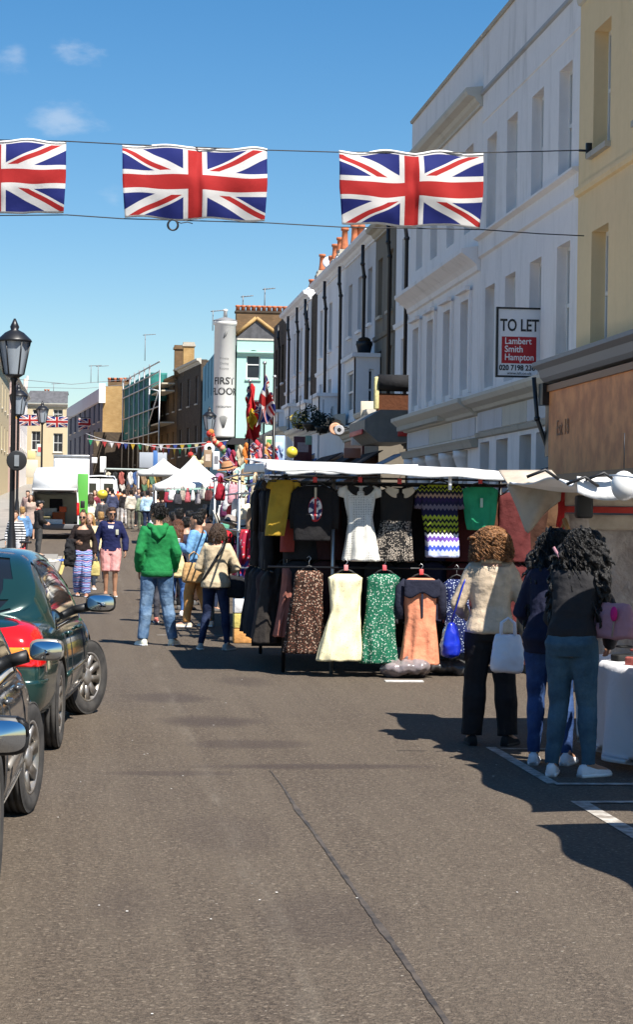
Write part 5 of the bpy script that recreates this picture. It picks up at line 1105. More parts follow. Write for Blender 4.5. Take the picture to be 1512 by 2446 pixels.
dw = person('woman with very long dark curls, navy top and blue jeans, white shoes', (g1.x, g1.y, 0), R(-22), 1.66, True, dict(kneeL=(-.1, .05, .49), ankL=(-.1, -.03, .08), kneeR=(.1, .1, .5), ankR=(.14, .02, .08), elbL=(-.24, .06, 1.12), wriL=(-.12, .3, 1.06), elbR=(.24, .08, 1.12), wriR=(.12, .32, 1.06)), 16, 'tan', ('longcurly', 'black'), dict(m=fabric((.012, .014, .035)), name='top', hem=.82, loose=.024), dict(m=denim((.02, .045, .13), (.05, .1, .24)), name='jeans', loose=.012), (.7, .7, .72), (-20, 22), 1.25)
b = MB(); ss = 1.66 / 1.75
g1 = G(1362, 1852)
aw = person('woman with black curls, grey jacket and faded blue jeans, chunky white trainers', (g1.x, g1.y, 0), R(-34), 1.66, True, dict(kneeL=(-.1, .03, .49), ankL=(-.12, -.05, .08), kneeR=(.1, .05, .49), ankR=(.13, .02, .08), footL=.3, footR=.5, elbL=(-.22, .12, 1.12), wriL=(-.1, .34, 1.02), elbR=(.25, .12, 1.1), wriR=(.15, .36, 1.0)), 14, 'tan', ('longcurly', 'black'), dict(m=fabric((.025, .024, .026)), name='jacket', hem=.98, loose=.03), dict(m=denim((.04, .085, .125), (.08, .15, .2)), name='jeans', loose=.016), (.72, .7, .7), (-14, 24), 1.25)
bag('shoulder_bag', 'pink and dark shoulder bag on the hip of the woman with black curls', wp(aw, (.24, .06, .92)), (.4, .12, .24), fabric((.42, .22, .26)), R(-50), [(-.16, 0, .2), (-.3, -.05, .42), (-.4, -.1, .6)])
b = MB(); b.tube([(0, 0, 0), (.01, .02, -.05), (.0, .03, -.1), (.012, .03, -.02)], [.014, .01, .006, .004], 6); hc_ = MB(); T = thing('hair_clip', 'silver butterfly clip in the black curls', 'hair clip', wp(aw, (0.0, -.02, 1.30))); b.build('clip', M['chrome'], T)
# left pavement and the far crowd
shopper('person in denim jacket at the left edge behind the lamp post', 52, 62, R(20), 1.75, hair=('short', 'blond'), top=dict(m=denim((.1, .2, .36)), hem=.88, loose=.03), bottom=dict(m=fabric((.03, .03, .035)), loose=.02), detail=.75)
shopper('person in black and white striped top at the left edge', 36, 58, R(160), 1.7, hair=('short', 'brown'), top=dict(m=striped([(.7, .7, .7), (.02, .02, .025)], 14, wob=0), hem=.88, loose=.024), bottom=dict(m=fabric((.5, .5, .52)), loose=.02), detail=.75)
protoA = shopper('woman in purple-brown dress far along the left pavement', 83, 96, R(170), 1.7, fem=True, hair=('long', 'brown'), top=dict(m=fabric((.12, .05, .06)), hem=.6, loose=.03, flare=.12), bottom=dict(m=fabric((.12, .05, .06)), loose=.02, end=.6), detail=.7, hands=False)
protoB = shopper('man in black standing in the far crowd near the truck', 262, 104, R(10), 1.78, hair=('short', 'black'), top=dict(m=fabric((.02, .02, .022)), hem=.88, loose=.03), bottom=dict(m=fabric((.03, .03, .04)), loose=.02), detail=.7, hands=False)
crowd = [(286, 106, .02, 'B', (.5, .18, .05), (.35, .33, .33), 'person in orange-brown top in the far crowd'), (296, 101, .3, 'B', (.02, .018, .02), (.55, .53, .52), 'person in black top and pale trousers in the far crowd'),
         (318, 108, -.4, 'A', (.7, .5, .4), (.6, .45, .4), 'person in peach top at the far stalls'), (331, 99, 2.9, 'B', (.08, .09, .13), (.02, .02, .025), 'person in slate top with white scarf spot in the far crowd'), (344, 103, .5, 'A', (.1, .1, .14), (.05, .05, .07), 'woman in charcoal among the far stalls'),
         (352, 92, .1, 'B', (.42, .6, .75), (.02, .03, .07), 'person in a pale blue shirt before the small tent'), (366, 95, -.2, 'A', (.32, .07, .03), (.03, .03, .04), 'person in brick red beside the tent leg'), (216, 90, .3, 'A', (.7, .7, .55), (.6, .6, .5), 'person in cream beside the green board'),
         (244, 84, .2, 'B', (.06, .06, .07), (.04, .04, .05), 'person in grey just under the yellow balloon far off'), (227, 96, 2.8, 'A', (.2, .03, .05), (.03, .03, .03), 'person in crimson beyond the couple'), (66, 90, 2.9, 'B', (.3, .2, .18), (.06, .06, .07), 'man in dusty brown on the far left pavement'), (74, 82, 3.0, 'A', (.4, .3, .25), (.1, .1, .12), 'woman in taupe on the left pavement by the lamp'),
         (306, 118, .4, 'A', (.03, .03, .05), (.04, .04, .06), 'woman in dark navy farthest in the crowd'), (276, 116, 3.0, 'B', (.1, .12, .2), (.05, .05, .06), 'man in steel blue farthest in the crowd'), (404, 72, .2, 'B', (.03, .03, .035), (.03, .03, .04), 'man in black under the nearer white tent'), (420, 66, .8, 'A', (.35, .33, .3), (.05, .05, .06), 'woman in stone grey under the nearer white tent'), (440, 58, .3, 'B', (.02, .02, .03), (.04, .05, .1), 'man in near-black beside the tent goods'), (480, 54, -.5, 'A', (.04, .035, .035), (.05, .04, .04), 'woman in dark brown among the hanging bags')]
extra = [(256, 112, (.3, .3, .34), 'pearl grey'), (268, 98, (.05, .06, .12), 'midnight blue'), (300, 112, (.35, .06, .05), 'tomato red'), (312, 96, (.55, .5, .42), 'oatmeal'), (326, 115, (.1, .08, .06), 'coffee brown'), (338, 94, (.25, .3, .2), 'sage green'), (358, 110, (.6, .6, .62), 'bright white'), (376, 88, (.04, .04, .05), 'jet black'), (388, 82, (.3, .12, .1), 'rust'), (398, 64, (.5, .48, .5), 'silver grey'), (412, 58, (.06, .05, .09), 'aubergine'), (430, 52, (.12, .1, .1), 'umber'), (446, 50, (.55, .5, .48), 'pale sand'), (456, 62, (.2, .05, .07), 'wine red'), (466, 56, (.03, .03, .04), 'ink black'), (490, 60, (.4, .36, .3), 'khaki'), (502, 50, (.05, .07, .14), 'indigo'), (233, 120, (.3, .22, .15), 'camel')]
extra += [(402, 47, (.05, .05, .07), 'blackish blue'), (414, 41, (.4, .1, .09), 'brick red'), (436, 44, (.5, .47, .42), 'linen'), (446, 37.5, (.03, .03, .035), 'raven black'), (459, 48, (.08, .1, .2), 'royal navy'), (483, 39.5, (.12, .07, .05), 'dark chocolate'), (497, 46.5, (.35, .33, .36), 'dove grey'), (513, 41.5, (.05, .03, .04), 'blackberry'), (520, 48, (.5, .3, .3), 'dusty rose'), (428, 39.5, (.22, .24, .3), 'bluish grey')]
for i, (px, y, c_, nm_) in enumerate(extra): crowd.append((px, y, random.uniform(-.6, .6) + (3.1 if i % 4 == 0 else 0), 'AB'[i % 2], c_, tuple(q * .4 for q in c_), ('woman', 'man')[i % 2] + ' in ' + nm_ + ' among the shoppers down the street'))
for px, y, rz, k, ct, cb_, lab in crowd:
    pr_ = protoA if k == 'A' else protoB; p = P(px, 1200, y); o = dup(pr_, (p.x, y, gz(y)), rz, lab); sc = random.uniform(.93, 1.03); o.scale = (sc, sc, sc)
    for ch in o.children:
        if ch.name.startswith('jacket'): recolor(ch, fabric(ct))
        if ch.name.startswith('trousers'): recolor(ch, fabric(cb_))
# ================================================================== garments
def m_dots(base, dot, sc, r, rand=.3, base2=None, zs=None):
    m = mat('dotted_%d' % len(bpy.data.materials), base, .85, spec=.2); n = Nodes(m); x, y, z = n.sep(n.coord()); d, _ = n.voro(sc, n.scaled(n.coord(), (1, .25, 1)), rand)
    bs = base if base2 is None else n.mix(z > zs, base2, base)
    n.col(n.mix(d < r, bs, dot)); n.bump(n.noise(10, 3), .4, .02); return m
def m_floral(base, cols, sc):
    m = mat('floral_%d' % len(bpy.data.materials), base, .85, spec=.2); n = Nodes(m); c = base
    for i, q in enumerate(cols): d, _ = n.voro(sc * (1 + .35 * i), n.scaled(n.coord(), (1, .3, 1)), 1.0); c = n.mix(d < .3 - .03 * i, c, q)
    n.col(c); n.bump(n.noise(10, 3), .4, .02); return m
def m_chevron():
    m = mat('chevron_knit', (.3, .35, .02), .9, spec=.1); n = Nodes(m); x, y, z = n.sep(n.coord())
    t = (z * -1 + (x * 1).ping(.022) * 1.3) / .77; k = (0.0, .05, .085, .1, .15, .19, .21, .25, .3, .36, .42, .45, .5, .54, .58, .62, .66, .7, .74, .8, .87, .93)
    cols = [(.34, .4, .03), (.015, .015, .02), (.34, .4, .03), (.02, .02, .03), (.33, .22, .16), (.02, .015, .05), (.03, .02, .07), (.02, .02, .05), (.14, .12, .16), (.015, .015, .045), (.02, .02, .05), (.34, .4, .04), (.015, .015, .02), (.34, .4, .04), (.015, .015, .02), (.3, .36, .03), (.015, .015, .02), (.7, .68, .7), (.17, .08, .4), (.65, .66, .75), (.06, .1, .5), (.5, .55, .75)]
    c = cols[0]
    for a, q in zip(k[1:], cols[1:]): c = n.mix(t > a, c, q)
    n.col(c); n.bump(n.noise(60, 2), .5, .01); return m
def hanger(T, w_, tagc=(.6, .05, .06)):
    b = MB(); b.tube([(-w_, 0, -.04), (-w_ * .4, 0, .03), (0, 0, .05), (w_ * .4, 0, .03), (w_, 0, -.04)], .009, 6); h_ = b.build('hanger', M['trim'], T)
    b = MB(); b.tube([(0, 0, .05), (0, 0, .1), (.02, 0, .13), (.0, 0, .155), (-.022, 0, .135)], .004, 5); b.build('hook', M['steel'], h_)
    if tagc: b = MB(); b.bbox(-.022, .022, -.02, .006, .035, .095, .004); b.build('size_tag', mat('tag_%d' % len(bpy.data.materials), tagc, .5), T)
def garment(name, label, y, rows, m, dep=.075, pleat=0, pz=0, sleeves=None, rotz=0.0, at=None, k=None, tagc=(.6, .05, .06), hang=True, group=None, wav=.004):
    """rows: (py, px left, px right) down the front; k metres per pixel"""
    k = k or y / FPX; cx = (rows[0][1] + rows[0][2]) / 2; p = at if at is not None else P(cx, rows[0][0], y); T = thing(name, label, name.replace('_', ' '), p, rotz, group)
    py0 = rows[0][0]; b = MB(); R_ = [((r[0] - py0) * k, ((r[1] + r[2]) / 2 - cx) * k, (r[2] - r[1]) / 2 * k) for r in rows]; fine = []
    for i in range(len(R_) - 1):
        n = max(2, int((R_[i + 1][0] - R_[i][0]) / .02))
        for j in range(n):
            t = j / n; fine.append(tuple(R_[i][q] + (R_[i + 1][q] - R_[i][q]) * t for q in range(3)))
    fine.append(R_[-1]); rings = []; rnd = random.random() * 6; N = 56 if pleat else 28
    sw_ = random.uniform(-.05, .05); rz_ = random.uniform(-.2, .2); cr_, sr_ = math.cos(rz_), math.sin(rz_)
    for (z, ox, hw) in fine:
        ox = ox + sw_ * z + .007 * math.sin(6 * z + rnd) * min(1, z * 5)
        f = max(0, (z - pz)) / max(.01, (R_[-1][0] - pz)) if pleat else 0; ring = []
        for j in range(N):
            a = 2 * math.pi * j / N; ca, sa = math.cos(a), math.sin(a); d = dep * (.35 + .65 * min(1, z / .08 + .1)) * (1 + .5 * f)
            mod = 1 + (.16 * f * math.sin(pleat * a + rnd) + .07 * f * math.sin(pleat * 2.3 * a + 1)) if pleat else 1
            ring.append(V((ox + math.copysign(abs(ca) ** .8, ca) * hw * (1 + (mod - 1) * .25), math.copysign(abs(sa) ** .8, sa) * d * mod + wav * math.sin(z * 23 + ca * 5 + rnd) + .03 * noise.noise(V((ca * hw * 14 + rnd * 9, z * 3.2, sa))) + .012 * noise.noise(V((ca * hw * 30 + rnd, z * 9 + ca * 4, sa * 2))), -z + (.006 * math.sin(pleat * a + rnd) * f if pleat else 0))))
        rings.append([V((q.x * cr_ - q.y * sr_, q.y * cr_ + q.x * sr_ * min(1, z * 3), q.z)) for q in ring])
    b.loft(rings); o = b.build('cloth', m, T); clean(o.data)
    if sleeves:
        for s in (-1, 1):
            pts = [V(((q[0]) * s, 0, -q[1])) for q in sleeves]; sb_ = MB(); sb_.tube(pts, [q[2] for q in sleeves], 12, flat=.75); so = sb_.build('sleeve', m, T); clean(so.data)
    if hang: hanger(T, R_[1][2] * .85, tagc)
    return T
def collar(T, m, w_=.1, drop=.09, dep=.085):
    for s in (-1, 1):
        b = MB(); 
        b.grid(lambda u, v: V((s * (.02 + (w_ - .0) * u + (.02 if v > .5 else 0)), -dep * (1.02 - .35 * u * u) - .004 + .012 * v, -.02 + .03 * u - (drop * (1 - .35 * u) * v) * math.sqrt(max(0.02, 1 - (u - .45) ** 2 * 1.6)))), 8, 5, .006); o = b.build('collar', m, T); clean(o.data)
YG = 22.25
rows_ = lambda *r: list(r)
garment('mustard_top', 'mustard yellow V-necked top at the left corner of the dress stall', 22.3, rows_((1146, 658, 698), (1154, 648, 704), (1195, 644, 696), (1240, 641, 690), (1280, 637, 684)), fabric((.45, .28, .03)), tagc=None, sleeves=[(.08, .02, .03), (.13, .04, .05), (.15, .1, .045)])
t = garment('black_sweater', 'black sweater with a red and white printed motif, hung at the stall front', YG, rows_((1160, 726, 778), (1168, 706, 796), (1200, 702, 800), (1250, 702, 800), (1292, 706, 794)), fabric((.012, .011, .012)), sleeves=[(.15, .03, .04), (.2, .1, .06), (.22, .3, .05), (.22, .46, .04)])
def m_motif():
    m = mat('motif_print', (.4, .02, .03), .8); n = Nodes(m); x, y, z = n.sep(n.coord()); a = (x / .05).pow(2); e = ((x / .085).pow(2) + ((z + .25) / .14).pow(2))
    f = n.noise(26, 2, .5).step(.45, .55); c = n.mix(f, (.02, .02, .08), (.7, .66, .62)); c = n.mix((x.abs() < .012), c, (.5, .02, .03)); c = n.mix(e > .72, c, (.45, .02, .03)); n.col(c); return m
b = MB(); b.grid(lambda u, v: V((math.cos(u * 6.2832) * .075 * v, -.082 - .004 * (1 - v), -.25 + math.sin(u * 6.2832) * .135 * v)), 24, 5, .002); b.build('printed_motif', m_motif(), t); b = MB(); b.bbox(-.012, .012, -.088, -.08, -.14, -.02, .002); b.build('care_tag', fabric((.6, .5, .35)), t)
t = garment('polka_dot_dress', 'white polka dot dress with black collar and pleated skirt', YG, rows_((1160, 838, 882), (1169, 818, 902), (1200, 822, 896), (1235, 827, 888), (1256, 826, 890), (1340, 813, 906)), m_dots((.66, .64, .58), (.05, .045, .04), 55, .24, .15), pleat=9, pz=.42, sleeves=[(.13, .03, .04), (.19, .06, .05), (.21, .12, .045)]); collar(t, fabric((.012, .012, .013)), .1, .1)
t = garment('collared_dress', 'black dress with cream rounded collar and small-patterned skirt', YG, rows_((1164, 928, 980), (1172, 908, 992), (1230, 910, 986), (1246, 911, 986), (1342, 896, 1000)), m_dots((.5, .42, .32), (.02, .02, .02), 62, .5, .6, (.02, .018, .016), 0), pleat=10, pz=.38); 
n = Nodes(t.children[0].data.materials[0])
def skirt_split(base, pat):
    m = mat('split_dress', base, .85, spec=.2); n = Nodes(m); x, y, z = n.sep(n.coord()); d, col_ = n.voro(60, n.scaled(n.coord(), (1, .25, 1)), .5); c = n.mix(d < .42, (.015, .014, .014), n.mix(.5, pat, (.3, .3, .28))); n.col(n.mix(z > -.36, c, base)); return m
t.children[0].data.materials[0] = skirt_split((.02, .018, .016), (.45, .34, .24)); collar(t, fabric((.58, .5, .38)), .12, .11)
garment('chevron_jumper', 'knitted jumper with lime, navy and violet zigzag bands', YG, rows_((1158, 1022, 1080), (1168, 1004, 1098), (1215, 1004, 1094), (1270, 1010, 1092), (1332, 1010, 1090)), m_chevron(), sleeves=[(.17, .02, .04), (.21, .08, .055), (.23, .2, .05), (.235, .26, .045)], pleat=6, pz=.5, tagc=None)
t = garment('sleeveless_shirt', 'short emerald green sleeveless top at the right of the upper rail', YG, rows_((1163, 1116, 1178), (1170, 1102, 1192), (1210, 1105, 1188), (1250, 1110, 1182), (1266, 1114, 1178)), fabric((.025, .3, .14)), pleat=8, pz=.05); b = MB(); b.bbox(-.015, .015, -.1, -.09, -.22, -.12, .002); b.build('price_ticket', fabric((.4, .55, .45)), t)
garment('floral_dress', 'long brown speckled floral skirt-dress at the lower left', 22.3, rows_((1362, 712, 764), (1370, 704, 772), (1420, 700, 775), (1560, 685, 786)), m_floral((.035, .018, .012), [(.42, .3, .22), (.28, .1, .06)], 42), pleat=8, pz=.05, tagc=None)
garment('cream_dress', 'cream yellow sleeveless dress with tiny dots and flared skirt', 22.15, rows_((1370, 800, 852), (1379, 783, 866), (1420, 786, 862), (1462, 787, 862), (1500, 775, 864), (1578, 752, 872)), m_dots((.78, .7, .44), (.2, .15, .06), 50, .16, .9), pleat=9, pz=.42, tagc=(.7, .25, .25))
garment('green_floral_dress', 'dark green sleeveless dress with small white flowers', 22.18, rows_((1370, 892, 944), (1379, 876, 958), (1430, 877, 952), (1465, 877, 950), (1584, 868, 964)), m_floral((.01, .11, .06), [(.5, .55, .48), (.08, .25, .15)], 46), pleat=9, pz=.42, tagc=(.7, .1, .12))
t = garment('coral_dress', 'dress with coral skirt and bodice under navy shoulders', 22.15, rows_((1380, 978, 1034), (1388, 962, 1048), (1430, 966, 1046), (1482, 970, 1044), (1588, 957, 1052)), fabric((.72, .27, .15)), pleat=8, pz=.46, tagc=(.7, .08, .08))
b = MB(); b.grid(lambda u, v: V(((u - .5) * .385, -.084 - .012 * math.cos((u - .5) * 3), -.015 - v * (.17 - .03 * math.cos((u - .5) * 9)))), 14, 8, .01); o = b.build('yoke', fabric((.016, .018, .035)), t); clean(o.data)
b = MB(); b.bbox(-.012, .012, -.1, -.09, -.42, -.15, .003); b.build('placket', fabric((.016, .018, .035)), t)
for s_ in (-1, 1):
    b = MB(); b.tube([(s_ * .16, 0, -.03), (s_ * .215, 0, -.1), (s_ * .235, 0, -.28), (s_ * .235, 0, -.44)], [.04, .058, .05, .045], 12, flat=.8); o = b.build('sleeve', fabric((.016, .018, .035)), t); clean(o.data)
garment('blue_floral_dress', 'navy dress with tiny pale flowers, half hidden by the ginger woman', 22.3, rows_((1383, 1070, 1112), (1392, 1058, 1122), (1485, 1058, 1122), (1560, 1052, 1128)), m_floral((.012, .02, .09), [(.45, .5, .6)], 50), pleat=7, pz=.3, tagc=None)
garment('grey_skirt', 'charcoal flared skirt at the lower left corner of the stall', 22.9, rows_((1345, 662, 694), (1360, 652, 696), (1500, 618, 684)), fabric((.035, .033, .032)), pleat=7, pz=.05, tagc=None)
garment('salmon_dress', 'dusky salmon dress hanging edge-on at the stall corner', 22.6, rows_((1356, 674, 696), (1440, 668, 696), (1520, 657, 692)), fabric((.32, .12, .09)), pleat=5, pz=.1, tagc=None)
garment('rust_top', 'rust red garment showing below the mustard top', 22.55, rows_((1240, 672, 700), (1318, 668, 700)), fabric((.28, .05, .04)), tagc=None, hang=False)
# dark clothes along the sides, and dark filler inside to blacken the gaps
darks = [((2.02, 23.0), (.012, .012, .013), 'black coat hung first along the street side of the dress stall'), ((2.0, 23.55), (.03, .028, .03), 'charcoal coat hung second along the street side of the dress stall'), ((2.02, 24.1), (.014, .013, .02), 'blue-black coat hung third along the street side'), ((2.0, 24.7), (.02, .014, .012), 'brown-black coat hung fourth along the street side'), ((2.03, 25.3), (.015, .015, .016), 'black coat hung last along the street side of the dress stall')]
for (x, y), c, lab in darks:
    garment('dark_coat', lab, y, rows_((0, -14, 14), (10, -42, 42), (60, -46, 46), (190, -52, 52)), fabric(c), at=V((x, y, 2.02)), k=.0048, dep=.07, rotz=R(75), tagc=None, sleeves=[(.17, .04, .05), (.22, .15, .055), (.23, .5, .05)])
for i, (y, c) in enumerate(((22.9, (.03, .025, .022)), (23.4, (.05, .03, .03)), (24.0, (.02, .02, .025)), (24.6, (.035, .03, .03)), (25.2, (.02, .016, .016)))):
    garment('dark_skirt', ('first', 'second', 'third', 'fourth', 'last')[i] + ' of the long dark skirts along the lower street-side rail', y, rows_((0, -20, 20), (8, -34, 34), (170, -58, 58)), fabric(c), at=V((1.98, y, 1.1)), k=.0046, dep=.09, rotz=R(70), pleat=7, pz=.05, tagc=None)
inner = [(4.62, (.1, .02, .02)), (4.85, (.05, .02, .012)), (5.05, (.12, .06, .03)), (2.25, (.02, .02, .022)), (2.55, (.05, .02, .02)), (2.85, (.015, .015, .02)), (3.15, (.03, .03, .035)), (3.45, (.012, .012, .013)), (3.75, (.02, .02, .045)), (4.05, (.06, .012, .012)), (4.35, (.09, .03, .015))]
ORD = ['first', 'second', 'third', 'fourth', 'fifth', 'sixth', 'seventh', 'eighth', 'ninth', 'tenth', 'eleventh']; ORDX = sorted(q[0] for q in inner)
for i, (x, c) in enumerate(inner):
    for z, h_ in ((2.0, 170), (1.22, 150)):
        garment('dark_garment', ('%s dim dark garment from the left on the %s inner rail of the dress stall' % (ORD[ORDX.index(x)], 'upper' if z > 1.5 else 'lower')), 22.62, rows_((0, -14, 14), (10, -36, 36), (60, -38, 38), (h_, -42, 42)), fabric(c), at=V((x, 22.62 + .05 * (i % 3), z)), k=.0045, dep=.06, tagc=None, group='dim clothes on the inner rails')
# ================================================================== the dress stall itself
M['canvas'] = mat('white_canvas', (.8, .8, .78), .8, var=.1, vs=3, bump=.3, bs=6, bd=.03)
ST_ = thing('market_stall', 'white canopied market stall hung with dresses, in front of the white building', 'stall', (3.1, 22.4, 0))
def pole(a, c, r=.022, m='steel', nm='pole', parent=None): b = MB(); b.tube([a, c], r, 8); return b.build(nm, M[m], parent or ST_, True)
for x in (2.12, 4.5):
    for y in (22.75, 25.8): pole((x, y, 0), (x, y, 2.16), m='black')
pole((2.62, 22.5, 0), (2.62, 22.5, 2.12))
for y, z in ((22.28, 2.07), (22.28, 2.12), (22.3, 1.16), (25.8, 2.1), (22.6, 2.06)): pole((1.9, y, z), (4.55, y, z), .011, 'black', nm='rail')
for x in (1.96, 4.5): pole((x, 22.3, 2.08), (x, 26.1, 2.08), .014, nm='rail')
pole((1.97, 22.5, 1.1), (1.97, 25.8, 1.1), .011, 'black', nm='rail')
def canopy(parent, x0, x1, y0, y1, z00, z10, dz_back, val, m, sag=.05, nx=24, ny=14):
    b = MB()
    def f(u, v):
        x = x0 + (x1 - x0) * u; e = val * 1.0
        s_ = v * (1 + e); zf = z00 + (z10 - z00) * u
        return V((x, y0 + (y1 - y0) * v, zf + dz_back * v - sag * math.sin(math.pi * u) * math.sin(math.pi * v) + .006 * noise.noise(V((x * 2.2, v * 5, 1)))))
    b.grid(f, nx, ny, .012); o = b.build('canopy', m, parent, True); clean(o.data)
    b = MB(); b.grid(lambda u, v: V((x0 + (x1 - x0) * u, y0 - .008 - .02 * v + .012 * math.sin(u * 40 + v * 2), z00 + (z10 - z00) * u + .006 - val * v * (1 + .12 * math.sin(u * 23)))), nx * 2, 4, .008); o = b.build('valance', m, parent, True); clean(o.data)
pL, pR = P(636, 1104, 21.85), P(1242, 1130, 21.85)
canopy(ST_, pL.x, pR.x, 21.85, 24.9, pL.z, pR.z, .12, .085, M['canvas'])
b = MB(); b.grid(lambda u, v: V((pL.x - .01 - .01 * v, 21.9 + 2.95 * u, pL.z + .05 * u - .1 * v)), 14, 3, .008); o = b.build('valance', M['canvas'], ST_, True); clean(o.data)
b = MB(); b.box(2.15, 4.5, 23.0, 23.02, .35, 2.0); b.build('shade_sheet', fabric((.012, .011, .012)), ST_, True)  # black sheet added so the gaps between the dress rows read as shade
b = MB(); b.box(2.0, 4.5, 25.7, 25.73, .1, 2.05); b.build('back_sheet', fabric((.02, .018, .018)), ST_, True)  # dark backing added to deepen the shade inside the stall
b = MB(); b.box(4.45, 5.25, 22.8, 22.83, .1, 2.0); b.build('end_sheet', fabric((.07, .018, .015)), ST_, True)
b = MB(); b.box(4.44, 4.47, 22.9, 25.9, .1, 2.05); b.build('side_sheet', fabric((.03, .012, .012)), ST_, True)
for k in range(16):                                  # empty hangers bunched at the corner
    x, y = 1.92 + .03 * random.random(), 22.2 + k * .05; p = V((x - .1, y, 2.02 + .03 * random.random())); T = thing('empty_hanger', 'one of the empty wire hangers bunched at the left corner of the dress stall', 'hanger', p, R(60 + 20 * random.random()), 'empty hangers at the stall corner'); hanger(T, .19, None)
T = thing('clamp', 'white plastic clip under the canopy edge beside the chevron jumper', 'clip', P(1075, 1150, 21.95)); b = MB(); b.bbox(-.016, .016, -.02, .02, -.09, .06, .005); b.build('jaw', M['whitep'], T)
def sack(label, px, py, y, sz, m, nm='plastic_sack'):
    p = P(px, py, y); b = MB(); random.seed(px)
    for k in range(9): b.ell((random.uniform(-.4, .4) * sz[0], random.uniform(-.3, .3) * sz[1], sz[2] * random.uniform(.3, .6)), (sz[0] * .33, sz[1] * .4, sz[2] * .38), 10, 7)
    T = thing(nm, label, 'sack', (p.x, y, 0)); mobj('sack', voxel(b, .02, 2, .025, 12, [m], 'sack'), T); b = MB(); b.tube([(0, 0, sz[2] * .85), (.03, 0, sz[2] * 1.05), (.08, .03, sz[2] * 1.12)], [.03, .015, .035], 7); b.build('knot', m, T); return T
pol = mat('cloudy_polythene', (.3, .25, .25), .2, spec=.7, var=.4, vs=8)
sack('cloudy plastic sack on the ground under the coral dress', 968, 1620, 22.1, (.42, .3, .22), pol); sack('dark plastic sack under the stall right of the cloudy one', 1075, 1610, 22.5, (.5, .3, .18), mat('dark_polythene', (.06, .06, .06), .3))
b = MB(); b.box(-.2, .2, -.06, .06, 0, .012); T = thing('cardboard', 'flat pale strip of card on the road below the plastic sack', 'card', G(965, 1627)); b.build('sheet', fabric((.6, .58, .55)), T)
# ================================================================== the near stall on the right
S2 = thing('market_stall', 'near right stall with white canvas roof, clear side sheet and white table', 'stall', (4.3, 15.2, 0))
wood = mat('raw_timber', (.5, .26, .09), .7, var=.3, vs=9)
for x, y, m_ in ((3.72, 16.3, 'red'), (5.1, 16.3, 'steel'), (5.1, 13.9, 'steel')): pole((x, y, 0), (x, y, 2.02), .024, m_, parent=S2)
def tarp(parent, pts_fn, nx, ny, m, nm='canopy', th=.008): b = MB(); b.grid(pts_fn, nx, ny, th); o = b.build(nm, m, parent, True); clean(o.data); return o
tarp(S2, lambda u, v: V((3.28 + 1.95 * u + .05 * math.sin(v * 7), 13.95 + 2.5 * v, 1.98 + .07 * noise.noise(V((u * 4, v * 4, 2))) + .05 * u - .06 * math.sin(3.1 * v) * math.sin(6 * u))), 26, 26, M['canvas'])
tarp(S2, lambda u, v: V((3.28 + 1.95 * u, 13.94 - .03 * v + .03 * math.sin(u * 21), 2.0 - (.11 + .05 * math.sin(u * 13)) * v + .03 * noise.noise(V((u * 6, 0, 2))))), 40, 4, M['canvas'], 'valance')
beige = mat('old_canvas', (.52, .45, .36), .85, c2=(.38, .31, .24), vs=4, bump=.4, bs=9, bd=.02)
q = [P(1212, 1158, 16.45), P(1342, 1158, 16.3), P(1337, 1192, 16.3), P(1256, 1273, 16.4), P(1234, 1222, 16.42)]
def flap(u, v):
    top = q[0].lerp(q[1], u); lo = (q[0].lerp(q[3], min(1, u / .42)) if u < .42 else q[3].lerp(q[2], (u - .42) / .58)); p = top.lerp(lo, v); return p + V((0, -.04 * math.sin(v * 2.5) - .02 * math.sin(u * 9 + v * 4), .012 * math.sin(u * 11)))
tarp(S2, flap, 18, 14, beige, 'hanging_flap')
tarp(S2, lambda u, v: q[0].lerp(q[1], u) + V((0, -.02 + .4 * (1 - v), .12 * (1 - v) - .02 * math.sin(u * 12) * v)), 16, 6, beige, 'roof_fold')
tarp(S2, lambda u, v: P(1335 + 16 * u - 6 * v, 1166 + 92 * v, 16.28) + V((0, .02 * math.sin(v * 8), 0)), 4, 10, fabric((.42, .02, .02)), 'red_strip')
shm = mat('grubby_clear_sheet', (.46, .39, .34), .35, c2=(.24, .19, .165), vs=2.5, bump=.8, bs=7, bd=.05)
tarp(S2, lambda u, v: V((3.74 + 1.36 * u, 16.45 + .03 * math.sin(u * 16 + v * 3), .45 + 1.3 * v)), 30, 16, shm, 'side_sheet')
tarp(S2, lambda u, v: V((3.74 + 1.36 * u, 16.42 + .02 * math.sin(u * 14), 1.64 + .12 * v - .01 * math.sin(u * 5))), 20, 5, beige, 'sheet_band'); tarp(S2, lambda u, v: V((3.74 + 1.36 * u, 16.4 + .02 * math.sin(u * 14), 1.765 + .05 * v)), 20, 3, fabric((.45, .05, .04)), 'red_band'); tarp(S2, lambda u, v: V((3.74 + 1.36 * u, 16.41 + .02 * math.sin(u * 14), 1.82 + .16 * v)), 20, 4, beige, 'sheet_band')
b = MB(); b.tube([P(1348, 1240, 16.1), P(1372, 1305, 15.9)], .02, 6); b.build('prop', wood, S2, True); b = MB(); b.tube([P(1350, 1244, 16.1), P(1322, 1300, 16.0)], .012, 6); b.build('prop', wood, S2, True)
b = MB(); b.bbox(3.8, 3.93, 16.1, 16.22, 1.72, 1.9, .02); b.build('dark_bracket', M['trim'], S2, True)
for px, py in ((1395, 1150), (1300, 1133), (1440, 1140)): b = MB(); a_ = P(px, py, 13.93); b.tube([a_ + V((-.12, 0, -.02)), a_ + V((0, -.03, .03)), a_ + V((.1, 0, -.03))], .012, 5); b.build('tie', M['trim'], S2, True)
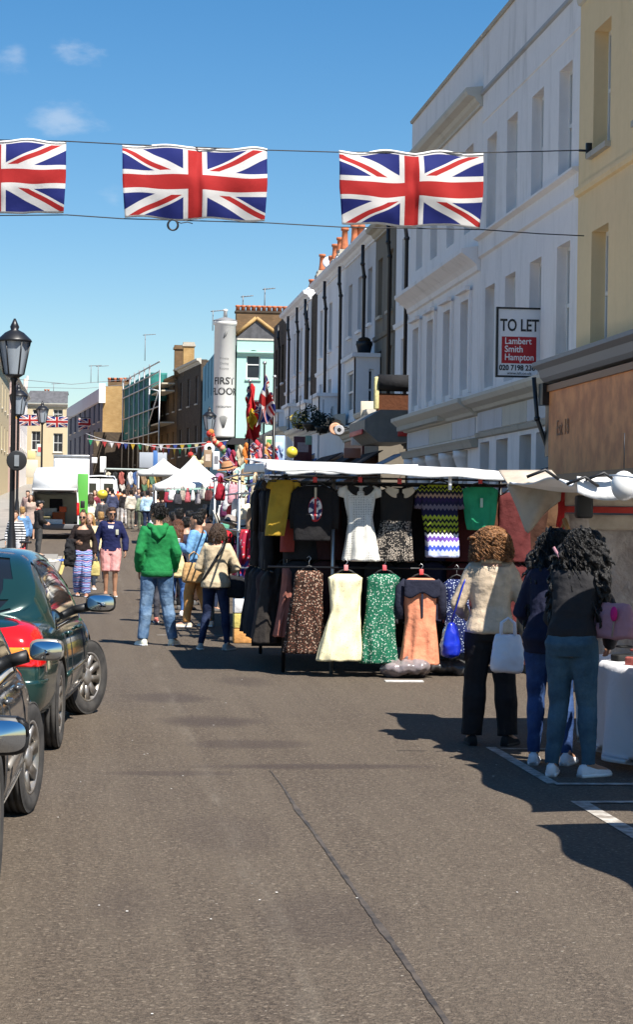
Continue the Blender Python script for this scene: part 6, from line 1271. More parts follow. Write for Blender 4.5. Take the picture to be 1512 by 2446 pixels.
T = thing('white_balloon', 'white rounded plastic globe at the right edge under the canvas', 'balloon', P(1490, 1160, 13.6)); b = MB(); b.ell((0, 0, 0), (.085, .085, .1), 18, 12); b.build('globe', mat('pearl_plastic', (.72, .72, .7), .25), T); b = MB(); b.tube([(0, 0, .11), (0, 0, .35)], .004, 5); b.build('string', M['trim'], T)
TB = thing('display_table', 'low table under a white cloth at the right edge of the picture', 'table', (4.4, 14.6, 0)); cl = mat('white_tablecloth', (.75, .75, .77), .85, bump=.4, bs=5, bd=.04)
def cloth(u, v):      # street side, then over the top
    y = 13.6 + 1.75 * u; z = .7 * min(1, v / .6); x = 3.66 + .06 * (1 - z / .7) * math.sin(u * 15) if v < .6 else 3.66 + (v - .6) / .4 * 1.5
    return V((x - (.03 if v < .6 else 0) + .03 * math.sin(u * 9 + 1) * (1 - min(1, v / .6)), y + .02 * math.sin(v * 5), z + .05 * (1 if v < .05 else 0)))
b = MB(); b.grid(cloth, 30, 30, .006); o = b.build('cloth', cl, TB, True); clean(o.data)
b = MB(); b.grid(lambda u, v: V((3.64 + 1.5 * u, 13.59 - .03 * math.sin(u * 22) * (1 - v) - .02, .05 + .65 * v)), 30, 10, .006); o = b.build('cloth_front', cl, TB, True); clean(o.data)
b = MB(); b.box(3.7, 5.1, 13.65, 15.3, .62, .69); b.build('top', wood, TB, True)
random.seed(21); junk = [((.3, .06, .03), 'rust'), ((.4, .3, .2), 'tan'), ((.02, .02, .02), 'black'), ((.5, .45, .4), 'grey'), ((.45, .12, .1), 'red'), ((.25, .2, .1), 'olive')]
for k in range(12):
    c, nm = junk[k % 6]; x, y = 3.8 + .22 * (k % 4), 13.8 + .4 * (k // 4); T = thing('trinket_box', 'small %s trinket box on the white table, %s row from the front' % (nm, ('first', 'second', 'third')[k // 4]), 'box', (x, y, .702), random.random(), 'trinkets on the white table'); b = MB(); b.bbox(-.08, .08, -.06, .06, 0, .05 + .05 * random.random(), .012); b.build('box', fabric(c), T); b = MB(); b.bbox(-.05, .05, -.04, .04, .1, .115, .006); b.build('lid', fabric(tuple(q * .7 for q in c)), T)
T = thing('toy_flower', 'magenta plastic flower held up beside the black-haired woman', 'flower', P(1462, 1520, 13.5)); b = MB(); b.tube([(0, 0, 0), (.01, 0, .1)], .006, 5); b.build('stem', fabric((.3, .25, .2)), T); b = MB(); b.ell((.01, 0, .15), (.025, .025, .05), 10, 8); b.build('bloom', fabric((.55, .02, .2)), T)
# canopies of the stalls nearer still, out of frame to the right: their shade falls across the road
for i, (ya, yb_, x0) in enumerate(((10.75, 13.1, 3.27), (8.0, 10.25, 3.16))):
    S3 = thing('market_stall', ('unattended stall canopy just right of the frame beside the white table', 'nearest stall canopy right of the frame, known by its shade on the road')[i], 'stall', (4.2, ya, 0))
    tarp(S3, lambda u, v: V((x0 + .06 * math.sin(v * 9) * (1 - u) + 2.0 * u, ya + (yb_ - ya) * v + .06 * math.sin(u * 7), 2.0 + .05 * u - .04 * math.sin(3.1 * v))), 16, 16, M['canvas'])
    for x, y in ((x0 + .6, ya + .1), (x0 + 1.9, ya + .1), (x0 + .6, yb_ - .1), (x0 + 1.9, yb_ - .1)): pole((x, y, 0), (x, y, 2.0), .024, parent=S3)
# ================================================================== hats, bags and scarves beyond the dress stall
S4 = thing('market_stall', 'crowded stall of hats and bags behind the dress stall', 'stall', (2.6, 30, 0))
for x, y in ((2.0, 28.2), (2.0, 33.8), (3.9, 28.2), (3.9, 33.8)): pole((x, y, 0), (x, y, 2.3), parent=S4)
for z in (1.0, 1.5, 2.0, 2.25): pole((1.98, 28, z), (1.98, 34, z), .014, nm='rail', parent=S4); pole((1.95, 28.15, z), (3.9, 28.15, z), .014, nm='rail', parent=S4)
canopy(S4, 2.6, 4.4, 28, 34.3, 2.38, 2.42, .1, .12, M['canvas']); b = MB(); b.box(2.3, 3.9, 29, 33.5, 0, .75); b.build('counter', fabric((.03, .03, .035)), S4, True); b = MB(); b.box(2.75, 2.8, 28.3, 33.8, .7, 2.2); b.build('back_board', fabric((.03, .025, .025)), S4, True)
def hat(label, px, py, y, c, r=.15, tilt=0, band=(.02, .02, .02)):
    T = thing('hat', label, 'hat', P(px, py, y)); T.rotation_euler = (R(tilt), R(random.uniform(-15, 15)), random.random() * 3); b = MB(); b.lathe([(.001, .12), (r * .35, .122), (r * .5, .1), (r * .56, .02), (r * .95, .004), (r, .01), (r, .0), (r * .55, -.006), (r * .4, -.004)], seg=18); b.build('straw', fabric(c), T); b = MB(); b.lathe([(r * .575, .018), (r * .565, .045)], seg=18, cap=False); b.build('band', fabric(band), T); return T
hats = [(583, 1262, 28.4, (.68, .6, .48), 'cream sun hat lying on top of the scarves'), (541, 1288, 28.8, (.5, .02, .03), 'scarlet felt hat below the hanging bags'), (566, 1152, 29.5, (.5, .38, .2), 'straw hat hung highest beside the dress stall'), (590, 1138, 30, (.3, .2, .12), 'brown hat hung high beside the straw one'), (543, 1120, 33, (.4, .2, .1), 'russet hat on top of the goods rail'), (560, 1228, 31, (.45, .03, .04), 'red cap in the middle of the bags'), (515, 1240, 33, (.62, .58, .5), 'pale hat at the far end of the goods rail'), (548, 1250, 30, (.3, .26, .24), 'grey-brown hat left of the cream sun hat'), (530, 1145, 34.5, (.04, .03, .03), 'black hat under the awning'), (598, 1280, 28.3, (.6, .45, .4), 'pinkish hat beside the cream sun hat'), (536, 1270, 31, (.1, .3, .2), 'green hat behind the scarlet one')]
for px, py, y, c, lab in hats: hat(lab, px, py, y, c, random.uniform(.13, .17), random.choice((0, 10, 70)))
bags = [(597, 1215, 28.6, (.75, .68, .52), 'cream bag, nearest of the pale hanging bags'), (584, 1212, 29.4, (.68, .64, .56), 'off-white bag second among the pale hanging bags'), (571, 1222, 30.2, (.75, .73, .7), 'white bag third among the pale hanging bags'), (558, 1180, 31.0, (.6, .3, .35), 'rose pink bag below the straw hat'), (543, 1198, 32, (.55, .55, .58), 'silver bag left of the rose pink bag'), (526, 1170, 30, (.28, .01, .025), 'big round crimson bag beside the man in the hat'), (535, 1225, 33, (.75, .75, .72), 'chalk white bag at the far end of the hanging bags'), (560, 1320, 28.6, (.02, .02, .022), 'black bag low on the goods rail'), (607, 1245, 28.2, (.25, .16, .1), 'dark tan bag next to the coats'), (553, 1160, 33, (.04, .04, .05), 'black satchel hung high'), (610, 1180, 28.1, (.5, .42, .3), 'sand coloured bag beside the black coats'), (515, 1210, 35, (.3, .3, .28), 'stone bag far along the rail')]
for px, py, y, c, lab in bags:
    p = P(px, py, y); bag('hanging_bag', lab, p - V((0, 0, .15)), (random.uniform(.2, .3), .1, random.uniform(.22, .34)), fabric(c), random.random() * 1.2)
more = [('mauve', (.3, .15, .25)), ('lemon', (.7, .6, .2)), ('navy', (.02, .03, .1)), ('coral', (.6, .2, .14)), ('mint', (.3, .5, .4)), ('bone white', (.72, .68, .6)), ('cocoa', (.1, .05, .03)), ('sky blue', (.25, .42, .6)), ('magenta', (.45, .03, .2)), ('charcoal', (.03, .03, .035)), ('apricot', (.65, .38, .2)), ('plum', (.15, .03, .1)), ('ecru', (.6, .52, .38)), ('teal', (.03, .2, .22)), ('vermilion', (.6, .08, .03)), ('slate', (.12, .13, .16)), ('chestnut', (.2, .08, .03)), ('pearl', (.75, .74, .72)), ('olive', (.15, .16, .05)), ('blush', (.65, .42, .38)), ('indigo', (.05, .05, .2)), ('tan', (.4, .26, .13)), ('sooty', (.02, .018, .018)), ('peach', (.7, .45, .33))]
rn_ = random.Random(31)
for i, (nm_, c) in enumerate(more):
    px = 522 + 92 * ((i * 7) % 24) / 23; py = 1148 + 210 * ((i * 5) % 24) / 23; y = 34.5 - 6.3 * (px - 522) / 92 + rn_.uniform(-.3, .3)
    if i % 3 == 0: hat('%s hat packed among the goods of the bag stall' % nm_, px, py, y, c, rn_.uniform(.13, .17), rn_.choice((0, 15, 75)))
    else: bag('hanging_bag', '%s bag packed among the goods of the bag stall' % nm_, P(px, py, y) - V((0, 0, .15)), (rn_.uniform(.18, .28), .1, rn_.uniform(.2, .32)), fabric(c), rn_.random() * 1.5)
ujs = None
def m_scarf(seed):
    m = mat('scarf_%d' % seed, (.5, .05, .1), .85); n = Nodes(m); d, c2 = n.voro(14 + seed, n.coord()); c = n.mix(d < .22, (.45, .02, .06), (.7, .6, .62)); c = n.mix(n.noise(9, 2).step(.5, .6), c, ((.04, .05, .25), (.6, .12, .25), (.5, .02, .03))[seed % 3]); n.col(c); return m
scarves = [(585, 1345, 28.2, .5, 'pink and white printed scarf hanging lowest before the dress stall'), (576, 1340, 28.5, .45, 'red and blue printed scarf beside the pink one'), (593, 1300, 28.1, .4, 'crimson printed scarf next to the coats'), (569, 1330, 29, .5, 'purple printed scarf left of the red and blue one')]
for i, (px, py, y, h_, lab) in enumerate(scarves):
    T = thing('scarf', lab, 'scarf', P(px, py, y)); b = MB(); b.grid(lambda u, v: V(((u - .5) * .2 * (1 + .2 * math.sin(v * 5)), .03 * math.sin(u * 14 + v * 4), -h_ * v + h_ / 2)), 14, 10, .008); o = b.build('cloth', m_scarf(i), T); clean(o.data)
b = MB(); b.box(2.0, 2.25, 28.3, 30, .0, .55); T = thing('crate_stack', 'pile of coloured boxes at the foot of the bag stall', 'crates', (2.05, 28.0, 0))
for k, c in enumerate(((.6, .3, .1), (.6, .5, .15), (.7, .7, .72), (.08, .25, .5))): b = MB(); b.bbox(-.12, .12, -.15, .15, .2 * k + .001, .2 * k + .195, .012); b.build('box', fabric(c), T)
# ================================================================== union flags strung across the street
def m_union(name, attr=True, tint=(1, 1, 1)):
    m = mat(name, (.7, .7, .7), .75, spec=.2); n = Nodes(m); x, y, z = n.sep(n.attr('flat')); X = (x - .5) * 60; Y = (y - .5) * 30; wob = 0
    red, white, blue = (.5, .035, .035), (.78, .76, .74), (.025, .035, .2)
    pos = X > 0; q = (X * Y) > 0
    s1 = (Y - X * .5) * .8944; s2 = (Y + X * .5) * .8944; s = s1 * q + s2 * (q * -1 + 1)
    c = n.mix(s.abs() < 3, blue, white); sr = s * (pos * 2 - 1); c = n.mix((sr > 0) * (sr < 2), c, red)
    c = n.mix((X.abs().min(Y.abs())) < 5, c, white); c = n.mix((X.abs().min(Y.abs())) < 3, c, red)
    c = n.mix((Y.abs() > 14.2), c, (.72, .7, .68)); n.col(c); n.b.inputs['Subsurface Weight'].default_value = 0
    tr = n.nt.nodes.new('ShaderNodeBsdfTranslucent'); n.nt.links.new(c, tr.inputs['Color']); ms = n.nt.nodes.new('ShaderNodeMixShader'); ms.inputs[0].default_value = .4
    out = [k for k in n.nt.nodes if k.type == 'OUTPUT_MATERIAL'][0]; n.nt.links.new(n.b.outputs[0], ms.inputs[1]); n.nt.links.new(tr.outputs[0], ms.inputs[2]); n.nt.links.new(ms.outputs[0], out.inputs['Surface'])
    n.bump(n.noise(3, 3), .3, .05); return m
M['union'] = m_union('union_flag_cloth')
def big_flag(label, x0, x1, yt0, yt1, yb0, yb1, y, seed=0, bow=6, crease=True):
    p0, p1, q0, q1 = P(x0, yt0, y), P(x1, yt1, y), P(x0 + bow, yb0, y), P(x1 - bow, yb1, y); T = thing('union_flag', label, 'flag', (p0 + p1 + q0 + q1) / 4, group='union flags strung across the street'); b = MB(); W = (p1 - p0).length
    def f(u, v):
        t = p0.lerp(p1, u); l = q0.lerp(q1, u); p = l.lerp(t, v); o = V((0, 0, 0))
        o.y = -.05 * W * math.sin(math.pi * v) * (.6 + .4 * math.sin(math.pi * u)) + .014 * W * math.sin(u * (9 + seed) + seed + v * 2.5) * (.3 + v) + .02 * W * noise.noise(V((u * 6 + seed * 3, v * 3, 5)))
        if crease: o.y += .022 * W * math.exp(-((u - .52 - .01 * math.sin(v * 7)) / .02) ** 2) * (1 - .4 * v)
        o.z = .009 * W * math.sin(u * 17 + seed) * (v > .9) * (v - .9) * 10 + .02 * W * noise.noise(V((u * 4 + seed, v * 3, seed)))
        side = (.5 - abs(v - .5)) * bow * .9 * y / FPX; o.x = -side if u < .5 else side; o.x *= abs(u - .5) * 2
        return p + o
    b.grid(f, 60, 30, .004); o = b.build('cloth', M['union'], T, True); clean(o.data)
    # white sewn sleeve along the top
    b = MB(); b.tube([f(i / 30, 1) + V((0, 0, .01)) for i in range(31)], .018 * W / 2.2, 6); b.build('hem', M['canvas'], T, True); return T
YF = 31.85
big_flag('leftmost large union flag, cut by the left edge', -188, 158, 336, 340, 512, 510, YF, 1)
big_flag('large union flag in the middle of the sky above the street', 292, 638, 349, 362, 521, 529, YF, 4)
big_flag('right large union flag in front of the white building', 809, 1154, 367, 368, 537, 545, YF, 2.3, 8)
def rope(name, label, pts, r=.009, m='trim'):
    T = thing(name, label, 'rope', pts[0]); b = MB(); b.tube(pts, r, 5); b.build('strand', M[m], T, True); return T
tp = [P(-200, 333, YF), P(160, 340, YF), P(292, 347, YF), P(638, 361, YF), P(809, 366, YF), P(1154, 367, YF), P(1290, 364, YF), PX(1400, 361, XF - .1)]
rope('flag_rope', 'upper rope carrying the large flags to the yellow building', [p + V((0, .012, .012)) for p in tp]); bt = [P(-200, 515, YF), P(160, 512, YF), P(292, 521, YF), P(638, 531, YF), P(812, 541, YF), P(1150, 547, YF), P(1290, 557, YF), PX(1396, 562, XF - .1)]
rope('flag_rope', 'lower rope tying down the large flags', [p + V((0, .02, -.01)) for p in bt])
T = thing('wall_bracket', 'dark iron wall bracket holding the upper flag rope', 'bracket', PX(1404, 361, XF - .12)); b = MB(); b.bbox(-.03, .06, -.03, .03, -.12, .12, .008); b.build('plate', M['black'], T); b = MB(); b.tube([(-.14, 0, 0), (0, 0, 0)], .018, 6); b.build('eye', M['black'], T)
T = thing('rope_coil', 'coil of spare rope dangling under the middle flag', 'rope coil', P(413, 538, YF))
b = MB()
for k in range(3): b.tube([(.07 * math.cos(a) * (1 + .1 * k), .01 * k, .08 * math.sin(a)) for a in [i * 6.2832 / 20 for i in range(21)]], .013, 5)
mobj('coil', voxel(b, .008, 1, mats=[M['trim']], name='coil'), T); b = MB(); b.tube([(.04, 0, .06), (.12, 0, .03), (.22, 0, .05), (.3, 0, .03)], .008, 5); b.build('tail', M['trim'], T)
for i, (a, c, yy) in enumerate(((46, 96, 1003), (110, 162, 1007), (187, 240, 1012))):
    big_flag(('small far union flag nearest the left lamp', 'small far union flag in the middle of its row', 'small far union flag before the blue front')[i], a, c, yy - 13, yy - 12, yy + 14, yy + 14, 200, i, 1, False)
rope('flag_rope', 'far rope of the three small flags', [P(20, 988, 200), P(110, 993, 200), P(250, 1000, 200)], .03)

# ================================================================== street lamps
def lamp(label, px, py_lantern, y, hpx, to_ground=True):
    p = P(px, py_lantern, y); z0 = gz(y); h = p.z - z0; s = hpx * y / FPX; T = thing('street_lamp', label, 'street lamp', (p.x, y, z0))
    b = MB(); b.lathe([(.14, 0), (.14, .5), (.11, .55), (.09, 1.2), (.06, 1.4), (.05, h - s * .55), (.09, h - s * .5), (.04, h - s * .42)], seg=10); b.build('post', M['black'], T)
    b = MB(); zb, zt = h - s * .4, h + s * .3
    b.lathe([(s * .2, zb), (s * .33, zt)], seg=6, cap=False); b.build('lantern', mat('lantern_glass', (.3, .34, .38), .15, spec=.6), T)
    b = MB(); b.lathe([(s * .38, zt), (s * .36, zt + s * .05), (s * .2, zt + s * .2), (s * .08, zt + s * .26), (s * .1, zt + s * .32), (s * .02, zt + s * .5)], seg=10); b.build('crown', M['black'], T)
    b = MB()
    for k in range(6): a = 2 * math.pi * k / 6; b.tube([(math.cos(a) * s * .21, math.sin(a) * s * .21, zb), (math.cos(a) * s * .34, math.sin(a) * s * .34, zt)], s * .018, 5)
    b.lathe([(s * .1, zb - s * .08), (s * .22, zb - .001)], seg=10); o = b.build('cage', M['black'], T); return T
lamp('large old street lamp at the left edge, above the round sign', 34, 850, 46, 110); lamp('second street lamp on the left, lower than the large one', 44, 965, 92, 60); lamp('slim street lamp before the cream building', 101, 992, 118, 42); lamp('street lamp in front of the mint building tower', 500, 1008, 104, 46)
p = P(40, 1100, 45.7); T = thing('round_sign', 'black back of a round sign on the lamp post at the left edge', 'sign', (p.x, 45.7, p.z)); b = MB(); b.lathe([(.21, 0), (.22, .01), (.22, .03), (.2, .035)], seg=28, M=Matrix.Rotation(R(90), 3, 'X')); b.build('disc', M['trim'], T); b = MB(); b.box(-.05, .05, -.06, -.035, -.12, .12); b.build('bracket', M['steel'], T)
p = P(43, 1270, 45.0); T = thing('bicycle', 'dark bicycle leaning by the lamp post at the left edge', 'bicycle', (p.x - .1, 45.2, .12), R(70))
for nm, yy in (('front_wheel', .5), ('rear_wheel', -.5)):
    b = MB(); b.tube([(0, yy + .33 * math.cos(a), .33 + .33 * math.sin(a)) for a in [i * 6.2832 / 28 for i in range(29)]], .018, 6); wh = b.build(nm, M['rubber'], T); b = MB()
    for k in range(12): a = k * 6.2832 / 12; b.tube([(0, yy, .33), (0, yy + .32 * math.cos(a), .33 + .32 * math.sin(a))], .003, 3)
    mobj('spokes', voxel(b, .008, 0, mats=[M['steel']], name='spokes'), wh)
b = MB()
for a, c in (((0, -.5, .33), (0, -.15, .35)), ((0, -.15, .35), (0, .35, .75)), ((0, -.25, .8), (0, .35, .78)), ((0, -.15, .35), (0, -.28, .92)), ((0, -.5, .33), (0, -.25, .8)), ((0, .5, .33), (0, .35, .95))): b.tube([a, c], .018, 6)
b.build('frame', M['red'], T); b = MB(); b.tube([(-.25, .3, 1.0), (0, .36, .97), (.25, .3, 1.0)], .014, 6); b.build('handlebar', M['trim'], T); b = MB(); b.bbox(-.06, .06, -.4, -.15, .92, .97, .02); b.build('saddle', M['trim'], T)

# ================================================================== TO LET board
p0, p1 = P(1186, 733, 35.35), P(1288, 903, 35.35); wd = XF + .1 - p0.x; T = thing('estate_board', 'black-framed TO LET board with red agent panel on the white building', 'sign', (p0.x, 35.35, p1.z)); H = p0.z - p1.z
b = MB(); b.box(.03, wd, 0, .03, .03, H - .03); b.build('board', mat('board_white', (.78, .78, .8), .5), T)
b = MB(); b.box(0, .035, -.02, .05, 0, H); b.box(.036, wd, -.02, .05, H - .032, H - .002); b.box(.036, wd, -.02, .05, .002, .032); b.build('frame', M['trim'], T)
b = MB(); b.box(.1, wd - .12, -.006, -.002, H * .2, H * .58); b.build('red_panel', mat('agent_red', (.42, .008, .015), .5), T)
ink = M['ink']; wh = M['whitep']
def fit(t, hgt, wpx, m, x, z, bold=0.0, dy=-.004):
    o = text_mesh(t, hgt, m, 'lettering', T, (x, dy, z), depth=.002, align='LEFT', bold=bold); w_ = max(q.co.x for q in o.data.vertices); o.scale.x = wpx * .0069 / w_
fit('TO LET', H * .24, 98, ink, .07, H * .735, .006)
for i, (t, wx) in enumerate((('Lambert', 68), ('Smith', 46), ('Hampton', 74))): fit(t, H * .13, wx, wh, .15, H * (.515 - .115 * i), .002, -.009)
fit('020 7198 236', H * .105, 91, ink, .06, H * .135, .004); fit('www.lsh.co.uk', H * .055, 62, ink, .2, H * .06)
# ================================================================== shopfront clutter on the right, beyond the white building
def awning(label, y0, y1, x_wall, x_out, z_wall, z_out, m):
    T = thing('shop_awning', label, 'awning', (x_wall, y0, z_out)); b = MB(); b.grid(lambda u, v: V((x_wall + (x_out - x_wall) * v, y0 + (y1 - y0) * u, z_wall + (z_out - z_wall) * v - .05 * math.sin(math.pi * v))), 10, 8, .02); o = b.build('cloth', m, T, True); clean(o.data)
    b = MB(); b.grid(lambda u, v: V((x_out - .01, y0 + (y1 - y0) * u, z_out - (.22 + .03 * math.sin(u * 60)) * v)), 30, 2, .012); o = b.build('valance', m, T, True); clean(o.data)
    for y in (y0 + .1, y1 - .1): b = MB(); b.tube([(x_wall, y, z_out - .3), (x_out, y, z_out)], .02, 6); b.build('arm', M['steel'], T, True)
    return T
blk = fabric((.016, .016, .018)); gry = fabric((.3, .31, .33))
def shop(label, y0, y1, xf, z1, wall, glass='glass2', fasc=None):
    T = thing('shopfront', label, 'shopfront', (xf, y0, 0)); zb = gz(y0); L = y1 - y0; rects = [(.3 + k * (L - .3) / 3, .05 + (k + 1) * (L - .3) / 3, .7 + zb, 2.6 + zb) for k in range(3)]
    facade(T, (xf, y0, 0), YU, XN, L, z1, rects, wall, .12)
    for r in rects: window(T, (xf, y0, 0), YU, XN, r, M['frame_d'], M[glass], reveal=.12, bars=0, rail=False, sill=False)
    b = MB(); b.box(xf + .1, 8.55, y0 + .002, y1 - .002, zb, z1 - .01); b.build('flank', wall, T, True)
    moulding(T, (xf, y0, z1 - .02), YU, XN, L, CORN, M['stone_l'])
    if fasc: b = MB(); b.box(xf - .05, xf - .002, y0 + .1, y1 - .1, 2.75 + zb, 3.35 + zb); b.build('fascia', fasc, T, True)
    return T
shop('grey-brown shopfront projecting just past the columned shop', 56.2, 59.2, 7.75, 4.3, M['dirty'], fasc=fabric((.12, .05, .02)))
shop('dark maroon shopfront under the sooty house', 59.3, 63.5, 7.7, 4.0, mat('maroon', (.1, .015, .02), .5), fasc=M['dark'])
shop('white shopfront below the projecting bay', 63.7, 71, 7.75, 4.5, M['white2'], fasc=fabric((.35, .3, .28)))
shop('pale blue shopfront with lit round sign', 71.2, 80, 7.7, 4.6, M['white2'], fasc=fabric((.05, .1, .25))); shop('pale shopfront toward the terrace end', 82.5, 92.8, 7.7, 4.9, M['white2'], fasc=fabric((.2, .3, .45))); shop('green-black pub front at the terrace corner', 93.1, 99.5, 7.7, 4.6, mat('bottle_green', (.01, .04, .03), .4), fasc=M['dark'])
# boxy white bay with planter
def bay(label, y0, y1, x0, z0, z1, m, planter=False):
    T = thing('projecting_bay', label, 'bay window', (x0, y0, z0)); rc = [(.25, min(1.0, 8.55 - x0 - .1), .25, z1 - z0 - .35)] ; W = 8.58 - x0
    facade(T, (x0, y0, z0), (1, 0, 0), (0, -1, 0), W, z1 - z0, [(W * .35, W * .75, .2, z1 - z0 - .35)], m, .08); window(T, (x0, y0, z0), (1, 0, 0), (0, -1, 0), (W * .35, W * .75, .2, z1 - z0 - .35), reveal=.08, sill=False, bars=0)
    L = y1 - y0; facade(T, (x0, y0 + .002, z0), YU, XN, L, z1 - z0, [(L * .2, L * .8, .2, z1 - z0 - .35)], m, .08); window(T, (x0, y0 + .002, z0), YU, XN, (L * .2, L * .8, .2, z1 - z0 - .35), reveal=.08, sill=False, bars=1)
    b = MB(); b.box(x0 - .12, 8.58, y0 - .12, y1 + .1, z1 - z0 + z0 + .001, z1 + .12); b.build('cap', M['white2'], T, True); b = MB(); b.box(x0 - .02, 8.58, y0 - .02, y1, z0 - .12, z0 - .002); b.build('base', M['white2'], T, True); return T
bay('white box bay window with a black planter on top', 62.2, 65, 7.85, 4.7, 6.5, M['white2']); p = P(872, 835, 62.8); T = thing('planter', 'black square planter on the white bay', 'planter', (p.x, 63, 6.622)); b = MB(); b.lathe([(.18, 0), (.24, .28), (.26, .3), (.24, .42), (.2, .42)], seg=4); b.build('tub', M['trim'], T)
b = MB(); b.ell((0, 0, .45), (.2, .2, .1), 8, 6); b.build('soil', fabric((.04, .025, .015)), T)
for i, (y0, y1, z1) in enumerate(((72.5, 75, 5.9), (77, 79.5, 5.9), (83.5, 86, 6.1), (88.5, 91, 6.1))): bay(('first', 'second', 'third', 'farthest')[i] + ' of the low white bays stepping down the terrace', y0, y1, 7.9, 4.6, z1, M['white2'])
# grey canopy box, awnings, signs
p = P(872, 978, 52.5); T = thing('canopy_box', 'grey angular canopy box jutting over the pavement beside the columned shop', 'canopy', (p.x, 52.5, 2.9)); b = MB(); W = 8.0 - p.x; z0, z1 = P(900, 1055, 52.5).z - 2.9, P(900, 978, 52.5).z - 2.9
b.add([V((x, y, z)) for y in (0, 3.2) for x, z in ((0, z0 + .3), (.35, z0), (W, z0), (W, z1), (.4, z1), (0, z1 - .25))], [(0, 1, 2, 3, 4, 5), (11, 10, 9, 8, 7, 6)] + [(i, i + 6, (i + 1) % 6 + 6, (i + 1) % 6) for i in range(6)]); o = b.build('box', mat('grey_panel', (.2, .19, .165), .6, var=.2), T); clean(o.data)
b = MB(); b.bbox(.75 * W, .97 * W, -.05, -.01, z0 + .15, z0 + .3, .01); b.build('red_sign', mat('red_sign', (.55, .04, .03), .4), T); b = MB(); b.bbox(-.04, -.005, .3, 2.8, z0 + .2, z0 + .33, .01); b.build('red_strip', M['red'], T)
p = P(903, 905, 54.5); T = thing('rolled_awning', 'black rolled awning over a brown board on the narrow white house', 'awning', (p.x, 54.5, p.z - 1)); b = MB(); W = 8.5 - p.x; b.tube([(0, 0, .9), (W, 0, .9)], .22, 10); b.build('roll', blk, T); b = MB(); b.box(0, W, -.05, .3, .1, .62); b.build('board', fabric((.1, .035, .015)), T); b = MB(); b.bbox(-.1, .02, -.12, .1, .2, 1.05, .03); b.build('end_cap', fabric((.7, .62, .3)), T)
awning('pale grey sloping awning beside the columned shop', 50.2, 52.3, 7.6, 5.9, 3.3, 2.55, gry); awning('black awning under the grey canopy box', 55, 59, 7.7, 5.9, 3.5, 2.5, blk); awning('black awning in front of the maroon shop', 60, 63.5, 7.7, 6.0, 3.6, 2.6, fabric((.03, .028, .03))); awning('dark awning with brown valance farther along', 64, 70, 7.7, 6.0, 3.7, 2.8, fabric((.05, .03, .025)))
awning('blue awning beside the flags', 72, 78, 7.7, 5.8, 3.9, 3.0, fabric((.12, .22, .4))); awning('slate blue awning at the terrace end', 84, 90, 7.7, 5.8, 4.2, 3.2, fabric((.14, .2, .3)))
def disc_sign(label, px, py, y, r, ring, face_c, nm='round_sign'):
    T = thing(nm, label, 'sign', P(px, py, y)); b = MB(); b.lathe([(r * .8, .03), (r, .03), (r, -.03), (r * .8, -.03)], seg=24, M=Matrix.Rotation(R(90), 3, 'X')); b.build('rim', fabric(ring), T); b = MB(); b.lathe([(r * .8, .025), (r * .4, .03), (.01, .03)], seg=24, M=Matrix.Rotation(R(90), 3, 'X'), cap=False); b.build('face', fabric(face_c), T)
    b = MB(); b.tube([(0, .04, 0), (r * 2, .04, .05)], .02, 6); b.build('arm', M['black'], T); return T
disc_sign('round white sign with orange rim hanging over the shops', 801, 1024, 58, .17, (.75, .4, .25), (.7, .68, .66)); disc_sign('round grey sign beside the orange-rimmed one', 810, 1027, 57, .14, (.4, .4, .42), (.1, .1, .14)); disc_sign('white clock-like disc on the decorated arch', 500, 1071, 92, .24, (.75, .75, .72), (.8, .8, .78))
def board(label, x0, y0, x1, y1, y, c, nm='shop_sign', c2=None):
    p, q = P(x0, y0, y), P(x1, y1, y); T = thing(nm, label, 'sign', (p.x, y, q.z)); b = MB(); b.bbox(0, q.x - p.x, 0, .06, 0, p.z - q.z, .012); b.build('panel', mat('sign_%d' % len(bpy.data.materials), c, .5), T)
    if c2: w_, h_ = q.x - p.x, p.z - q.z; b = MB(); b.box(w_ * .2, w_ * .8, -.012, -.002, h_ * .35, h_ * .75); b.build('mark', fabric(c2), T)
    return T
board('white shop sign with a dark oval below the grey canopy', 840, 1018, 878, 1064, 56, (.68, .68, .68), c2=(.15, .02, .03)); board('terracotta valance sign under the white shop sign', 822, 1070, 862, 1094, 55, (.3, .13, .09)); board('cream end wall sign beside the grey canopy box', 862, 958, 898, 1000, 57, (.55, .5, .4)); board('dull maroon shop panel behind the yellow balloon', 702, 1042, 745, 1100, 70, (.1, .02, .025), c2=(.4, .3, .3)); board('pale green shop panel beside the maroon one', 730, 1040, 745, 1062, 68, (.25, .4, .32))
board('pale blue printed banner behind the flag pole', 650, 1040, 680, 1105, 62, (.4, .55, .75), c2=(.7, .7, .75)); board('cream menu board beside the blue banner', 634, 1042, 652, 1072, 64, (.65, .66, .45), c2=(.1, .3, .1)); board('white upright sign below the tower', 509, 1078, 524, 1122, 76, (.78, .78, .78), c2=(.2, .2, .22)); board('brown and white sign left of the upright white one', 487, 1074, 506, 1116, 78, (.3, .2, .12), c2=(.6, .5, .4))
board('grey shop sheet hanging behind the small tent', 333, 1080, 398, 1118, 118, (.35, .38, .42)); board('blue striped sheet beside the grey shop sheet', 366, 1076, 376, 1120, 116, (.06, .16, .4)); board('tall white banner on the brick corner', 239, 1090, 253, 1128, 150, (.8, .8, .78)); board('small white poster on the dark shopfront beyond the truck', 219, 1092, 232, 1106, 150, (.75, .76, .78)); board('yellow poster on the left pavement', 66, 1076, 84, 1096, 120, (.6, .55, .25)); board('cream shop panel on the left pavement', 62, 1098, 90, 1140, 124, (.6, .55, .42)); board('orange shop sign high on the left', 29, 978, 41, 1000, 108, (.7, .4, .1)); board('green white shop panel on the far left', 88, 1060, 100, 1090, 128, (.5, .6, .5), c2=(.5, .1, .1))
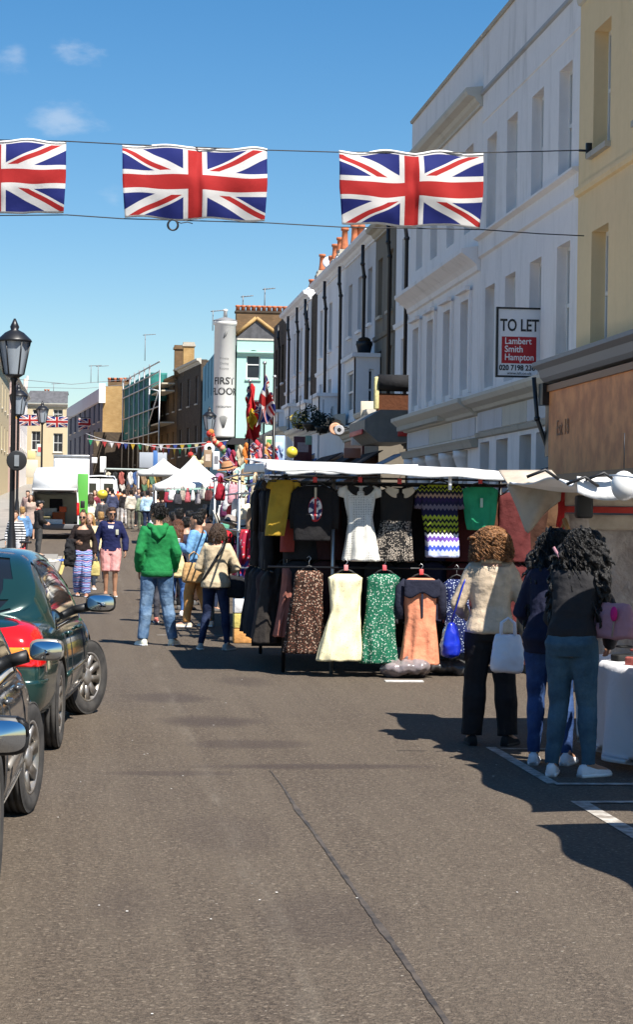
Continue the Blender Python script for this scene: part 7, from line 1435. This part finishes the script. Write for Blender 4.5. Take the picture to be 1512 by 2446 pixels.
# foliage baskets
def leafball(label, px, py, y, r, m, nm='hanging_basket'):
    T = thing(nm, label, 'plant', P(px, py, y)); b = MB(); rn = random.Random(px)
    for k in range(260):
        d = V((rn.gauss(0, 1), rn.gauss(0, 1), rn.gauss(0, .8))).normalized() * r * rn.uniform(.6, 1.05); a = V((rn.gauss(0, 1), rn.gauss(0, 1), rn.gauss(0, 1))).normalized(); c_ = a.orthogonal().normalized(); s_ = r * .16
        b.add([d + a * s_, d + c_ * s_ * .5, d - a * s_, d - c_ * s_ * .5], [(0, 1, 2, 3)])
    o = b.build('leaves', m, T); tag(o, kind='stuff'); b = MB(); b.lathe([(r * .3, -r * .9), (r * .7, -r * .5), (r * .72, -r * .3)], seg=10); b.build('basket', M['trim'], T); b = MB(); b.tube([(0, 0, 0), (0, 0, r * 2)], .01, 4); b.build('chain', M['trim'], T)
leafball('basket of yellow flowers above the shop awnings', 716, 1004, 66, .3, fabric((.5, .38, .06))); leafball('dark leafy basket right of the yellow flowers', 745, 1000, 65, .42, fabric((.02, .035, .02))); leafball('dark trailing plant over the maroon panel', 772, 1010, 64, .36, fabric((.02, .03, .025)))
# ================================================================== flags on the poles of the souvenir stall, yellow balloon
def draped(label, pts, y, m, nm, nu=14, nv=16, amp=.07):
    """flag hanging in folds: pts = top-left, top-right, bottom-right, bottom-left in the photograph"""
    A, Bq, Cq, D = [P(*q, y) for q in pts]; T = thing(nm, label, 'flag', A); b = MB(); b.grid(lambda u, v: (D.lerp(Cq, u)).lerp(A.lerp(Bq, u), v) + V((.03 * math.sin(v * 9 + u * 5), amp * math.sin(u * 10 + v * 5) * (1.1 - v * .5), .04 * math.sin(u * 8 + v * 3))), nu, nv, .006); o = b.build('cloth', m, T, True); clean(o.data); return T
draped('crumpled union flag drooping from the tall pole beside the mint building', [(633, 893), (640, 905), (658, 1000), (612, 1020)], 40, M['union'], 'pole_flag', 26, 30, .1); draped('second fold of union flag hanging lower beside the tall pole', [(626, 950), (656, 935), (652, 1022), (604, 985)], 40.3, M['union'], 'pole_flag', 26, 26, .1)
redf = fabric((.5, .02, .025)); draped('red flag hanging in folds left of the union flag', [(598, 925), (606, 918), (622, 1050), (584, 1052)], 40.6, redf, 'pole_flag'); draped('yellow band of the red and yellow flag', [(596, 985), (606, 978), (614, 1018), (590, 1028)], 40.5, fabric((.65, .4, .03)), 'pole_flag'); draped('narrow union flag behind the red flag', [(590, 930), (598, 925), (600, 980), (588, 985)], 40.8, M['union'], 'pole_flag')
def bare_pole(label, px, pyt, y, r=.02): p = P(px, pyt, y); T = thing('flag_pole', label, 'pole', (p.x, y, gz(y))); b = MB(); b.tube([(0, 0, 0), (0, 0, p.z - gz(y))], r, 6); b.build('shaft', M['black'], T); b = MB(); b.ell((0, 0, p.z - gz(y) + .04), .04, 8, 6); b.build('knob', M['steel'], T)
bare_pole('tall dark pole with finials right of the drooping union flag', 656, 905, 40.2, .03); bare_pole('thin pole of the drooping union flag', 632, 872, 40.05); bare_pole('thin pole of the red flag', 597, 915, 40.7)
p = P(697, 1080, 38); T = thing('balloon', 'round yellow balloon floating above the dress stall', 'balloon', p); b = MB(); b.ell((0, 0, 0), .105, 18, 12); b.build('skin', mat('balloon_yellow', (.75, .58, .06), .3), T); b = MB(); b.tube([(0, 0, -.1), (-.03, 0, -.5), (-.02, .1, -1.0)], .004, 4); b.build('string', M['whitep'], T)
p = P(244, 1180, 78); T = thing('balloon', 'yellow balloon low in the far street near the couple', 'balloon', p); b = MB(); b.ell((0, 0, 0), (.2, .2, .17), 14, 10); b.build('skin', mat('balloon_yellow2', (.75, .58, .06), .3), T); b = MB(); b.tube([(0, 0, -.17), (0, 0, -.6)], .006, 4); b.build('string', M['whitep'], T)
# souvenir stall: small flags and bright cloths
souv = [(588, 1085, 44, (.6, .2, .04), 'orange cloth hung on the souvenir stall'), (600, 1092, 44.2, (.7, .7, .72), 'white cloth with prints on the souvenir stall'), (612, 1078, 44.4, (.55, .04, .06), 'red tassel cloth on the souvenir stall'), (625, 1088, 44, (.62, .25, .3), 'pink cloth on the souvenir stall'), (640, 1085, 44.5, (.6, .3, .1), 'amber scarf on the souvenir stall'), (655, 1092, 44.1, (.55, .06, .1), 'crimson scarf by the tall pole'), (668, 1090, 44.3, (.3, .4, .6), 'pale blue cloth by the tall pole'), (573, 1090, 45, (.5, .42, .3), 'fawn cloth left on the souvenir stall'), (556, 1102, 45, (.3, .03, .06), 'plum cloth above the bag stall'), (545, 1098, 46, (.1, .06, .2), 'violet cloth above the bag stall')]
for i, (px, py, y, c, lab) in enumerate(souv): draped(lab, [(px - 7, py - 24), (px + 7, py - 24), (px + 8, py + 24), (px - 8, py + 24)], y, fabric(c), 'souvenir_cloth', 8, 8, .03)
for i, (px, py) in enumerate(((604, 1075), (650, 1078), (548, 1118), (632, 1102), (535, 1105))): draped(('small union flag among the orange cloths', 'small union flag beside the tall pole', 'small union flag over the bag stall', 'small union flag low on the souvenir stall', 'small union flag far left on the souvenir stall')[i], [(px - 10, py - 12), (px + 10, py - 14), (px + 11, py + 12), (px - 9, py + 14)], 43.5, M['union'], 'souvenir_flag', 16, 10, .04)
# decorated arch
T = thing('garland_arch', 'garland strung in swags over the stalls below the tower', 'garland', P(470, 1100, 95)); rn = random.Random(4)
for k in range(70):
    t = k / 69; px = 455 + 130 * t; py = 1085 + (22 * math.sin(t * 9.4) if t < .34 or t > .5 else -22 + 0 * t) - (30 * math.exp(-((t - .36) / .08) ** 2)); c = rn.choice(((.5, .2, .05), (.5, .05, .04), (.6, .5, .3), (.1, .2, .08), (.6, .3, .2))); b = MB(); b.ell(P(px, py, 95) + V((0, 0, rn.uniform(-.05, .05))), rn.uniform(.09, .16), 6, 4); b.build('flower', fabric(c), T, True)
# ================================================================== bunting
cols = [(.03, .3, .14), (.65, .55, .3), (.55, .06, .06), (.75, .75, .75), (.5, .12, .1), (.05, .08, .3), (.6, .4, .05)]
def bunting(label, a, c, y0, y1, n, sag):
    T = thing('bunting', label, 'bunting', P(*a, y0)); pts = []
    for i in range(n * 2 + 1): t = i / (n * 2); p = P(a[0] + (c[0] - a[0]) * t, a[1] + (c[1] - a[1]) * t, y0 + (y1 - y0) * t); p.z -= sag * 4 * t * (1 - t); pts.append(p)
    b = MB(); b.tube(pts, .015, 4); b.build('cord', M['whitep'], T, True)
    for i in range(n):
        p = pts[2 * i + 1]; d = (pts[2 * i + 2] - pts[2 * i]).normalized(); h_ = .15; b = MB(); vs = [p - d * .14, p + d * .14, p + V((0, 0, -.33))]; b.add(vs + [q + V((0, .01, 0)) for q in vs], [(0, 1, 2), (5, 4, 3), (0, 3, 4, 1), (1, 4, 5, 2), (2, 5, 3, 0)]); b.build('pennant', fabric(cols[i % 7]), T, True)
bunting('bright bunting crossing the street in front of the brick houses', (208, 1048), (545, 1052), 112, 108, 20, .25); bunting('second bunting just above the van roofs', (205, 1035), (300, 1060), 125, 118, 6, .1); bunting('bunting running from the arch towards the small tent', (330, 1058), (490, 1064), 104, 98, 12, .2)
# ================================================================== white pop-up tents and their goods
def tent(label, px, pyp, y, w_, d, eave, peak):
    p = P(px, pyp, y); z0 = gz(y); T = thing('pop_up_tent', label, 'tent', (p.x, y, z0)); b = MB(); N = 14
    def f(s0, s1): return lambda u, v: V((0, 0, 0)) 
    co = [V((-w_ / 2, -d / 2, eave)), V((w_ / 2, -d / 2, eave)), V((w_ / 2, d / 2, eave)), V((-w_ / 2, d / 2, eave))]; pk = V((0, 0, peak))
    for i in range(4):
        A, Bq = co[i], co[(i + 1) % 4]; bb = MB(); bb.grid(lambda u, v: (A.lerp(Bq, u)).lerp(pk, v) - V((0, 0, .2 * math.sin(math.pi * v) * (1 - .3 * abs(u - .5)))), 10, 10, .01); o = bb.build('roof_panel', M['canvas'], T); clean(o.data)
        bb = MB(); bb.grid(lambda u, v: A.lerp(Bq, u) - V((0, 0, .24 * v)) + V((.01 * math.sin(u * 30), .01 * math.cos(u * 25), 0)), 16, 2, .008); o = bb.build('valance', M['canvas'], T); clean(o.data)
        bb = MB(); bb.tube([V((A.x * .97, A.y * .97, 0)), V((A.x * .97, A.y * .97, eave))], .03, 6); bb.build('leg', M['whitep'], T)
    return T
zz = lambda px, py, y: P(px, py, y).z - gz(y)
tent('nearer white pop-up tent with steep peak in the middle of the street stalls', 462, 1090, 80, 3.0, 3.0, zz(464, 1158, 80), zz(464, 1090, 80)); tent('farther white pop-up tent left of the steep one', 391, 1094, 104, 2.6, 2.8, zz(391, 1126, 104), zz(391, 1094, 104))
rn = random.Random(9); goods = [(.5, .45, .35), (.03, .03, .03), (.35, .1, .08), (.6, .58, .55), (.05, .1, .25), (.3, .2, .12), (.1, .2, .12), (.55, .35, .1)]
names = ['fawn', 'black', 'brick', 'chalk', 'blue', 'brown', 'green', 'ochre']
for i in range(18):      # clothes and cloths on the rails of the far stalls
    px = 258 + 17 * (i % 9) + rn.uniform(-3, 3); y = 122 + 5 * (i // 9); c = goods[i % 8]
    draped('small %s cloth hung on the %s rail of the far stalls, %s from the left' % (names[i % 8], ('upper', 'lower')[i // 9], ORD[i % 9]), [(px - 6, 1128 + 16 * (i // 9)), (px + 6, 1128 + 16 * (i // 9)), (px + 7, 1158 + 16 * (i // 9)), (px - 7, 1158 + 16 * (i // 9))], y, fabric(c), 'hung_cloth', 6, 6, .04)['group'] = 'clothes on the far stalls'
rl = thing('market_stall', 'long far stall rail beneath the bunting', 'stall', P(250, 1180, 126)); pa_, pb_ = P(250, 1122, 126), P(415, 1126, 122)
for t in (0, .33, .66, 1): q = pa_.lerp(pb_, t); b = MB(); b.tube([V((q.x, q.y, gz(q.y))), q], .03, 6); b.build('pole', M['steel'], rl, True)
tarp(rl, lambda u, v: pa_.lerp(pb_, u) + V((0, -1.2 + 2.6 * v, .12 - .1 * (v - .5) ** 2 * 4)), 12, 6, fabric((.4, .45, .42)))
gt = thing('market_stall', 'stall under a pale green canvas edge in front of the steep tent', 'stall', P(435, 1200, 66)); pa_, pb_ = P(395, 1172, 66), P(520, 1166, 60)
tarp(gt, lambda u, v: pa_.lerp(pb_, u) + V((0, 1.8 * v, .08 * v - .02)), 12, 4, fabric((.3, .45, .36))); tarp(gt, lambda u, v: pa_.lerp(pb_, u) + V((0, -.01, -.1 * v)), 12, 2, fabric((.32, .48, .38)), 'valance')
for t in (0.02, .98): q = pa_.lerp(pb_, t); b = MB(); b.tube([V((q.x, q.y, gz(q.y))), q], .03, 6); b.build('pole', M['steel'], gt, True)
b = MB(); q0, q1 = pa_.lerp(pb_, .05), pa_.lerp(pb_, .95); b.add([V((q0.x, q0.y + 1.7, gz(60))), V((q1.x, q1.y + 1.7, gz(60))), V((q1.x, q1.y + 1.7, q1.z)), V((q0.x, q0.y + 1.7, q0.z))], [(0, 1, 2, 3)]); o = b.build('back_sheet', fabric((.05, .045, .04)), gt, True)
for i, (px, py, c) in enumerate(((402, 1200, (.3, .03, .05)), (412, 1195, (.6, .6, .6)), (424, 1205, (.05, .05, .06)), (436, 1196, (.35, .3, .25)), (448, 1200, (.5, .12, .14)), (460, 1196, (.68, .68, .66)), (472, 1204, (.3, .28, .3)), (484, 1192, (.6, .58, .5)), (498, 1196, (.15, .05, .05)), (506, 1186, (.5, .03, .04)))):
    T = bag('hanging_bag', ('dark red', 'white', 'black', 'taupe', 'rose', 'snow white', 'ash grey', 'ivory', 'oxblood', 'bright red')[i] + ' bag hung under the pale green canvas edge', P(px, py, 61 - .5 * (i % 3)), (.26, .12, .3), fabric(c), .3 * i)
# ================================================================== aerials, wires
def aerial(label, px, pyt, pyb, y):
    p, q = P(px, pyt, y), P(px, pyb, y); T = thing('tv_aerial', label, 'aerial', q); b = MB(); b.tube([(0, 0, 0), (0, 0, p.z - q.z)], .035, 5); b.build('mast', M['lead'], T); b = MB(); L = .011 * y; b.tube([(-L * .1, 0, p.z - q.z - .1), (L * .45, 0, p.z - q.z)], .03, 4); b.build('boom', M['lead'], T)
    for k in range(4): b = MB(); t = .1 + .25 * k; b.tube([(-L * .1 + L * .5 * t, -.3, p.z - q.z - .1 + .1 * t), (-L * .1 + L * .5 * t, .3, p.z - q.z - .1 + .1 * t)], .02, 4); b.build('element', M['lead'], T)
for px, a, c, y, lab in ((508, 741, 790, 150, 'aerial on the roof left of the white tower'), (632, 688, 740, 130, 'aerial above the brick chimney row'), (346, 798, 862, 180, 'tall aerial above the scaffold'), (217, 872, 915, 200, 'left of two aerials on the yellow brick house'), (234, 873, 915, 199, 'right of two aerials on the yellow brick house'), (580, 706, 740, 131, 'short aerial at the left of the brick chimney row'), (128, 915, 940, 236, 'small aerial on the cream building')): aerial(lab, px, a, c, y)
rope('overhead_wire', 'thin wire crossing the sky between the far houses', [P(30, 905, 150), P(170, 918, 150), P(320, 905, 150)], .02, 'lead'); rope('overhead_wire', 'second thin wire below the first in the far sky', [P(60, 925, 170), P(200, 928, 170), P(310, 918, 170)], .018, 'lead')
# crane jib far left, pavement litter
T = thing('tower_crane', 'pale crane jib rising above the far left houses', 'crane', P(60, 960, 500)); b = MB(); b.tube([P(58, 990, 500), P(60, 905, 500)], .35, 4); b.build('mast', fabric((.6, .45, .4)), T, True); b = MB(); b.tube([P(60, 960, 500), P(66, 898, 500)], .25, 4); b.build('jib', fabric((.65, .5, .45)), T, True)
for i, (px, py, c) in enumerate(((100, 1312, (.55, .5, .4)), (118, 1318, (.7, .7, .68)), (128, 1332, (.6, .55, .45)), (92, 1300, (.5, .42, .3)), (150, 1318, (.1, .2, .6)), (140, 1342, (.65, .6, .5)), (108, 1330, (.5, .45, .35)))):
    p = P(px, py, 62 + i * .4); T = thing('litter_piece', 'one of the scraps of packaging littering the kerb build-out', 'litter', (p.x, 62 + i * .4, gz(62) + .125), random.random() * 3, 'litter on the kerb build-out'); b = MB(); b.bbox(-.18, .18, -.14, .14, 0, .06, .02); b.build('scrap', fabric(c), T); b = MB(); b.bbox(-.05, .05, -.04, .04, .061, .085, .01); b.build('crumple', fabric(tuple(q * .8 for q in c)), T)
